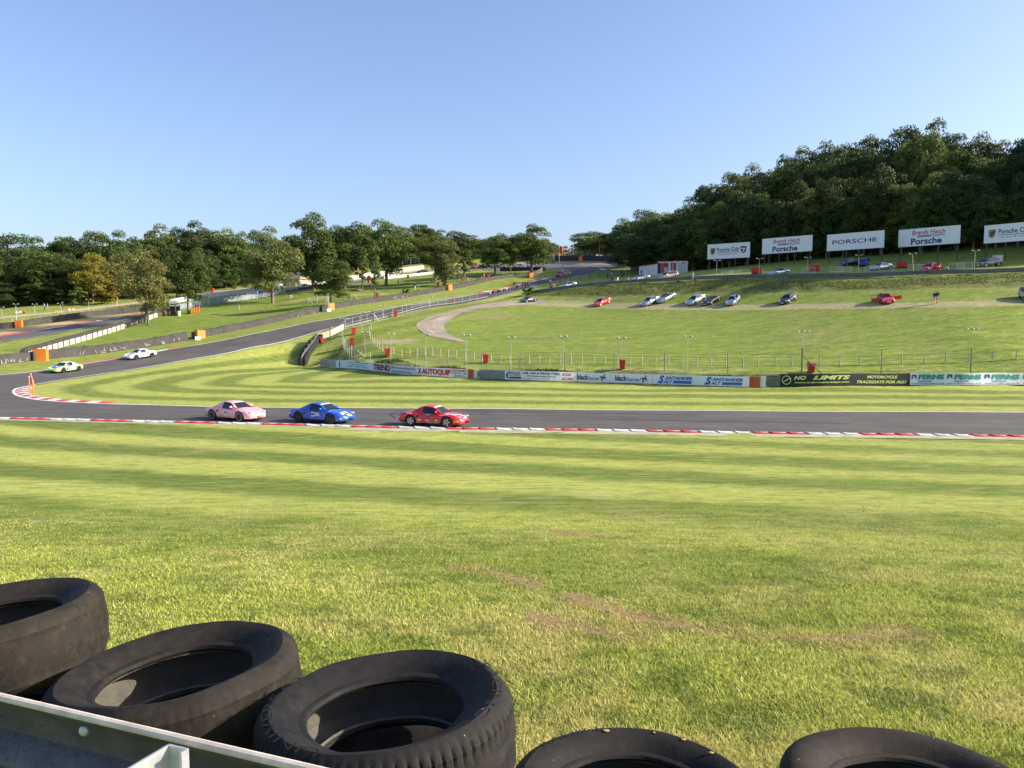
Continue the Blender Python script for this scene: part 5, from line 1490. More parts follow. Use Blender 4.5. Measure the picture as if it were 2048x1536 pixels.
def surf(w, off):
    return lambda u, z: w.at(u, z, off)
baseline = [hit(*q_) for q_ in [(641,732.5),(674,737),(749,742.5),(836,751),(900,755),(957,757.5)]]
def banner(w, parent, px0, px1, z0, z1, m, off=.125, name='banner', label=None):
    mb = MB(); w.sheet(mb, w.u(px0), w.u(px1), z0, z1, off, th=.012, step=.35)
    o = mb.build(name, m, parent); 
    if label: o['label'] = label
    return o
class Multi(list):
    pass
def letters(w, parent, items, m, off=.16, name='lettering'):
    """items: (text, px0, px1, z0, z1, bold, shear); every word group is a mesh of its own"""
    fn = surf(w, off); out = Multi()
    for s_, a, b, z0, z1, bo, sh in items:
        mb = MB(); u0, u1 = w.u(a), w.u(b); put_text(mb, fn, s_, u0, z0, u1 - u0, z1 - z0, bold=bo, shear=sh)
        out.append(mb.build(name, m, parent))
    return out
def armco(w, u0, u1, rails, label, cat='guard rail', name='guard_rail', m=None, post_step=2.4, hgt=1.0, group=None, rh=.30):
    c = w.at((u0 + u1) / 2, 0)
    root = empty(name, c, 0, label, cat, group)
    inv = Matrix.Translation(-Vector(c))
    def bl(mb, nm, mm):
        mb.v = [tuple(Vector(v) - Vector(c)) for v in mb.v]; return mb.build(nm, mm, root)
    for k in range(rails):
        mb = MB(); w.rail(mb, u0, u1, hgt - rh * .5 - k * rh * 1.0, rh * .97, .02); bl(mb, 'rail', m or M_galv)
    n = min(98, int(abs(u1 - u0) / post_step) + 1)
    for k in range(n):
        u = u0 + (u1 - u0) * (k + .5) / n; p = w.at(u, 0, -.06)
        mb = MB(); mb.box((p[0], p[1], p[2] + hgt / 2 - .1), (.10, .12, hgt + .26), rz=w.ang(u)); bl(mb, 'post', M_post)
    return root, c
def rebase(o, c):
    """move a mesh made in world space under a root standing at c"""
    if isinstance(o, list):
        for q_ in o: rebase(q_, c)
        return o
    me = o.data; co = np.empty(len(me.vertices) * 3); me.vertices.foreach_get('co', co); co = co.reshape(-1, 3) - np.array(c); me.vertices.foreach_set('co', co.ravel()); me.update()
    return o

# A: left stretch with TREND and AUTOQUIP
wA = Wall(baseline)
rt, c = armco(wA, 0, wA.L, 4, 'long guard rail with white adverts for TREND and AUTOQUIP, left one by the infield', rh=.25)
nb = rebase(banner(wA, rt, 674, 748, .06, .985, M_bl), c)
mb = MB(); fn = surf(wA, .16)
for (a, b, z) in ((696,740,.74),(702,735,.50),(697,708,.26),(711,724,.26),(728,739,.26),(714,722,.90)):
    for k in range(9):
        u0, u1 = wA.u(a), wA.u(b); rect(mb, fn, u0 + (u1 - u0) * k / 9, z, (u1 - u0) / 9 * .72, .085)
rect(mb, fn, wA.u(680.5), .14, wA.u(682.3) - wA.u(680.5), .76); rebase(mb.build('small_print', M_t['teal'], nb), c)
nb = rebase(banner(wA, rt, 748.5, 834, .06, .985, mat('banner_grey', (.52, .56, .66), .55)), c)
rebase(letters(wA, nb, [('TREND', 749.5, 782, .22, .90, .045, 0)], M_t['darkred']), c)
rebase(letters(wA, nb, [('Effective energy management', 785, 832, .52, .84, .0, 0), ('www.trendcontrols.com', 785, 824, .18, .42, .0, 0)], M_t['navy']), c)
nb = rebase(banner(wA, rt, 834.5, 936, .06, .985, M_bw), c)
rebase(letters(wA, nb, [('AUTOQUIP', 845, 902, .14, .86, .055, 0)], M_t['red']), c)
rebase(letters(wA, nb, [('GARAGE EQUIPMENT', 903, 934, .66, .90, .03, 0)], M_t['red']), c)
rebase(letters(wA, nb, [('01327 751 190', 903.5, 933.5, .42, .60, .03, 0), ('X', 836, 845, .20, .86, .03, .2)], M_t['darkred']), c)
mb = MB(); fn = surf(wA, .16)
for (a, b, z) in ((908,930,.26),(908,932,.14)): rect(mb, fn, wA.u(a), z, wA.u(b) - wA.u(a), .05)
rebase(mb.build('small_print', M_t['teal'], nb), c)
rebase(banner(wA, rt, 936.5, 947, .05, 1.0, M_or2, name='orange_end_cover'), c)
def comb(w, root, c, p0, p1, H_=1.0, n=4, m=None):
    for k in range(n):
        mb = MB(); z = .10 + k * (H_ - .08) / n; hh = (H_ - .08) / n
        w.sheet(mb, w.u(p0), w.u(p1), z, z + hh * .66, .14, th=.05)
        rebase(mb.build('end_spike', m or M_wht, root), c)
    mb = MB(); w.sheet(mb, w.u(p1) - .35, w.u(p1), .02, H_ + .02, .12, th=.28); rebase(mb.build('end_cap', m or M_wht, root), c)
comb(wA, rt, c, 947.5, 955)
# B
wB = Wall([hit(*q_) for q_ in [(959,757),(1012,760),(1090,762.5),(1180,765.5),(1306,769),(1420,772.5),(1531,775.5)]])
rt, c = armco(wB, 0, wB.L, 4, 'long guard rail with black horse and blue salt adverts, middle one by the infield', rh=.26, hgt=1.04)
nb = rebase(banner(wB, rt, 1011, 1148, .06, 1.02, M_bw), c)
rebase(letters(wB, nb, [('CAR, VAN & TRUCK TYRES', 1046, 1119, .66, .92, .035, 0), ('24/7 Mobile Fitting Service', 1054, 1111, .40, .58, .02, 0), ('We bring the tyre to you at home or work', 1047, 1098, .22, .32, .01, 0)], M_t['navy']), c)
rebase(letters(wB, nb, [('01322', 1124, 1142, .64, .90, .04, 0), ('621430', 1123, 1145, .20, .46, .04, 0), ('DYNES', 1020.5, 1042, .46, .80, .01, 0)], M_t['red']), c)
mb = MB(); fn = surf(wB, .16); rect(mb, fn, wB.u(1022), .20, wB.u(1043) - wB.u(1022), .18); rect(mb, fn, wB.u(1019), .84, wB.u(1042) - wB.u(1019), .07)
u0 = wB.u(1013.5); u1 = wB.u(1021)
for k in range(8):
    a0, a1 = math.pi * (.45 + 1.1 * k / 8), math.pi * (.45 + 1.1 * (k + 1) / 8); cx = u1; rx = u1 - u0
    poly(mb, fn, [(cx + rx * math.cos(a0), .54 + .36 * math.sin(a0)), (cx + rx * .55 * math.cos(a0), .54 + .27 * math.sin(a0)), (cx + rx * .55 * math.cos(a1), .54 + .27 * math.sin(a1)), (cx + rx * math.cos(a1), .54 + .36 * math.sin(a1))])
rebase(mb.build('emblem', M_t['navy'], nb), c)
HORSE = [[(.02,.62),(.10,.72),(.22,.66),(.34,.60),(.46,.60),(.54,.66),(.58,.80),(.56,.92),(.62,1.0),(.66,.95),(.74,.88),(.78,.80),(.70,.78),(.68,.68),(.72,.58),(.66,.48),(.52,.42),(.36,.44),(.26,.40),(.20,.48),(.12,.56)],
         [(.66,.52),(.84,.60),(.98,.52),(.94,.42),(.98,.32),(.92,.34),(.88,.46),(.80,.52),(.68,.44)],
         [(.60,.46),(.70,.34),(.84,.38),(.86,.30),(.68,.24),(.54,.42)],
         [(.24,.46),(.30,.36),(.22,.22),(.30,.02),(.24,.0),(.14,.20),(.18,.32),(.14,.44)],
         [(.30,.42),(.42,.30),(.36,.18),(.42,.04),(.36,.02),(.28,.18),(.32,.28),(.22,.38)],
         [(.04,.64),(-.04,.50),(.0,.34),(-.06,.30),(-.12,.50),(-.04,.68)]]
def horse(mb, fn, u, z, w_, h_):
    for pl in HORSE: poly(mb, fn, [(u + a * w_, z + b * h_) for a, b in pl])
nb = rebase(banner(wB, rt, 1148.5, 1305, .06, 1.02, M_bw), c)
rebase(letters(wB, nb, [('black', 1154, 1176.5, .28, .84, .022, 0), ('horse', 1177.5, 1198, .28, .68, .0, 0), ('black', 1231, 1254, .26, .82, .022, 0), ('horse', 1255, 1279, .26, .66, .0, 0)], M_t['black']), c)
mb = MB(); fn = surf(wB, .16)
horse(mb, fn, wB.u(1201.5), .16, wB.u(1213) - wB.u(1201.5), .80); rebase(mb.build('horse_emblem', M_t['black'], nb), c); mb = MB(); horse(mb, fn, wB.u(1283), .14, wB.u(1296) - wB.u(1283), .80)
rebase(mb.build('horse_emblem', M_t['black'], nb), c)
nb = rebase(banner(wB, rt, 1305.5, 1498, .06, 1.02, M_bw), c)
its = []; mb = MB(); fn = surf(wB, .16)
for a, b in ((1316, 1385), (1409, 1485)):
    L = b - a
    its += [('S', a + L * .03, a + L * .19, .16, .94, .05, .25), ('ANTANDER', a + L * .20, b, .54, .86, .04, .25), ('ALT', a + L * .17, a + L * .43, .18, .48, .04, .25)]
    ua, ub = wB.u(a + L * .45), wB.u(b - 1); poly(mb, fn, [(ua, .18), (ub - .03, .18), (ub, .46), (ua + .06, .46)])
    ua, ub = wB.u(a), wB.u(a + L * .12); poly(mb, fn, [(ua, .16), (ub, .16), (ub, .24), (ua + .02, .30)])
rebase(letters(wB, nb, its, M_t['blue']), c); rebase(mb.build('blue_bar', M_t['blue'], nb), c)
rebase(banner(wB, rt, 1498.5, 1519, .04, 1.04, M_or2, name='orange_end_cover'), c)
comb(wB, rt, c, 1519.5, 1530, 1.04)
wC = Wall([hit(1532, 774), hit(1545, 774), hit(1560, 774)], .5)
armco(wC, 0, wC.L, 3, 'short dark bare guard rail between the orange cover and the black banner', m=M_galv_d, hgt=1.2, rh=.38)
# D: banners on a tyre wall
wD = Wall([hit(*q_) for q_ in [(1556,773.2),(1640,773),(1820,771.6),(1930,771.2),(2048,771.2),(2300,771.2)]])
c = wD.at(wD.L * .4, 0); rt = empty('tyre_wall', c, 0, 'tyre wall carrying the black trackday banner and the white surfacing banner', 'tyre wall')
mb = MB(); mb2 = None
n = int(wD.L / .62)
for k in range(n):
    p_ = wD.at(.31 + k * .62, 0, -.36)
    for j in range(5): mb.lathe([(.20, -.10), (.30, -.115), (.325, -.07), (.325, .07), (.30, .115), (.20, .10)], 12, M=Matrix.Translation((p_[0], p_[1], p_[2] + .11 + j * .235 + (.03 * noise.noise((k * 1.3, 0, 0)) if j == 4 else 0))), closed=True)
rebase(mb.build('tyres', M_rub, rt), c)['kind'] = 'stuff'
nb = rebase(banner(wD, rt, 1556, 1819.5, .06, 1.22, M_bk, off=.0), c)
rebase(letters(wD, nb, [('NO', 1587, 1611.5, .66, 1.06, .05, .3), ('LIMITS', 1625, 1699.5, .66, 1.06, .05, .3), ('www.nolimitstrackdays.com', 1589, 1698, .28, .50, .025, .25), ('MOTORCYCLE', 1733, 1794, .74, 1.02, .03, .25), ('TRACKDAYS FOR ALL!', 1712.5, 1812, .26, .54, .03, .25)], M_t['lime'], off=.035), c)
mb = MB(); fn = surf(wD, .035); cu_, cz_ = wD.u(1572.5), .64; r_ = (wD.u(1582) - wD.u(1563)) / 2
for k in range(28):
    a0, a1 = 2 * math.pi * k / 28, 2 * math.pi * (k + 1) / 28
    poly(mb, fn, [(cu_ + r_ * .84 * math.cos(a0), cz_ + r_ * .84 * math.sin(a0)), (cu_ + r_ * math.cos(a0), cz_ + r_ * math.sin(a0)), (cu_ + r_ * math.cos(a1), cz_ + r_ * math.sin(a1)), (cu_ + r_ * .84 * math.cos(a1), cz_ + r_ * .84 * math.sin(a1))])
poly(mb, fn, [(cu_ - r_ * .95, cz_ - r_ * .42), (cu_ - r_ * .8, cz_ - r_ * .55), (cu_ + r_ * .95, cz_ + r_ * .42), (cu_ + r_ * .8, cz_ + r_ * .60)])
rebase(mb.build('emblem', M_t['lime'], nb), c)
nb = rebase(banner(wD, rt, 1820, 2250, .06, 1.20, M_bl, off=.0), c)
its = []; it2 = []; mb = MB()
fn = surf(wD, .035)
for a, b in ((1820, 1891), (1891.5, 1965), (1966, 2042), (2043, 2118), (2119, 2190)):
    L = b - a
    its += [('FERNS', a + L * .22, a + L * .95, .58, 1.08, .06, .05)]
    it2 += [('SURFACING', a + L * .22, a + L * .60, .34, .48, .03, 0), ('www.fernsgroup.co.uk', a + L * .03, a + L * .96, .12, .28, .01, 0)]
    u0, u1 = wD.u(a + L * .03), wD.u(a + L * .17); W_ = u1 - u0
    poly(mb, fn, [(u0, 1.08), (u0, .62), (u0 + W_ * .3, .70), (u0 + W_ * .36, .86), (u0 + W_ * .12, .98), (u0 + W_ * .5, .92), (u1, .60), (u1, 1.0), (u0 + W_ * .85, 1.08)])
rebase(letters(wD, nb, its, M_t['green'], off=.035), c); rebase(letters(wD, nb, it2, M_t['indigo'], off=.035, name='small_lettering'), c); rebase(mb.build('emblem', M_t['indigo'], nb), c)

# black conveyor covered tyre walls along the hill road --------------------
WD = [(-40,97),(0,100),(62,104),(133,109),(205,113.5),(320,121.8),(410,129),(512,139),(640,153.4),(775,172),(900,194),(1030,222)]
def wd(px): return hitD(px, float(np.interp(px, [p[0] for p in WD], [p[1] for p in WD])))
def black_wall(pts, label, H_=1.15, torn=0, seed=1, th=.75, torn_at=None, seg=5.0, group='black tyre walls along the track'):
    w = Wall(pts, 1.0); c = w.at(w.L / 2, 0); rt = empty('tyre_wall', c, 0, label, 'tyre wall', group)
    n = min(60, max(1, int(w.L / seg)))
    rr_ = random.Random(seed)
    for k in range(n):
        mb = MB(); u0, u1 = w.L * k / n + .03, w.L * (k + 1) / n
        w.sheet(mb, u0, u1, -.15, H_ - .05 + rr_.uniform(-.04, .04), rr_.uniform(-.02, .02), th=th, step=.6, wav=.10, seed=seed + k)
        rebase(mb.build('rubber_cover', M_rubw, rt), c)
    if torn:
        mb = MB(); fn = lambda u, z: w.at(u, z, .05)
        for k in range(int(torn * .6)):
            u = w.L * (rr_.uniform(.03, .97) if torn_at is None else rr_.uniform(*torn_at)); z0 = rr_.uniform(.05, .35); h_ = rr_.uniform(.3, .6); lean = rr_.uniform(-.4, .4)
            ww = rr_.uniform(.02, .07)
            poly(mb, fn, [(u, z0), (u + ww * 2.2, z0 + .02), (u + lean + ww, z0 + h_), (u + lean, z0 + h_ * .9)])
            if rr_.random() < .4: poly(mb, fn, [(u, z0), (u + .5, z0 + .03), (u + .5, z0 + .08), (u, z0 + .06)])
        rebase(mb.build('torn_lining', M_torn, rt), c)
    return w
def orange_block(p, label, ang, w_=1.5, h=1.2, name='barrier_end_block'):
    rt = empty(name, p, ang, label, 'barrier block', 'orange barrier end blocks')
    mb = MB(); mb.box((0, 0, h / 2 - .05), (w_, .9, h + .1)); b = mb.build('cover', M_or, rt)
    mb = MB(); mb.box((0, 0, h + .03), (w_ * .92, .8, .06)); mb.build('lid', M_or2, rt)
wl = black_wall([wd(q_) for q_ in (-40, 0, 30, 60)], 'black tyre wall with torn white lining, cut off by the left picture edge', 1.35, 14, 3, torn_at=(.35, 1.))
black_wall([wd(q_) for q_ in (66, 74)], 'dark bare tyre stack left of the orange block by the green car', 1.3, 0, 9, seg=.8)
wl = black_wall([wd(q_) for q_ in (92, 133, 205, 260, 320, 376)], 'black rubber tyre wall with torn white lining behind the white race car', 1.35, 34, 4, torn_at=(.2, .98))
black_wall([wd(q_) for q_ in (390, 470, 512, 580, 640)], 'plain black tyre wall running up behind the second orange block', 1.15, 8, 5, torn_at=(.8, .97))
black_wall([wd(q_) for q_ in (646, 700, 775, 840, 896)], 'grey scuffed tyre wall behind the third orange block', 1.1, 10, 6, torn_at=(.5, .65))
black_wall([wd(q_) for q_ in (903, 950, 990, 1030)], 'low dark tyre wall near the top of the hill below the forked tree', 1.1, 0, 7)
for px, lab in ((83, 'orange barrier block nearest the green race car'), (402, 'orange barrier block near the white box in the middle of the hill road'), (663, 'orange barrier block at the foot of the small round oak'), (899, 'orange barrier block beside the ivy footed tree')):
    p = wd(px); p.y -= .3; orange_block(p, lab, wl.ang(wl.L * .8) if px > 90 else R(10), 1.75 if px < 90 else 1.5, 1.45 if px < 90 else 1.25)
for px, lab in ((396, 'small white box left of the second orange block'), (659, 'small white box left of the third orange block')):
    p = wd(px); p = hitD(px, p.y - 2.2); o = empty('marker_box', p, R(35), lab, 'box', 'white boxes by the orange blocks'); mb = MB(); mb.box((0, 0, .28), (.8, .45, .56)); mb.build('case', M_wht, o); mb = MB(); mb.box((0, 0, .58), (.84, .49, .05)); mb.build('lid', M_sgrey, o)
FW = [(-60,146),(0,152.5),(51,155),(114,162),(187,171),(272,179),(310,182)]
fw = lambda px: hitD(px, float(np.interp(px, [p[0] for p in FW], [p[1] for p in FW])))
black_wall([fw(q_) for q_ in (-60, 0, 36)], 'black tyre wall on the far leg left of the far orange block', 1.3, 0, 11)
black_wall([fw(q_) for q_ in (51, 114, 187, 240, 300)], 'long black tyre wall behind the gravel on the far leg', 1.3, 0, 12)
orange_block(fw(41), 'orange barrier block on the far leg beside the gravel', R(10), 1.2, 1.3)
HW = [hitD(*p) for p in [(1000,272),(1066,273),(1120,272),(1167,270.5),(1210,265),(1240,259),(1262,250)]]
black_wall(HW, 'black tyre wall round the outside of the top hairpin', 1.9, 0, 13)
p = hitD(1160, 269); orange_block(p, 'orange barrier block in the middle of the top hairpin wall', 0, 1.2, 1.7)
# sleeper wall between the two legs on the left
wS = Wall([hitD(*p) for p in [(55,106),(60,108),(130,120.5),(200,133),(262,147),(318,159)]], 1.5)
c = wS.at(wS.L / 2, 0); rt = empty('sleeper_wall', c, 0, 'long cream sleeper wall with dark posts between the two track legs', 'wall')
uu = [wS.u(250), wS.u(292)]
n = 26
for k in range(n):
    u0, u1 = wS.L * k / n, wS.L * (k + 1) / n
    if uu[0] < (u0 + u1) / 2 < uu[1]:
        mb = MB(); wS.sheet(mb, u0, u1, -.1, .95, .02, th=.08); rebase(mb.build('black_panel', M_bk, rt), c); continue
    for j in range(3):
        mb = MB(); wS.sheet(mb, u0 + .12, u1 - .02, .0 + j * .28, .26 + j * .28, 0, th=.12); rebase(mb.build('sleeper', M_cream, rt), c)
for k in range(n + 1):
    u = wS.L * k / n; p = wS.at(u, .42, .03); mb = MB(); mb.box(p, (.14, .16, 1.05), rz=wS.ang(u)); rebase(mb.build('post', M_wood_d, rt), c)
mb = MB(); wS.sheet(mb, 0, wS.L, .0, 1.22, -.35, th=.5, wav=.06); rebase(mb.build('rubber_backing', M_rubw, rt), c)
mb = MB(); rr_ = random.Random(2)
for k in range(16): 
    u = rr_.uniform(*uu); rect(mb, surf(wS, .035), u, .2, .12, .45, skew=rr_.uniform(-.2, .2))
rebase(mb.build('torn_lining', M_torn, rt), c)
# silver barrier of the far leg and cream wall opposite
wF = Wall([hitD(*p) for p in [(342,175),(400,182.5),(455,190),(512,196),(572,203.5)]], 2.)
rt, c = armco(wF, 0, wF.L, 4, 'blue grey guard rail of the far leg behind the lawn', hgt=1.3, rh=.31, post_step=3, m=mat('rail_blue_grey', (.30, .36, .40), .5, .4))
wF2 = Wall([hitD(*p) for p in [(342,190),(400,199),(455,206),(512,212),(570,219)]], 2.)
rt, c = armco(wF2, 0, wF2.L, 3, 'pale guard rail on the outer side of the far leg', hgt=1.3, rh=.40, post_step=4, m=mat('rail_pale', (.50, .54, .55), .5, .3))
def block_wall(pts, label, m, H_=1.0, th=.3, nseg=20, name='concrete_wall', cat='wall'):
    w = Wall(pts, 2.); c = w.at(w.L / 2, 0); rt = empty(name, c, 0, label, cat)
    for k in range(nseg):
        mb = MB(); w.sheet(mb, w.L * k / nseg + .02, w.L * (k + 1) / nseg, -.2, H_, 0, th=th); rebase(mb.build('wall_panel', m, rt), c)
    return w
block_wall([hitD(*p) for p in [(577,218),(643,225),(726,235),(779,245),(812,249),(850,253)]], 'cream concrete wall on the outer side of the far leg', M_concw, 1.5, .3, 24)
block_wall([hitD(*p) for p in [(770,233.5),(800,236.5),(841,241),(885,244.5)]], 'low white block barrier on the near side of the far leg', M_wht, .75, .3, 18)
block_wall([hitD(*p) for p in [(1064,217.5),(1073,221.5),(1080,226),(1085,232)]], 'curved cream block wall at the tip of the island', M_cream, 1.25, .35, 9)
orange_block(hitD(1061.5, 216.5), 'orange barrier block at the end of the curved cream wall', R(30), 1.3, 1.25)
black_wall([hitD(*p) for p in [(1088,236),(1072,239),(1040,240),(1000,243)]], 'dark wall behind the island oak', 1.2, 0, 15)
# upper guard rail
BR = [(1063,178),(1100,176),(1135,174),(1200,168),(1275,162),(1375,153),(1475,145),(1600,137),(1725,131),(1850,126),(1950,122),(2048,119),(2300,112)]
wU = Wall([hitD(*p) for p in BR], 1.5)
rt, c = armco(wU, 0, wU.L, 2, 'green grey guard rail along the crest above the parked cars', hgt=.82, rh=.34, post_step=3.6, m=M_galv_d)
# posts taller than the rail
# road side fence and rail on the near side of the hill road
RS = [(638,122.5),(661,123.5),(690,127),(720,131.5),(748,136),(786,142.5),(824,149.5),(859,156),(892,161.5),(925,167),(955,172),(975,176)]
wR = Wall([hitD(*p) for p in RS], 1.)
block_wall([hitD(*p) for p in [(640,122.2),(661,123),(688,126.4)]], 'stepped cream barrier beside the dark cranked post', M_cream, .95, .12, 7, name='sleeper_wall')
rt, c = armco(wR, wR.u(690), wR.L, 1, 'low pale guard rail on the near side of the hill road', hgt=.40, rh=.22, post_step=4, m=mat('rail_cream', (.25, .245, .22), .6, .2))
def fence(w, us, H_, label, wires=(.2, .9, 1.7), crank=True, m=None, name='mesh_fence', top=None, cat='fence', pr=.05, wr=.012, group=None):
    u_mid = us[len(us) // 2]; c = w.at(u_mid, 0); rt = empty(name, c, 0, label, cat, group)
    for u in us:
        p = Vector(w.at(u, -.2)); mb = MB(); q2 = Vector(w.at(u, H_))
        mb.tube(p, q2, pr, n=6)
        if crank: mb.tube(q2, Vector(w.at(u, H_ + .35, -.35)), pr * .8, n=6)
        rebase(mb.build('post', m or M_post, rt), c)
    for z in wires:
        mb = MB(); pts = [w.at(u, z) for u in np.linspace(us[0], us[-1], max(2, int((us[-1] - us[0]) / 4)))]
        mb.path(pts, wr, 4); rebase(mb.build('wire', m or M_post, rt), c)
    return rt, c
rt, c = fence(wR, [wR.u(q_) for q_ in (690, 705, 720, 734, 748, 767, 786, 805, 824, 842, 859, 876, 892, 909, 925, 940, 955)], 1.5, 'light steel fence with rails beside the hill road', wires=(.75, 1.5), crank=False, m=M_galv, wr=.03, pr=.04)
p = hitD(661, 122.2); o = empty('cranked_post', p, 0, 'thick dark cranked post at the road side by the cream barrier', 'post', 'thick cranked posts'); mb = MB(); mb.tube((0, 0, -.2), (0, 0, 1.7), .09, n=8); mb.build('upright', M_post, o); mb = MB(); mb.tube((0, 0, 1.68), (-.25, -.1, 2.0), .08, n=8); mb.build('arm', M_post, o)
p = hitD(748, 135.5); o = empty('cranked_post', p, 0, 'thick dark cranked post with pale brace in the road side fence', 'post', 'thick cranked posts'); mb = MB(); mb.tube((0, 0, -.2), (0, 0, 1.7), .09, n=8); mb.build('upright', M_post, o); mb = MB(); mb.tube((0, 0, 1.68), (-.3, -.1, 2.0), .08, n=8); mb.build('arm', M_post, o); mb = MB(); mb.tube((0, 0, 1.5), (1.0, .2, -.1), .05, n=6); mb.build('brace', M_galv, o)
# cranked mesh fence along the foot of the field
FL = [(700,106.5),(709,104),(760,98.2),(800,94.8),(830,93.2),(900,90.2),(1000,87.8),(1100,86.2),(1300,83.2),(1530,80.3),(1750,79.8),(2048,79.6),(2300,79.4)]
wM = Wall([hitD(*p) for p in FL], 1.)
rt, c = fence(wM, [wM.u(q_) for q_ in (832, 895, 964, 1040, 1130, 1228, 1329, 1455, 1603)], 2.05, 'cranked mesh fence of tall steel posts at the foot of the parking field', wires=(.25, .95, 1.45, 2.05), m=mat('fence_steel', (.16, .165, .15), .6, .4), pr=.045, wr=.011)
mb = MB(); a = Vector(wM.at(wM.u(1603), 0)); mb.tube(a + Vector((-.0, -.05, -.2)), a + Vector((0, -.05, 2.75)), .075, n=8); mb.tube(a + Vector((.0, -.05, 2.0)), a + Vector((2.25, .2, .0)), .055, n=8); rebase(mb.build('braced_post', M_post, rt), c)
fence(wM, [wM.u(q_) for q_ in (1603, 1762, 1941, 2120)], 2.7, 'line wires and slim posts behind the surfacing banner', wires=(.35, 1.05), crank=False, pr=.04, wr=.014, name='wire_fence')
wG = Wall([hitD(*p) for p in [(684,122),(687,117),(690,113),(698,108),(709,104)]], .5)
fence(wG, list(np.linspace(0, wG.L, 10)), 1.6, 'curved mesh fence dropping from the road to the field corner', wires=(.1, .5, .9, 1.3, 1.6), crank=False, m=M_galv, pr=.035, wr=.012)
wH = Wall([hitD(709, 104), hitD(733, 101), hitD(760, 98.2), hitD(832, 93.2)], 1.)
fence(wH, [0., wH.L * .33, wH.L * .66, wH.L], 1.6, 'mesh fence between the corner post and the cranked posts', wires=(.4, 1.0, 1.6), crank=False, m=M_galv, pr=.035, wr=.011)
p = hitD(708.5, 104); o = empty('corner_post', p, 0, 'corner post with timber braces where the fence turns', 'post'); mb = MB(); mb.tube((0, 0, -.2), (0, 0, 1.75), .08, n=8); mb.build('upright', M_post, o)
for k in (1, 2, 3): mb = MB(); mb.box((k * .45, .2, .5), (.14, .12, 1.2)); mb.build('timber_post', M_wood, o)
mb = MB(); mb.tube((.4, .1, 1.0), (1.6, .1, 0), .06, n=6); mb.build('brace', M_wood, o)
# timber post and wire fence
TP = [800 + x / 4 for x in (15,78,138,200,262,323,385,452,525,590,660,730,805,880,955,1035,1117,1196,1282,1370,1458,1550,1645)] + [1200 + x / 4 for x in (45,140,240,338,443,550,662,775,893,1010,1143,1267,1405,1540,1762,1922)] + [1536 + x / 4 for x in (195,418,580,737,900,1075,1252,1425,1607,1797,1988)] + [2080, 2125, 2170]
TP = sorted(set(round(x, 1) for x in TP)); TP = [x for i, x in enumerate(TP) if i == 0 or x - TP[i - 1] > 8]
TD = lambda px: float(np.interp(px, [760, 800, 865, 1000, 1211, 1486, 1750, 2048, 2200], [105.5, 102.5, 99.5, 93.5, 88, 84, 83, 82.5, 82.5]))
c = hitD(1400, TD(1400)); rt = empty('timber_fence', c, 0, 'timber post and wire fence along the bottom of the parking field', 'fence')
rr_ = random.Random(8); tops = []
pts_ = [hit(*q_) for q_ in ((742,661),(739,666),(739,672),(741,678),(745,684),(749,689),(754,694),(759,698),(765,702),(773,705),(787,708))] + [hitD(px, TD(px)) for px in TP]
for p in pts_:
    mb = MB(); h_ = rr_.uniform(1.0, 1.12); lx, ly = rr_.uniform(-.05, .05), rr_.uniform(-.04, .04)
    mb.tube((p.x - c.x, p.y - c.y, p.z - c.z - .2), (p.x - c.x + lx, p.y - c.y + ly, p.z - c.z + h_), .068, .062, n=7); mb.build('post', M_wood, rt)
    tops.append((p.x - c.x, p.y - c.y - .08, p.z - c.z))
for z in (.45, .98):
    mb = MB(); mb.path([(a, b, d_ + z) for a, b, d_ in tops], .011, 4); mb.build('wire', M_post, rt)
# bins --------------------------------------------------------------------
def make_bin(w_=.62, d_=.72, h_=1.05):
    rt = empty('bin', (0, 0, 0)); mb = MB()
    vs = []
    for z, k in ((.08, .78), (h_ * .93, 1.)): vs += [(-w_ / 2 * k, -d_ / 2 * k, z), (w_ / 2 * k, -d_ / 2 * k, z), (w_ / 2 * k, d_ / 2 * k, z), (-w_ / 2 * k, d_ / 2 * k, z)]
    mb.add(vs, [(3, 2, 1, 0), (4, 5, 6, 7), (0, 1, 5, 4), (1, 2, 6, 5), (2, 3, 7, 6), (3, 0, 4, 7)]); mb.box((0, 0, h_ * .90), (w_ * 1.06, d_ * 1.05, .05)); mb.build('body', M_bin, rt)
    mb = MB(); mb.add([(-w_ * .54, -d_ * .55, h_ * .93), (w_ * .54, -d_ * .55, h_ * .93), (w_ * .54, d_ * .5, h_ * .96), (-w_ * .54, d_ * .5, h_ * .96), (-w_ * .45, -d_ * .45, h_ * .99), (w_ * .45, -d_ * .45, h_ * .99), (w_ * .45, d_ * .45, h_ * 1.03), (-w_ * .45, d_ * .45, h_ * 1.03)], [(3, 2, 1, 0), (4, 5, 6, 7), (0, 1, 5, 4), (1, 2, 6, 5), (2, 3, 7, 6), (3, 0, 4, 7)]); mb.build('lid', M_bin, rt)
    for sg in (-1, 1): mb = MB(); mb.lathe([(.02, -.03), (.11, -.03), (.11, .03), (.02, .03)], 12, M=Matrix.Translation((sg * w_ * .38, d_ * .42, .11)) @ Matrix.Rotation(R(90), 4, 'Y'), closed=True); mb.build('wheel', M_rub, rt)
    mb = MB(); mb.tube((-w_ * .45, d_ * .56, h_ * .93), (w_ * .45, d_ * .56, h_ * .93), .02, n=6); mb.build('handle', M_bin, rt)
    return rt
b0 = make_bin(); first = True
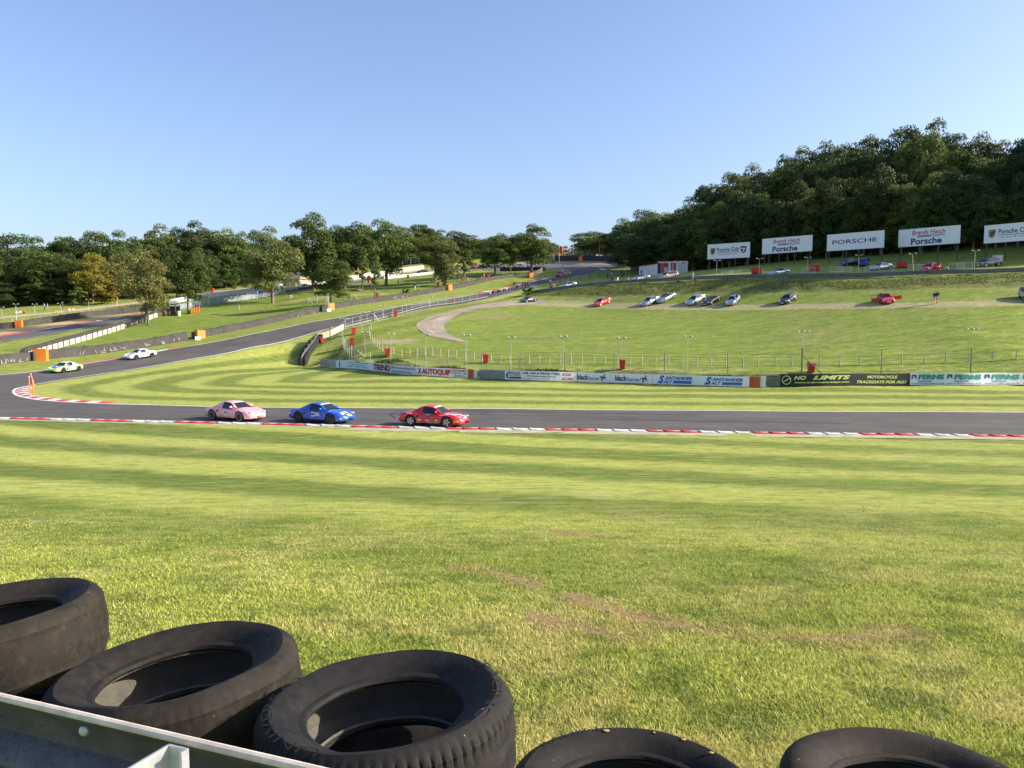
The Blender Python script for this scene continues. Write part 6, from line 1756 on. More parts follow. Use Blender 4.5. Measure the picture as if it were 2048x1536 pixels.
BINS = [(707.5,669.5,'red bin on the bank below the lamp pair at the road fence'),(704,690,'red bin beside the corner post braces'),(643.5,686,'small red bin behind the top of the tyre barrier',.75),(791,634,'red bin by the road side fence half way up'),(775,713,'red bin inside the mesh fence near the field corner'),(971,726.5,'red bin behind the gap between the two advert rails'),(1244.5,739,'red bin at the foot of a lamp above the black horse advert'),(1622,746.5,'red bin behind the braced post above the trackday banner'),
  (876,574,'red bin right of the bare trunk near the ivy footed tree'),(816,557,'red bin beside the low white block barrier'),(976,557,'red bin beside the dark dressed person on the lawn'),(974,557,'second red bin touching the one on the upper lawn'),(1040,541,'orange red bin in front of the island spectators'),(754,595.6,'red bin leaning on the thin ragged tree'),(425,585,'red bin on the upper footpath at the left'),(514,575,'red bin near the light olive tree on the path'),(738,566,'dark red bin beside the cream wall',.9),(907,605,'dark box like bin at the road side fence',.7),(1121,517,'orange red bin behind the top hairpin wall')]
for it in BINS:
    p = hit(it[0], it[1]); b = b0 if first else copy_tree(b0); first = False
    b.location = p; b.rotation_euler = (0, 0, rr_.uniform(-.5, .5)); sc = it[3] if len(it) > 3 else 1.05; b.scale = (sc,) * 3
    setp(b, it[2], 'bin', 'red litter bins')
# skips and crowd barriers on the upper road
for i, (px, D, lab) in enumerate(((1509,150,'red skip under the gap between the first two billboards'),(1624,146,'red skip under the second billboard gap right of the silver open car'),(1797,140,'red skip below the left edge of the fourth billboard'))):
    p = hitD(px, D); o = empty('skip', p, R(-30), lab, 'skip', 'red skips'); mb = MB(); mb.box((0, 0, .55), (1.7, 1.1, .95)); mb.build('body', M_bin, o)
    for k in range(5): mb = MB(); mb.box((-.7 + k * .35, -.57, .55), (.06, .05, .9)); mb.build('rib', M_bin, o)
    mb = MB(); mb.box((0, 0, 1.06), (1.8, 1.2, .07)); mb.build('rim', _mats['bin_red'], o)
def crowd_barrier():
    rt = empty('crowd_barrier'); mb = MB(); mb.path([(-1.1, 0, .1), (-1.1, 0, 1.0), (-1.0, 0, 1.1), (1.0, 0, 1.1), (1.1, 0, 1.0), (1.1, 0, .1)], .028, 6); mb.tube((-1.1, 0, .2), (1.1, 0, .2), .022, n=6); mb.build('frame', M_wht, rt)
    mb = MB()
    for k in range(1, 12): mb.tube((-1.1 + k * .183, 0, .2), (-1.1 + k * .183, 0, 1.09), .011, n=4)
    o = mb.build('bars', M_wht, rt)
    for sg in (-1, 1): mb = MB(); mb.box((sg * .8, 0, .03), (.06, .6, .04)); mb.build('foot', M_wht, rt)
    return rt
cb0 = crowd_barrier(); first = True
for px, D, lab in ((1451,151,'pale crowd barrier, left one of the three under the first billboard'),(1467,150,'pale crowd barrier, middle one of the three under the first billboard'),(1482,149,'pale crowd barrier, right one of the three under the first billboard'),(1612,143,'crowd barrier in front of the red skip under the second billboard'),(1668,140,'crowd barrier in front of the dark car'),(1684,139,'crowd barrier just left of the deep blue car'),(1738,137,'crowd barrier between the blue and the silver car'),(1768,136,'crowd barrier right of the silver car'),(1825,134,'crowd barrier left of the red hatchback'),(1842,133,'crowd barrier touching the red hatchback'),(1905,131,'crowd barrier right of the leaning man'),(1922,130,'crowd barrier far right of the leaning man'),(1962,129,'crowd barrier in front of the dark car by the white box')):
    p = hitD(px, D); b = cb0 if first else copy_tree(cb0); first = False; b.location = p; b.rotation_euler = (0, 0, R(-30)); setp(b, lab, 'barrier', 'crowd barriers')
p = hitD(1986, 133); o = empty('box_trailer', p, R(-28), 'small white box trailer behind the upper rail', 'trailer'); mb = MB(); mb.box((0, 0, .95), (1.5, 1.6, 1.3)); mb.build('body', M_cream, o)
for sg in (-1, 1): mb = MB(); mb.lathe([(.1, -.08), (.3, -.08), (.3, .08), (.1, .08)], 14, M=Matrix.Translation((.0, sg * .85, .3)) @ Matrix.Rotation(R(90), 4, 'X'), closed=True); mb.build('wheel', M_rub, o)
mb = MB(); mb.box((.0, -.81, 1.0), (1.2, .02, 1.0)); mb.build('door', M_wht, o)
# ---------------------------------------------------------------- billboards
M_board = mat('billboard_white', (.82, .82, .82), .6)
M_bedge = mat('billboard_edge', (.30, .31, .33), .6)
class Plane_:
    def __init__(s, a, b, z0): s.a = Vector((a.x, a.y, 0)); s.b = Vector((b.x, b.y, 0)); s.L = (s.b - s.a).length; s.t = (s.b - s.a) / s.L; s.n = Vector((s.t.y, -s.t.x, 0)); s.z0 = z0
    def fn(s, off): return lambda u, v: tuple(s.a + s.t * u + s.n * off + Vector((0, 0, s.z0 + v)))
def zray(px, py, D): d = ray(px, py); return CZ + d.z / d.y * D
GB = 'white billboards in front of the wood'
def shield(mb, fn, u, v, w_, h_, mi=0, k=1.):
    pts = [(0, 1), (.5, 1.04), (1, 1), (.97, .5), (.85, .22), (.5, 0), (.15, .22), (.03, .5)]
    cx, cy = .5, .52
    poly(mb, fn, [(u + (cx + (a - cx) * k) * w_, v + (cy + (b - cy) * k) * h_) for a, b in pts][::-1], mi)
def billboard(px0, px1, yl, yr, D0, D1, label, kind_):
    a = hitD(px0, D0); b = hitD(px1, D1)
    zt = (zray(px0, yl[0], D0) + zray(px1, yr[0], D1)) / 2; zb = (zray(px0, yl[1], D0) + zray(px1, yr[1], D1)) / 2
    Hh = zt - zb; pl = Plane_(a, b, zb); L = pl.L
    c = (a + b) / 2; c.z = zat(c.x, c.y); rt = empty('billboard', c, 0, label, 'billboard', GB)
    mb = MB()
    f0, f1 = pl.fn(0), pl.fn(-.12)
    vs = [f0(0, 0), f0(L, 0), f0(L, Hh), f0(0, Hh), f1(0, 0), f1(L, 0), f1(L, Hh), f1(0, Hh)]
    mb.add(vs, [(0, 1, 2, 3)], 0); mb.add(vs, [(5, 4, 7, 6), (0, 4, 5, 1), (1, 5, 6, 2), (2, 6, 7, 3), (3, 7, 4, 0)], 1)
    bd = rebase(mb.build('panel', [M_board, M_bedge], rt), c)
    for k in range(4):
        u = L * (.04 + .92 * k / 3); p = Vector(pl.fn(-.25)(u, 0)); g = zat(p.x, p.y)
        mb = MB(); mb.box((p.x, p.y, (g - .3 + zb + Hh * .9) / 2), (.16, .16, zb + Hh * .9 - g + .3)); rebase(mb.build('post', M_wood_d, rt), c)
    fn = pl.fn(.02)
    def tx(items, m, name='lettering'):
        mb = MB()
        for s_, x, y, w_, h_, bo, sh in items: put_text(mb, fn, s_, x * L, y * Hh, w_ * L, h_ * Hh, bold=bo, shear=sh)
        return rebase(mb.build(name, m, bd), c)
    if kind_ == 'club':
        tx([('Porsche Club', .23, .47, .51, .27, .018, 0)], M_t['navy']); tx([('G r e a t  B r i t a i n', .28, .24, .41, .09, .01, 0)], M_t['navy'], 'small_lettering')
        mb = MB(); rect(mb, fn, .235 * L, .385 * Hh, .51 * L, .03 * Hh); rebase(mb.build('rule', M_t['navy'], bd), c)
        mb = MB(); shield(mb, fn, .07 * L, .27 * Hh, .12 * L, .46 * Hh); e = rebase(mb.build('crest', M_t['gold'], bd), c)
        mb = MB(); f2 = pl.fn(.03); shield(mb, f2, .105 * L, .40 * Hh, .05 * L, .20 * Hh, 0)
        for k in (0, 1, 2): rect(mb, f2, (.085 + .012 * k) * L, (.32 + .03 * k) * Hh, .012 * L, .10 * Hh); rect(mb, f2, (.14 + .012 * k) * L, .56 * Hh, .012 * L, .12 * Hh)
        rebase(mb.build('crest_field', mat('crest_dark', (.08, .04, .03), .6), e), c)
        mb = MB(); shield(mb, fn, .78 * L, .28 * Hh, .14 * L, .46 * Hh); e = rebase(mb.build('badge', M_t['navy'], bd), c)
        mb = MB(); poly(mb, f2, [(.80 * L, .64 * Hh), (.90 * L, .64 * Hh), (.84 * L, .34 * Hh), (.82 * L, .40 * Hh), (.86 * L, .58 * Hh), (.80 * L, .56 * Hh)][::-1]); rebase(mb.build('badge_field', M_sw, e), c)
    elif kind_ == 'festival':
        tx([('Brands Hatch', .23, .64, .53, .25, .012, .12)], M_t['red']); tx([('Porsche', .215, .09, .50, .36, .03, 0)], M_t['navy'])
        mb = MB(); rect(mb, fn, .32 * L, .49 * Hh, .20 * L, .10 * Hh); band = rebase(mb.build('band', M_t['navy'], bd), c)
        mb = MB(); put_text(mb, pl.fn(.03), 'Festival of', .325 * L, .51 * Hh, .18 * L, .06 * Hh, bold=.01); rebase(mb.build('band_lettering', M_sw, band), c)
        mb = MB()
        for i in range(12):
            for j in range(2):
                if (i + j) % 2 == 0: rect(mb, fn, (.52 + i * .020) * L, (.495 + j * .055 + .028 * math.sin(i * .9)) * Hh, .020 * L, .05 * Hh)
        rebase(mb.build('chequers', M_t['black'], bd), c)
    else:
        # wide-spaced word built of thin strokes
        tx([('PORSCHE', .10, .38, .78, .25, .012, 0)], M_t['navy'])
billboard(1411, 1495, (489, 518.5), (484, 515), 178, 172, 'leftmost billboard with gold crest and a navy badge either side of the club name', 'club')
billboard(1519, 1618, (477, 507), (470.5, 503.5), 168, 160, 'smaller festival billboard with red and navy words, left of the plain one', 'festival')
billboard(1647, 1760, (468, 501), (462, 496.5), 156, 148, 'middle billboard with one thin word in wide capitals', 'word')
billboard(1788, 1910, (458, 493), (452, 488), 150, 142, 'larger festival billboard with red and navy words, above the red hatchback', 'festival')
billboard(1957, 2085, (449, 485), (442, 480), 140, 132, 'billboard cut off by the right picture edge, only its gold crest visible', 'club')
# cabins
M_cab = mat('cabin_white', (.60, .62, .66), .5, noise_amt=.05); M_cabr = mat('cabin_red', (.45, .03, .03), .5); M_cabg = mat('cabin_grey', (.36, .40, .45), .5)
p0 = hitD(1276, 188); p1 = hitD(1312, 180); p2 = hitD(1371, 178)
def cabin(a, b, h0, label, m, red_from=1.0, shut=False):
    pl = Plane_(a, b, max(a.z, b.z) - .1); L = pl.L; c = (a + b) / 2; rt = empty('cabin', c, 0, label, 'cabin', 'portable cabins')
    f0, f1 = pl.fn(0), pl.fn(-2.4)
    mb = MB(); vs = [f(u, v) for f in (f0, f1) for u, v in ((0, -.6), (L, -.6), (L, h0), (0, h0))]
    mb.add(vs, [(0, 1, 2, 3), (5, 4, 7, 6), (0, 4, 5, 1), (1, 5, 6, 2), (2, 6, 7, 3), (3, 7, 4, 0)]); rebase(mb.build('body', m, rt), c)
    mb = MB(); f0, f1 = pl.fn(.08), pl.fn(-2.5); vs = [f(u, v) for f in (f0, f1) for u, v in ((-.06, h0), (L + .06, h0), (L + .06, h0 + .14), (-.06, h0 + .14))]
    mb.add(vs, [(0, 1, 2, 3), (5, 4, 7, 6), (0, 4, 5, 1), (1, 5, 6, 2), (2, 6, 7, 3), (3, 7, 4, 0)]); rebase(mb.build('roof_edge', M_cabr, rt), c)
    return pl, rt, c, L
hz_ = 2.35
pl, rt, c, L = cabin(p0, p1, hz_, 'white cabin with dark vents and a blue overalled figure at its end', M_cab)
for k in (.18, .38, .72): mb = MB(); rect(mb, pl.fn(.03), k * L, hz_ - .35, .45, .14); rebase(mb.build('vent', M_trim, rt), c)
mb = MB(); rect(mb, pl.fn(.03), .30 * L, .5, .05, .6); rect(mb, pl.fn(.03), .55 * L, .7, .05, .4); rebase(mb.build('fittings', M_t['navy'], rt), c)
pl, rt, c, L = cabin(hitD(1313, 180), hitD(1371, 178), hz_ + .25, 'long cabin with red middle panels and a grey shuttered end', M_cab)
fn = pl.fn(.03)
for x0, x1, mm, nm in ((.0, .10, M_trim, 'doorway'), (.11, .20, M_cabr, 'red_panel'), (.20, .37, M_cabr, 'red_panel'), (.45, .50, M_t['indigo'], 'door'), (.52, .64, M_cabr, 'red_panel'), (.66, .98, M_cabg, 'shutter')):
    mb = MB(); rect(mb, fn, x0 * L, -.1, (x1 - x0) * L, hz_ + .1); rebase(mb.build(nm, mm, rt), c)
mb = MB(); rect(mb, pl.fn(.05), .22 * L, .2, .13 * L, 1.1); rebase(mb.build('counter_panel', M_cabg, rt), c)
mb = MB(); rect(mb, pl.fn(.05), .22 * L, 1.7, .12 * L, .3); rect(mb, pl.fn(.05), .82 * L, hz_ - .2, .11 * L, .18); rebase(mb.build('vent', M_trim, rt), c)
mb = MB(); put_text(mb, pl.fn(.05), 'FU', .21 * L, 1.75, .0 * L + .01, .01); 
# lamp posts --------------------------------------------------------------
M_lh = mat('lamp_head', (.42, .41, .33), .4); M_lp = mat('lamp_pole', (.40, .41, .38), .5, .4)
def lamp(px, ytop, D, label, heads=2, lean=0., group='twin headed lamp posts', r=.032, hw=.34, white=False, py=None):
    p = hit(px, py) if py else hitD(px, D); H_ = max(2.0, up_to(p, ytop))
    rt = empty('lamp_post', p, 0, label, 'lamp post', group)
    if lean: rt.rotation_euler = (0, lean, 0)
    mb = MB(); mb.tube((0, 0, -.2), (0, 0, H_ - .1), r * 1.2, r * .8, n=8); mb.build('pole', M_wht if white else M_lp, rt)
    mb = MB(); mb.tube((-hw, 0, H_ - .06), (hw, 0, H_ - .06), .025, n=6); mb.build('crossbar', M_lp, rt)
    xs_ = [-hw, hw] if heads == 2 else [-hw * 1.2, 0, hw * 1.2]
    for i, x in enumerate(xs_):
        mb = MB(); mb.blob((x, .0 if i != 1 or heads == 2 else -.12, H_), (.36, .36, .22), 0, 10, 6, top=.35); mb.build('lamp_head', M_lh, rt, smooth=True)
    return rt
FD = lambda px: float(np.interp(px, [p[0] for p in FL], [p[1] for p in FL]))
for px, yt, h, lab in ((852,670,2,'lamp post behind the mesh fence left of the access road loop end'),(933,670,2,'lamp post below the mouth of the access road loop'),(1022,675,2,'lamp post above the left end of the tyre fitting advert'),(1126,673,2,'lamp post above the first black horse advert'),(1243,676,2,'lamp post beside the red bin over the second black horse'),(1375,673,2,'lamp post above the first blue salt advert'),(1605,663,3,'three headed lamp post at the braced post'),(1942,658,3,'three headed lamp post above the surfacing banner at right')):
    lamp(px, yt, FD(px) + 1.2 - (1.6 if px == 1605 else 0) * 0, lab, h, hw=.36 if h == 2 else .46)
for px, yt, yb, lab in ((730,664,706,'lamp post left of the thin dirt strip in the field corner'),(782,667,714,'lamp post right of the red bin in the field corner'),(686,638,673,'tall lamp pair at the top of the curved mesh fence'),(691,637,672,'second tall lamp at the top of the curved mesh fence'),(724,625,659,'lamp by the road side fence, first above the fence corner'),(765,612,637,'lamp by the road side fence left of the red bin'),(813,602,627,'lamp by the road side fence right of the red bin'),(861,594,615,'lamp by the road side fence, third from its top'),(905,586,605,'lamp by the road side fence, second from its top'),(946,579,596,'lamp by the road side fence nearest the seated spectators')):
    lamp(px, yt, 0, lab, py=yb, hw=.34)
for px, yt, lab, le in ((1351,524,'upper road lamp in front of the long cabin',0),(1430,521,'upper road lamp below the leftmost billboard',0),(1514,517,'upper road lamp at the left edge of the second billboard',0),(1610,515,'upper road lamp at the right edge of the second billboard',0),(1711,510,'upper road lamp below the middle billboard',0),(1821,507,'leaning upper road lamp below the fourth billboard',-.10),(1941,501,'upper road lamp left of the cropped billboard',0)):
    lamp(px, yt, float(np.interp(px, [b[0] for b in BR], [b[1] for b in BR])) + .8, lab, lean=le, hw=.5)
for px, yt, yb, lab, le in ((5,619,633,'lamp at the left picture edge on the far bank',-.1),(70,613,626,'lamp on the far bank right of the white mast',0),(124,606,629,'leaning lamp on the far bank',-.14),(178,599,622,'lamp on the far bank under the dark trees',-.03),(434,564,574,'small lamp on the upper footpath left',0),(481,557,568,'small lamp on the upper footpath middle',0),(526,554,570,'small lamp on the upper footpath right',0),(33,608,640,'tall white twin mast on the far bank at the left',0)):
    lamp(px, yt, 0, lab, py=yb, lean=le, hw=.5, white='mast' in lab)
for px, yt, yb, lab in ((1149,502,516,'lamp on the brow behind the hairpin'),(1178,499,513,'lamp on the brow below the flag'),(1251,522,556,'lamp beside the spectators right of the hairpin')):
    lamp(px, yt, 0, lab, py=yb, hw=.4)
# masts, flags, markers
def flag(px, ytop, D, label, fl=True):
    p = hitD(px, D); H_ = up_to(p, ytop); rt = empty('flag_pole', p, 0, label, 'flag pole', 'flag poles on the brow'); mb = MB(); mb.tube((0, 0, -.2), (0, 0, H_), .11, .08, n=8); mb.build('pole', M_wht, rt)
    if fl:
        mb = MB(); vs = []; 
        for i in range(7):
            for j in range(2): vs.append((.1 + i * .22, .12 * math.sin(i * 1.3), H_ - .1 - j * 2.6 - .06 * i))
        mb.add(vs, [(2 * i, 2 * i + 1, 2 * i + 3, 2 * i + 2) for i in range(6)]); mb.build('flag', mat('flag_red', (.50, .10, .05), .7), rt)
flag(1107, 493, 268, 'left one of the two banner poles behind the hairpin'); flag(1117.5, 491, 268, 'right one of the two banner poles behind the hairpin'); flag(1145, 486, 275, 'bare white pole on the brow in the skyline gap', False); flag(1197, 480, 285, 'pole with red flag in front of the rounded tree')
p = hitD(1125, 231); o = empty('sign_pillar', p, 0, 'tall pale pillar inside the top hairpin', 'sign'); mb = MB(); mb.box((0, 0, 1.3), (.5, .25, 2.6)); mb.build('board', M_sgrey, o); mb = MB(); mb.box((-.15, 0, 2.9), (.1, .1, .6)); mb.build('cap_post', M_wht, o)
p = hit(653, 622); o = empty('mast', p, 0, 'pale twin mast beside the small round oak', 'mast'); mb = MB(); mb.tube((-.15, 0, -.2), (-.1, 0, 3.0), .08, n=8); mb.build('mast_leg', M_galv, o); mb = MB(); mb.tube((.3, .1, -.2), (.3, .1, 2.8), .06, n=8); mb.build('mast_leg', M_wht, o)
for px, py, h_, le, lab in ((59,790,2.0,.02,'orange marker pole on the hairpin kerb, left one'),(69,773,1.6,-.25,'leaning orange marker pole beyond the hairpin kerb'),(66,792,1.6,.03,'orange marker pole on the hairpin kerb, right one')):
    p = hit(px, py); o = empty('marker_pole', p, 0, lab, 'marker', 'orange marker poles at the hairpin'); o.rotation_euler = (0, le, 0)
    mb = MB(); mb.tube((0, 0, 0), (0, 0, h_ * .78), .05, n=8); mb.build('pole', M_or, o); mb = MB(); mb.tube((0, 0, h_ * .78), (0, 0, h_ * .78 + .1), .056, n=8); mb.build('pale_band', M_cream, o)
# brow fence
wB2 = Wall([hitD(*p) for p in [(1085,276),(1105,278),(1130,282),(1170,286),(1215,288),(1262,280),(1300,268)]], 2.)
fence(wB2, list(np.linspace(0, wB2.L, 22)), 1.9, 'pale post fence along the brow behind the hairpin', wires=(.5, 1.0, 1.5, 1.9), crank=False, m=M_cream, pr=.08, wr=.05)
wB3 = Wall([hitD(*p) for p in [(1102,272),(1110,272.5),(1122,273)]], 1.); fence(wB3, list(np.linspace(0, wB3.L, 5)), 1.5, 'bright steel railing at the end of the brow fence', wires=(.8, 1.5), crank=False, m=M_wht, pr=.08, wr=.08, name='railing')
wB4 = Wall([hitD(*p) for p in [(1120,192),(1160,196),(1200,200),(1250,203),(1275,198)]], 2.); fence(wB4, list(np.linspace(0, wB4.L, 9)), 1.8, 'dark wire fence between the hairpin exit and the upper rail', wires=(.6, 1.2, 1.8), crank=True, pr=.07, wr=.03)
# high mesh fence behind the far leg
wFf = Wall([hitD(*p) for p in [(775,252),(810,256),(850,260),(900,266)]], 2.); fence(wFf, list(np.linspace(0, wFf.L, 9)), 3.4, 'high debris fence behind the cream wall on the far leg', wires=(1.2, 1.9, 2.6, 3.4), crank=False, m=M_galv_d, pr=.08, wr=.03, name='debris_fence')
wFn = Wall([hitD(*p) for p in [(342,174),(400,181),(455,188.5),(512,194.5),(572,202)]], 2.); fence(wFn, list(np.linspace(0, wFn.L, 13)), 1.9, 'pale thin posts of the spectator fence before the silver rail', wires=(.9, 1.8), crank=False, m=M_wht, pr=.05, wr=.015)
wFb = Wall([hitD(*p) for p in [(-40,158),(40,163),(110,168),(180,176),(260,185)]], 2.); fence(wFb, list(np.linspace(0, wFb.L, 12)), 1.0, 'low wire fence on the far bank above the black wall', wires=(.5, 1.0), crank=False, m=M_wood, pr=.06, wr=.012, name='wire_fence')
# posts and goal frames on the lawn
for i, (px, py, lab) in enumerate(((531,628,'short pale stake on the lawn below the silver rail, left'),(634,606,'short pale stake in the shadow of the small oak'),(860,574,'short stake on the lawn near the shaded grass'),(908,569,'pale stake left of the orange block on the rise'),(941,563,'pale stake right of the standing spectators'),(478,620,'short stake on the lawn left of the olive tree'),(702,604,'cluster of short stakes at the wall'),(837,578,'white stake beside the walking person'))):
    p = hit(px, py - 4 if py > 620 else py); o = empty('stake', p, 0, lab, 'stake', 'short stakes on the lawn'); mb = MB(); mb.box((0, 0, .5), (.14, .14, 1.1)); mb.build('post', M_cream, o); mb = MB(); mb.box((0, 0, 1.07), (.16, .16, .05)); mb.build('cap', M_wht, o)
def brace_post(px, py, label):
    p = hit(px, py); o = empty('strainer_post', p, 0, label, 'post', 'braced strainer posts'); mb = MB(); mb.box((0, 0, .7), (.16, .16, 1.6)); mb.build('post', M_cream, o)
    for sg in (-1, 1): mb = MB(); mb.tube((0, 0, 1.1), (sg * 1.3, 0, 0), .06, n=6); mb.build('brace', M_cream, o)
brace_post(710, 604, 'braced strainer post beside the scuffed tyre wall'); brace_post(350, 619, 'braced strainer post by the orange boards'); brace_post(410, 611, 'braced strainer post right of the orange boards'); brace_post(616, 609, 'braced strainer post in the shade left of the small oak')
# orange boards and marshal post
for k, px in enumerate((383, 388, 393, 398)):
    p = hit(px, 628 - k * .6); o = empty('orange_board', p, R(-60), ['leftmost', 'second', 'third', 'rightmost'][k] + ' of the four orange boards by the dense dark tree', 'board', 'orange boards'); mb = MB(); mb.box((0, 0, .78), (.9, .12, 1.3)); mb.build('panel', M_or, o)
    for sg in (-1, 1): mb = MB(); mb.box((sg * .36, 0, .1), (.12, .5, .12)); mb.build('foot', M_or2, o)
p = hit(343, 631); o = empty('marshal_shelter', p, R(-10), 'dark open marshal shelter behind the twin trunked tree', 'shelter')
for x, y in ((-1.4, -.8), (1.4, -.8), (-1.4, .8), (1.4, .8)): mb = MB(); mb.box((x, y, 1.0), (.14, .14, 2.2)); mb.build('post', M_wood_d, o)
mb = MB(); mb.box((0, 0, 2.15), (3.4, 2.2, .12)); mb.build('roof', M_rubw, o); mb = MB(); mb.box((0, .78, 1.0), (2.8, .06, 1.9)); mb.build('back_wall', M_wood_d, o)
for px, py, m, lab in ((328,632,M_or2,'orange drum left of the marshal shelter'),(338,632,M_trim,'black drum at the marshal shelter'),(358,632,M_wht,'white drum right of the marshal shelter'),(353,631,M_trim,'black drum beside the white one')):
    p = hit(px, py); o = empty('drum', p, 0, lab, 'drum', 'drums at the marshal shelter'); mb = MB(); mb.lathe([(.001, 0), (.34, 0), (.35, .5), (.34, 1.0), (.001, 1.0)], 14); mb.build('body', m, o, smooth=False); mb = MB(); mb.lathe([(.35, .97), (.37, .99), (.35, 1.02)], 14); mb.build('rim', m, o)
for px, py, lab in ((948,536,'orange marshal board by the far leg under the trees'),(541,585,'orange recovery board behind the light olive tree')):
    p = hit(px, py); o = empty('orange_board', p, 0, lab, 'board', 'orange boards'); mb = MB(); mb.box((0, 0, .9), (2.2, .3, 1.5)); mb.build('panel', M_or, o); mb = MB(); mb.box((0, 0, .1), (2.3, .6, .2)); mb.build('base', M_trim, o)
# small hut with pale mound roof
p = hitD(590, 226); o = empty('hut', p, R(-15), 'low hut with sandy pitched roof left of the tallest oak', 'hut'); mb = MB(); mb.box((0, 0, .8), (5.5, 3, 1.9)); mb.build('wall', M_wood, o)
mb = MB(); mb.add([(-3.2, -1.9, 1.7), (3.2, -1.9, 1.7), (3.2, 1.9, 1.7), (-3.2, 1.9, 1.7), (-2.6, 0, 3.6), (2.6, 0, 3.6)], [(0, 1, 5, 4), (2, 3, 4, 5), (3, 0, 4), (1, 2, 5), (3, 2, 1, 0)]); mb.build('roof', M_path, o)
mb = MB(); mb.box((0, -1.53, .8), (1.2, .06, 1.5)); mb.build('door', M_wood_d, o)
# diagonal tyre barrier of single tyres
tyre_small = MB(); tyre_small.lathe([(.19, -.095), (.29, -.115), (.325, -.075), (.325, .075), (.29, .115), (.19, .095)], 18, closed=True)
ts = tyre_small.build('tyre', M_rub); smooth_by_angle(ts, 45)
setp(ts, 'weathered tyre in the diagonal tyre barrier by the hill road', 'tyre', 'tyres of the diagonal barrier')
wT = Wall([hit(604, 731.5), hit(611, 716), hit(620, 702), hit(630, 690), hit(640, 682)], .4)
wT_n = int(wT.L / .66); firstt = True; rr_ = random.Random(4)
for k in range(wT_n):
    for row_ in range(2):
        for j in range(5):
            o = ts if firstt else ts.copy()
            if not firstt: COL.objects.link(o)
            firstt = False
            p = wT.at(.33 + k * .66, 0, .35 - row_ * .64)
            o.location = (p[0] + rr_.uniform(-.03, .03), p[1] + rr_.uniform(-.03, .03), p[2] + .10 + j * .235); o.rotation_euler = (rr_.uniform(-.04, .04), rr_.uniform(-.04, .04), 0)
rt, c = fence(wT, list(np.linspace(0.1, wT.L, 7)), 1.5, 'pale wire mesh and rail on top of the diagonal tyre barrier', wires=(1.5, 1.25), crank=False, m=M_galv, pr=.035, wr=.03)
# ---------------------------------------------------------------- people
def body_mesh(name, J, E, rad, lab, head, sub=1):
    """one continuous skin around a skeleton; lab gives the clothing slot of each bone"""
    me = bpy.data.meshes.new(name); me.from_pydata(J, E, []); o = bpy.data.objects.new(name, me); COL.objects.link(o)
    md = o.modifiers.new('s', 'SKIN'); md.use_smooth_shade = True
    for i, v in enumerate(me.skin_vertices[0].data): v.radius = (rad[i], rad[i] * (.72 if i in (0, 1, 2) else 1)); v.use_root = (i == 0)
    md2 = o.modifiers.new('u', 'SUBSURF'); md2.levels = sub; md2.render_levels = sub
    dg = bpy.context.evaluated_depsgraph_get(); dg.update()
    m2 = bpy.data.meshes.new_from_object(o.evaluated_get(dg)); m2.name = name
    bpy.data.objects.remove(o)
    # head: shaped skull joined on the neck, with nose, ears and hair
    bm = bmesh.new(); bm.from_mesh(m2)
    for f in bm.faces:
        c = f.calc_center_median(); best = None
        for k, (a, b) in enumerate(E):
            pa, pb = Vector(J[a]), Vector(J[b]); t = max(0, min(1, (c - pa).dot(pb - pa) / max(1e-9, (pb - pa).length_squared))); d = (c - pa.lerp(pb, t)).length - (rad[a] + rad[b]) * .4
            if best is None or d < best[0]: best = (d, k)
        f.material_index = lab[best[1]]; f.smooth = True
    h = Vector(head)
    r = bmesh.ops.create_uvsphere(bm, u_segments=14, v_segments=10, radius=1.)
    for v in r['verts']:
        x, y, z = v.co; z2 = z * .125; w = 1 - max(0, -z) * .28
        x2 = x * .095 * w + (.018 if (x > .85 and abs(y) < .35 and -.35 < z < .15) else 0)
        v.co = h + Vector((x2, y * .078 * w, z2))
        for f in v.link_faces: f.smooth = True
    for f in {f for v in r['verts'] for f in v.link_faces}:
        c = f.calc_center_median() - h; f.material_index = 3 if (c.z > .045 or (c.x < -.02 and c.z > -.05)) else 0
    bm.to_mesh(m2); bm.free()
    for m in (M_skin, M_sw, M_t['navy'], M_trim, M_trim): m2.materials.append(m)
    return m2
# slots: 0 skin, 1 top, 2 trousers, 3 hair, 4 shoes.  figure faces +X
def stand(a=0.):
    J = [(0,0,.95),(0,0,1.18),(0,0,1.40),(.01,0,1.52),(0,.10,.90),(.02+a*.5,.11,.50),(0+a,.11,.09),(.13+a,.12,.04),(0,-.10,.90),(.02-a*.5,-.11,.50),(-.02-a,-.11,.09),(.11-a,-.12,.04),
         (0,.19,1.38),(-.02-a*.6,.24,1.12),(.06-a*.6,.25,.88),(.10-a*.6,.25,.78),(0,-.19,1.38),(-.02+a*.6,-.24,1.12),(.06+a*.6,-.25,.88),(.10+a*.6,-.25,.78)]
    E = [(0,1),(1,2),(2,3),(0,4),(4,5),(5,6),(6,7),(0,8),(8,9),(9,10),(10,11),(2,12),(12,13),(13,14),(14,15),(2,16),(16,17),(17,18),(18,19)]
    rad = [.15,.145,.15,.055,.105,.07,.048,.04,.105,.07,.048,.04,.07,.05,.038,.035,.07,.05,.038,.035]
    lab = [1,1,0,2,2,2,4,2,2,2,4,1,1,0,0,1,1,0,0]
    return J, E, rad, lab, (.02,0,1.64)
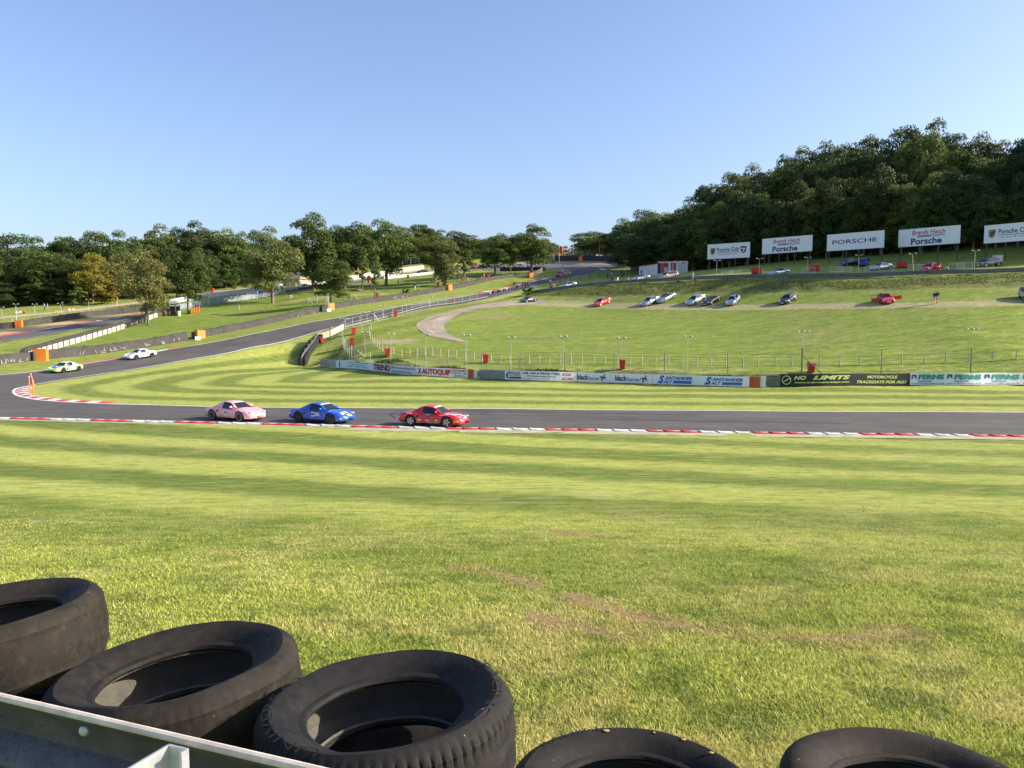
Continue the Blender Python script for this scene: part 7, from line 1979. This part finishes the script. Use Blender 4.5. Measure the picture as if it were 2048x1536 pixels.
def sit():
    J = [(0,0,.16),(-.05,0,.40),(-.02,0,.62),(0,0,.73),(.05,.11,.15),(.42,.14,.42),(.62,.14,.08),(.74,.14,.05),(.05,-.11,.15),(.40,-.15,.40),(.60,-.15,.08),(.72,-.15,.05),
         (-.02,.19,.60),(.08,.26,.40),(.30,.18,.42),(.38,.14,.42),(-.02,-.19,.60),(.08,-.26,.40),(.30,-.18,.42),(.38,-.14,.42)]
    E, rad, lab = stand()[1:4]
    return J, E, rad, lab, (.03,0,.85)
def bend():
    J = [(0,0,.92),(.22,0,1.02),(.42,0,1.06),(.52,0,1.08),(-.02,.10,.88),(.03,.12,.48),(-.05,.12,.09),(.08,.13,.04),(-.02,-.10,.88),(.03,-.12,.48),(-.1,-.12,.09),(.02,-.13,.04),
         (.40,.19,1.02),(.46,.22,.76),(.55,.18,.54),(.58,.16,.46),(.40,-.19,1.02),(.46,-.22,.76),(.52,-.18,.54),(.54,-.16,.46)]
    E, rad, lab = stand()[1:4]
    return J, E, rad, lab, (.63,0,1.10)
BODY = {'stand': body_mesh('body_stand', *stand()), 'walk': body_mesh('body_walk', *stand(.22)), 'sit': body_mesh('body_sit', *sit()), 'bend': body_mesh('body_bend', *bend())}
cloth = {}
def cl(c):
    if c not in cloth:
        tbl = dict(white=(.72,.72,.70), cream=(.60,.54,.40), navy=(.02,.03,.08), black=(.015,.015,.018), red=(.5,.04,.03), orange=(.75,.18,.04), pink=(.70,.36,.34), blue=(.05,.14,.42), sky=(.35,.50,.66), grey=(.22,.23,.25), green=(.06,.16,.08), khaki=(.32,.27,.17), denim=(.06,.10,.20), skin=(.50,.27,.17), brown=(.10,.06,.035), lilac=(.45,.38,.55), salmon=(.66,.25,.16))
        cloth[c] = mat('cloth_' + c, tbl[c], .85)
    return cloth[c]
def person(px, py, pose, top, bot, label, face=0., D=None, scale=1., group='spectators', hair='brown'):
    p = hitD(px, D) if D else hit(px, py)
    o = bpy.data.objects.new('person', BODY[pose]); COL.objects.link(o); o.location = p; o.rotation_euler = (0, 0, R(face)); o.scale = (scale,) * 3
    for k, m in enumerate((M_skin, cl(top), cl(bot), cl(hair), cl('black'))): o.material_slots[k].link = 'OBJECT'; o.material_slots[k].material = m
    return setp(o, label, 'person', group)
PP = [(1869,608.5,'walk','navy','pink','walking person in navy top and pale pink trousers on the dirt track',200),(1874,607.5,'walk','black','khaki','taller walking person in dark top just right of the one in pink trousers',200),
 (1028.6,576,'stand','black','grey','dark dressed person standing right of the seated row by the road',60),(1034,577.5,'sit','black','black','person in black sitting at the feet of the standing one',60),(1045,577,'stand','red','denim','person in red top and jeans watching the track',80),(1050.5,576.5,'stand','green','navy','person in green top just right of the red top',80),(1055,577,'stand','navy','denim','person in navy between green top and blue top',90),(1058,576.5,'stand','blue','black','person in blue top at the right of the standing four',90),
 (1100,572,'stand','sky','denim','person in light blue shirt left of the silver blue coupe',80),(1109,578,'bend','pink','grey','stooping person in pink beside the upper rail end',150),(1102,579,'sit','black','grey','person in black sitting by the stooping one',90),
 (980,590,'sit','cream','khaki','pale dressed person at the left end of the seated row',100),(986,588,'sit','black','navy','dark dressed person second in the seated row',100),(997,585.5,'sit','navy','black','seated spectator in navy, third in the row',100),(1003,584,'sit','pink','grey','seated spectator in pink in the row',100),(1008,583,'sit','red','navy','seated spectator in red in the row',100),(1013,581.5,'sit','white','grey','seated spectator in white in the row',100),(1018,580,'sit','lilac','denim','seated spectator in lilac at the right end of the row',100),
 (1187,512.5,'stand','lilac','navy','person in lilac on the brow under the flag',200),(1192,512.5,'stand','blue','navy','person in blue on the brow beside the lilac one',200),(1197,513,'stand','black','navy','person in black on the brow at the flag pole',200),(1219,512,'stand','lilac','black','lone person in lilac on the brow to the right',200),(1131,517.5,'stand','pink','grey','person in pink behind the hairpin wall',200),(1143,518,'stand','khaki','khaki','pale khaki person at the foot of the bare pole',200),
 (918,559,'stand','green','khaki','person in green standing on the shaded lawn',250),(925,565,'stand','salmon','orange','sunburnt person in orange under the narrow tree',250),(929,562.5,'stand','orange','khaki','person in orange top behind the sunburnt one',250),(933,564,'bend','white','grey','stooping person in white under the narrow tree',20),
 (968,556,'stand','pink','white','person in pink and white beside the red bins',200),(979,555.5,'stand','black','grey','dark dressed person right of the red bins',200),(963,558,'sit','salmon','orange','person sitting on the lawn left of the red bins',200),
 (1022,541,'stand','pink','khaki','person in pink at the dark slender trunk',100),(1029,541,'stand','brown','black','person in brown on the island mound',100),(1033,541,'stand','grey','black','person in grey on the island mound',100),(1049,541.5,'stand','sky','white','person in sky blue left of the island oak trunk',100),
 (580,600,'bend','white','pink','stooping person in white shirt below the tallest oak',30),(725,566,'stand','pink','khaki','person in pink standing at the cream wall',60),(714,581,'sit','red','white','person in red sitting on the picnic rug',40),(719,579.5,'sit','white','red','person in white sitting on the picnic rug',200),(742,575,'sit','sky','grey','person in sky blue sitting in the tree shade',60),(797,567,'sit','green','green','person in green sitting on the upper lawn',60),(863,565,'sit','grey','sky','person in grey sitting near the bare trunk',60),(830,580,'walk','black','white','walking person in black top and white trousers by the round bush',250),
 (89,621,'stand','sky','denim','person in light blue shirt on the far footpath',200),(95.5,621,'stand','grey','grey','person in grey beside the light blue shirt on the far footpath',200),(126,618,'stand','black','navy','person in black behind the leaning lamp',200),(41,628,'sit','cream','pink','pale dressed person sitting by the white mast',300),(48,627,'sit','red','brown','person in dark red sitting by the white mast',300),(34,630,'sit','white','grey','person in white sitting at the foot of the white mast',300),(113,627,'sit','orange','pink','person in orange sitting on the far bank',300),(139,623,'sit','pink','white','person in pink sitting in a low chair on the far bank',300),(147,622,'sit','salmon','white','person in salmon sitting beside the pink one on the far bank',300),(150,611,'stand','brown','black','dark figure in the shade of the yellowing tree',200),(234,614,'stand','salmon','pink','person in salmon on the footpath right of the yellowing tree',200),(411,583,'sit','pink','white','person in pink sitting on the upper footpath',200),(953,542,'stand','red','orange','marshal in red by the far orange board',200),(836,540,'stand','orange','orange','marshal in orange behind the debris fence, left',200),(841,539.5,'stand','orange','navy','marshal in orange behind the debris fence, right',200)]
for px, py, pose, a, b, lab, f in PP:
    person(px, py, pose, a, b, lab, f)
bD = lambda px: float(np.interp(px, [b[0] for b in BR], [b[1] for b in BR]))
person(1383, 0, 'stand', 'white', 'cream', 'white shirted man standing at the crest rail right of the cabins', 200, D=bD(1383) - .6, hair='grey')
person(1887, 0, 'bend', 'cream', 'black', 'man in cream jacket leaning on the crest rail by the red hatchback', 230, D=bD(1887) + .7, hair='grey')
person(1281, 0, 'stand', 'blue', 'blue', 'man in blue overalls at the end of the white cabin', 250, D=182)
for px, D, pose, a, b, lab in ((1221,190,'stand','sky','denim','person in pale blue shirt at the dark wire fence'),(1214,192,'stand','green','black','person in dark green at the dark wire fence'),(1242,194,'stand','navy','black','person in navy near the lamp right of the hairpin'),(1246,193,'stand','blue','black','person in blue near the lamp right of the hairpin'),(1223,176,'sit','black','grey','person in black sitting behind the rail'),(1234,174,'sit','white','white','person in white sitting behind the rail'),(1255,168,'sit','orange','white','person in orange sitting beside the silver open car')):
    person(px, 0, pose, a, b, lab, 150, D=D, scale=1.05)
p = hit(716, 582); o = empty('picnic_rug', p, 0, 'red and white rug under the picnickers', 'rug'); mb = MB(); mb.box((0, 0, .05), (3.2, 1.6, .05)); mb.build('cloth', cl('red'), o); mb = MB(); mb.box((.6, .1, .22), (.5, .35, .3)); mb.build('folded_corner', cl('white'), o)
# ---------------------------------------------------------------- foreground tyres and rail
def tyre_material(name, base, dust, moss=0.):
    m = bpy.data.materials.new(name); m.use_nodes = True; t = NT(m); b = t.n['Principled BSDF']
    tc = t.node('ShaderNodeTexCoord').outputs['Object']
    n1 = t.noise(tc, 6., 8, .7); n2 = t.noise(tc, 30., 6, .7); n3 = t.noise(tc, 140., 3, .6)
    c = t.mix(t.ramp(n1, .38, .66), base, dust)
    c = t.mix(t.math('MULTIPLY', t.ramp(n2, .50, .68), .5), c, tuple(x * 1.7 for x in dust))
    c = t.mix(t.math('MULTIPLY', t.ramp(n3, .55, .7), .3), c, tuple(x * .5 for x in base))
    if moss:
        n4 = t.noise(tc, 9., 9, .8)
        c = t.mix(t.math('MULTIPLY', t.ramp(n4, .60 - moss * .04, .64), .75), c, (.24, .20, .05))
    sp = t.noise(tc, 60., 2, .5); c = t.mix(t.ramp(sp, .775, .79), c, (.35, .33, .26))
    t.l.new(c, b.inputs['Base Color'])
    t.l.new(t.ramp(n1, .3, .7, .62, .9), b.inputs['Roughness']); b.inputs['Specular IOR Level'].default_value = .22
    h = t.math('ADD', t.math('MULTIPLY', n2, .7), t.math('MULTIPLY', n3, .3))
    bp = t.node('ShaderNodeBump', {'Height': h, 'Strength': .55, 'Distance': .004}); t.l.new(bp.outputs[0], b.inputs['Normal'])
    return m
MT = [tyre_material('old_rubber_a', (.0075, .007, .0065), (.026, .021, .015)), tyre_material('old_rubber_b', (.0085, .008, .007), (.028, .022, .015)), tyre_material('old_rubber_c', (.007, .007, .0075), (.019, .017, .015))]
M_liner = mat('tyre_liner', (.095, .087, .07), .8, noise_amt=.35, noise_scale=7., bump=.3, bscale=40)
def tyre_geo(Rr, W, rb, grooves, seed, worn=.5):
    """hollow tyre lying flat: outer tread, two sidewalls with beads, inner liner; local Z is the axle"""
    rs = random.Random(seed); w = W / 2
    prof = [(rb + .006, w * .46), (rb, w * .54), (rb + .004, w * .62), (rb + .012, w * .66), (rb + .018, w * .665), (rb + .036, w * .79), (rb + .055, w * .90), (rb + .075, w * .965), (rb + (Rr - rb) * .68, w * 1.0), (Rr - .030, w * .95), (Rr - .018, w * .87), (Rr - .009, w * .77), (Rr - .003, w * .64)]
    up = prof[:]
    n_t = 8
    tread = [(Rr - .001 * abs(k - n_t / 2) , w * .62 * (1 - 2 * k / n_t)) for k in range(n_t + 1)]
    dn = [(r, -z) for r, z in reversed(up)]
    inner = [(rb + .012, -w * .42), (rb + .05, -w * .74), (Rr - .045, -w * .80), (Rr - .022, -w * .5), (Rr - .020, 0), (Rr - .022, w * .5), (Rr - .045, w * .80), (rb + .05, w * .74), (rb + .012, w * .42)]
    pr = up + tread + dn + inner
    N = 300; K_ = len(pr); mb = MB(); nu = len(up)
    for i in range(N):
        a = 2 * math.pi * i / N
        g = (i % 4 == 0)
        for k, (r, z) in enumerate(pr):
            rr2 = r
            if grooves and g and nu - 3 <= k <= nu + 1: rr2 -= .0048 * grooves * (1 if k >= nu - 2 else .6)
            if grooves and g and nu + n_t - 1 <= k <= nu + n_t + 3: rr2 -= .0048 * grooves
            if nu < k < nu + n_t: rr2 -= (.004 * grooves if (k - nu) % 3 == 0 else 0)
            rr2 += .0035 * noise.noise((math.cos(a) * 2 + seed, math.sin(a) * 2, z * 6)) * (2 if k < nu + n_t + nu else 0)
            mb.v.append((rr2 * math.cos(a), rr2 * math.sin(a), z + .004 * noise.noise((math.cos(a) * 1.5, math.sin(a) * 1.5 + seed, 4.))))
    for i in range(N):
        j = (i + 1) % N
        for k in range(K_): mb.f.append((i * K_ + k, j * K_ + k, j * K_ + (k + 1) % K_, i * K_ + (k + 1) % K_)); mb.m.append(1 if k >= len(up) + len(tread) + len(dn) - 1 else 0)
    return mb
def raised_text(root, s, Rr, rb, W, a0, a1, mt, flip=False):
    mb = MB(); r0 = rb + (Rr - rb) * .60; r1 = rb + (Rr - rb) * .80; zz = W / 2 * 1.0 + .001
    def fn(u, v):
        a = a0 + (a1 - a0) * u; r = r0 + (r1 - r0) * v
        return (r * math.cos(a), r * math.sin(a), zz + .001 - .003 * v)
    put_text(mb, fn, s, 0, 0, 1, 1, bold=-.01); return mb.build('raised_lettering', mt, root)
TY = [  # px, py of the centre of the upper face, distance, radius, width, bead, tilt x, tilt y, grooves, material, label
 (-28, 1212, 2.42, .335, .225, .205, -.03, -.09, .15, 1, 'tyre cut off by the left picture edge, mossy rim'),
 (350, 1318, 2.13, .338, .235, .205, -.03, -.10, .25, 0, 'smooth worn tyre second from the left, tilted up to the right'),
 (769, 1389, 1.85, .316, .215, .190, -.02, -.065, 1., 2, 'grooved tyre in the middle with raised sidewall letters'),
 (1276, 1566, 2.05, .358, .22, .222, -.04, .03, .5, 2, 'lower tyre right of the middle with yellow lichen spots'),
 (1850, 1572, 2.00, .372, .225, .225, -.04, .05, .4, 1, 'rightmost tyre, broad inner sidewall, at the bottom picture edge')]
for i, (px, py, D, Rr, W, rb, tx_, ty_, gr, mi, lab) in enumerate(TY):
    top = Vector(((px - 1024) / F * D * 1.0, D, 0)); d = ray(px, py); k = D / d.y; top = Vector((d.x * k, D, CZ + d.z * k))
    Mr = Matrix.Rotation(tx_, 4, 'X') @ Matrix.Rotation(ty_, 4, 'Y')
    c = top - (Mr @ Vector((0, 0, W / 2)))
    rt = empty('tyre', c, 0, lab, 'tyre', 'big old tyres along the guard rail'); rt.rotation_euler = Mr.to_euler()
    o = tyre_geo(Rr, W, rb, gr, i * 7 + 1).build('carcass', [MT[mi], M_liner], rt, smooth=True); smooth_by_angle(o, 28)
    if i == 2: raised_text(rt, 'UNIVERSAL', Rr, rb, W, 4.35, 2.55, MT[2]); raised_text(rt, 'RACING', Rr, rb, W, .55, -.55, MT[2])
    if i == 3:
        mb = MB()
        for a, r, s_ in ((1.75, .298, .009), (1.25, .305, .004), (.95, .308, .007), (.62, .302, .007)):
            mb.blob((r * math.cos(a), r * math.sin(a), W / 2 * .985 + .003), (s_ * 2.6, s_ * 1.8, .004), 0, 9, 4)
        mb.build('lichen', mat('lichen', (.34, .26, .05), .9), rt, smooth=True); raised_text(rt, 'RADIAL', Rr, rb, W, 2.5, 1.75, MT[2])
    # the tyres below, down to the ground
    zg = zat(c.x, c.y); z = c.z - W - .02; k = 0
    if i == 0: MTb = (MT[1], MT[0])
    names = ['directly under', 'two below', 'three below', 'four below', 'five below']
    while z > zg - .02 and k < 5:
        ex = empty('tyre', (c.x + rnd.uniform(-.03, .03), c.y + rnd.uniform(-.02, .04), z), rnd.uniform(0, 3), 'shadowed tyre ' + names[k] + ' the ' + ['leftmost', 'second', 'middle', 'fourth', 'rightmost'][i] + ' top tyre', 'tyre', 'big old tyres along the guard rail')
        o2 = bpy.data.objects.new('carcass', o.data); COL.objects.link(o2); o2.parent = ex
        z -= W + .004; k += 1
# guard rail
M_rail = mat('rail_aged', (.10, .10, .10), .6, .3, noise_amt=.35, noise_scale=9., bump=.25, bscale=60)
M_raile = mat('rail_edge_lit', (.66, .56, .45), .7, .0, noise_amt=.25, noise_scale=14.)  # sunlight on the upward edge of the beam, put into the colour
M_zinc = mat('new_zinc', (.55, .57, .58), .42, .6, noise_amt=.18, noise_scale=22.)
def pt(px, py, D): d = ray(px, py); k = D / d.y; return Vector((d.x * k, D, CZ + d.z * k))
a = pt(-420, 1308, 2.02); b = pt(0, 1397, 1.66); b2 = pt(592, 1536, 1.30)
dr = (b2 - b).normalized(); a = b - dr * .9; e = b2 + dr * 1.4
rt = empty('guard_rail', (b.x, b.y, zat(b.x, b.y)), 0, 'aged steel guard rail with pale top edge in the bottom left corner', 'guard rail')  # the pale of the top edge is sunlight put into the colour
def rl(mb, nm, m): mb.v = [tuple(Vector(v) - rt.location) for v in mb.v]; return mb.build(nm, m, rt)
side = Vector((dr.y, -dr.x, 0)).normalized()      # towards the camera
up = Vector((0, 0, 1))
prof = [(0, 0), (-.012, -.020), (-.045, -.045), (-.068, -.085), (-.068, -.120), (-.02, -.150), (-.012, -.165), (-.02, -.18), (-.068, -.21), (-.068, -.245), (-.045, -.28), (-.012, -.30), (0, -.31)]
mb = MB(); n = len(prof); segs = 24
for i in range(segs + 1):
    p = a.lerp(e, i / segs)
    for s_, z in prof: mb.v.append(tuple(p + side * s_ + up * z))
    for s_, z in reversed(prof): mb.v.append(tuple(p + side * (s_ - .0045) + up * z))
for i in range(segs):
    for k in range(2 * n): mb.f.append((i * 2 * n + k, (i + 1) * 2 * n + k, (i + 1) * 2 * n + (k + 1) % (2 * n), i * 2 * n + (k + 1) % (2 * n))); mb.m.append(0)
o = rl(mb, 'beam', M_rail); smooth_by_angle(o, 40)
mb = MB(); mb.path([a.lerp(e, i / 12) + side * -.004 + up * .001 for i in range(13)], .0085, 8); rl(mb, 'top_edge', M_raile)
mb = MB(); bp_ = pt(168, 1462, 1.555); mb.blob(tuple(bp_), (.022, .014, .022), 0, 12, 6); rl(mb, 'bolt', M_zinc)
# post
pc = pt(338, 1487, 1.36); ps = side
mb = MB(); th = .005
def slab(p, u, v, h, m=0):
    """thin vertical steel plate from p along u (length included), thickness along v"""
    vs = [p, p + u, p + u + v, p + v]; vs = [tuple(q_) for q_ in vs] + [tuple(q_ - up * h) for q_ in vs]
    mb.add(vs, [(3, 2, 1, 0), (4, 5, 6, 7), (0, 1, 5, 4), (1, 2, 6, 5), (2, 3, 7, 6), (3, 0, 4, 7)], m)
slab(pc, side * .12 - dr * .0, dr * th, .9)
slab(pc + side * .0, dr * .045, side * th, .9)
slab(pc + dr * .045, side * .016, dr * th, .9)
rl(mb, 'post', M_zinc)
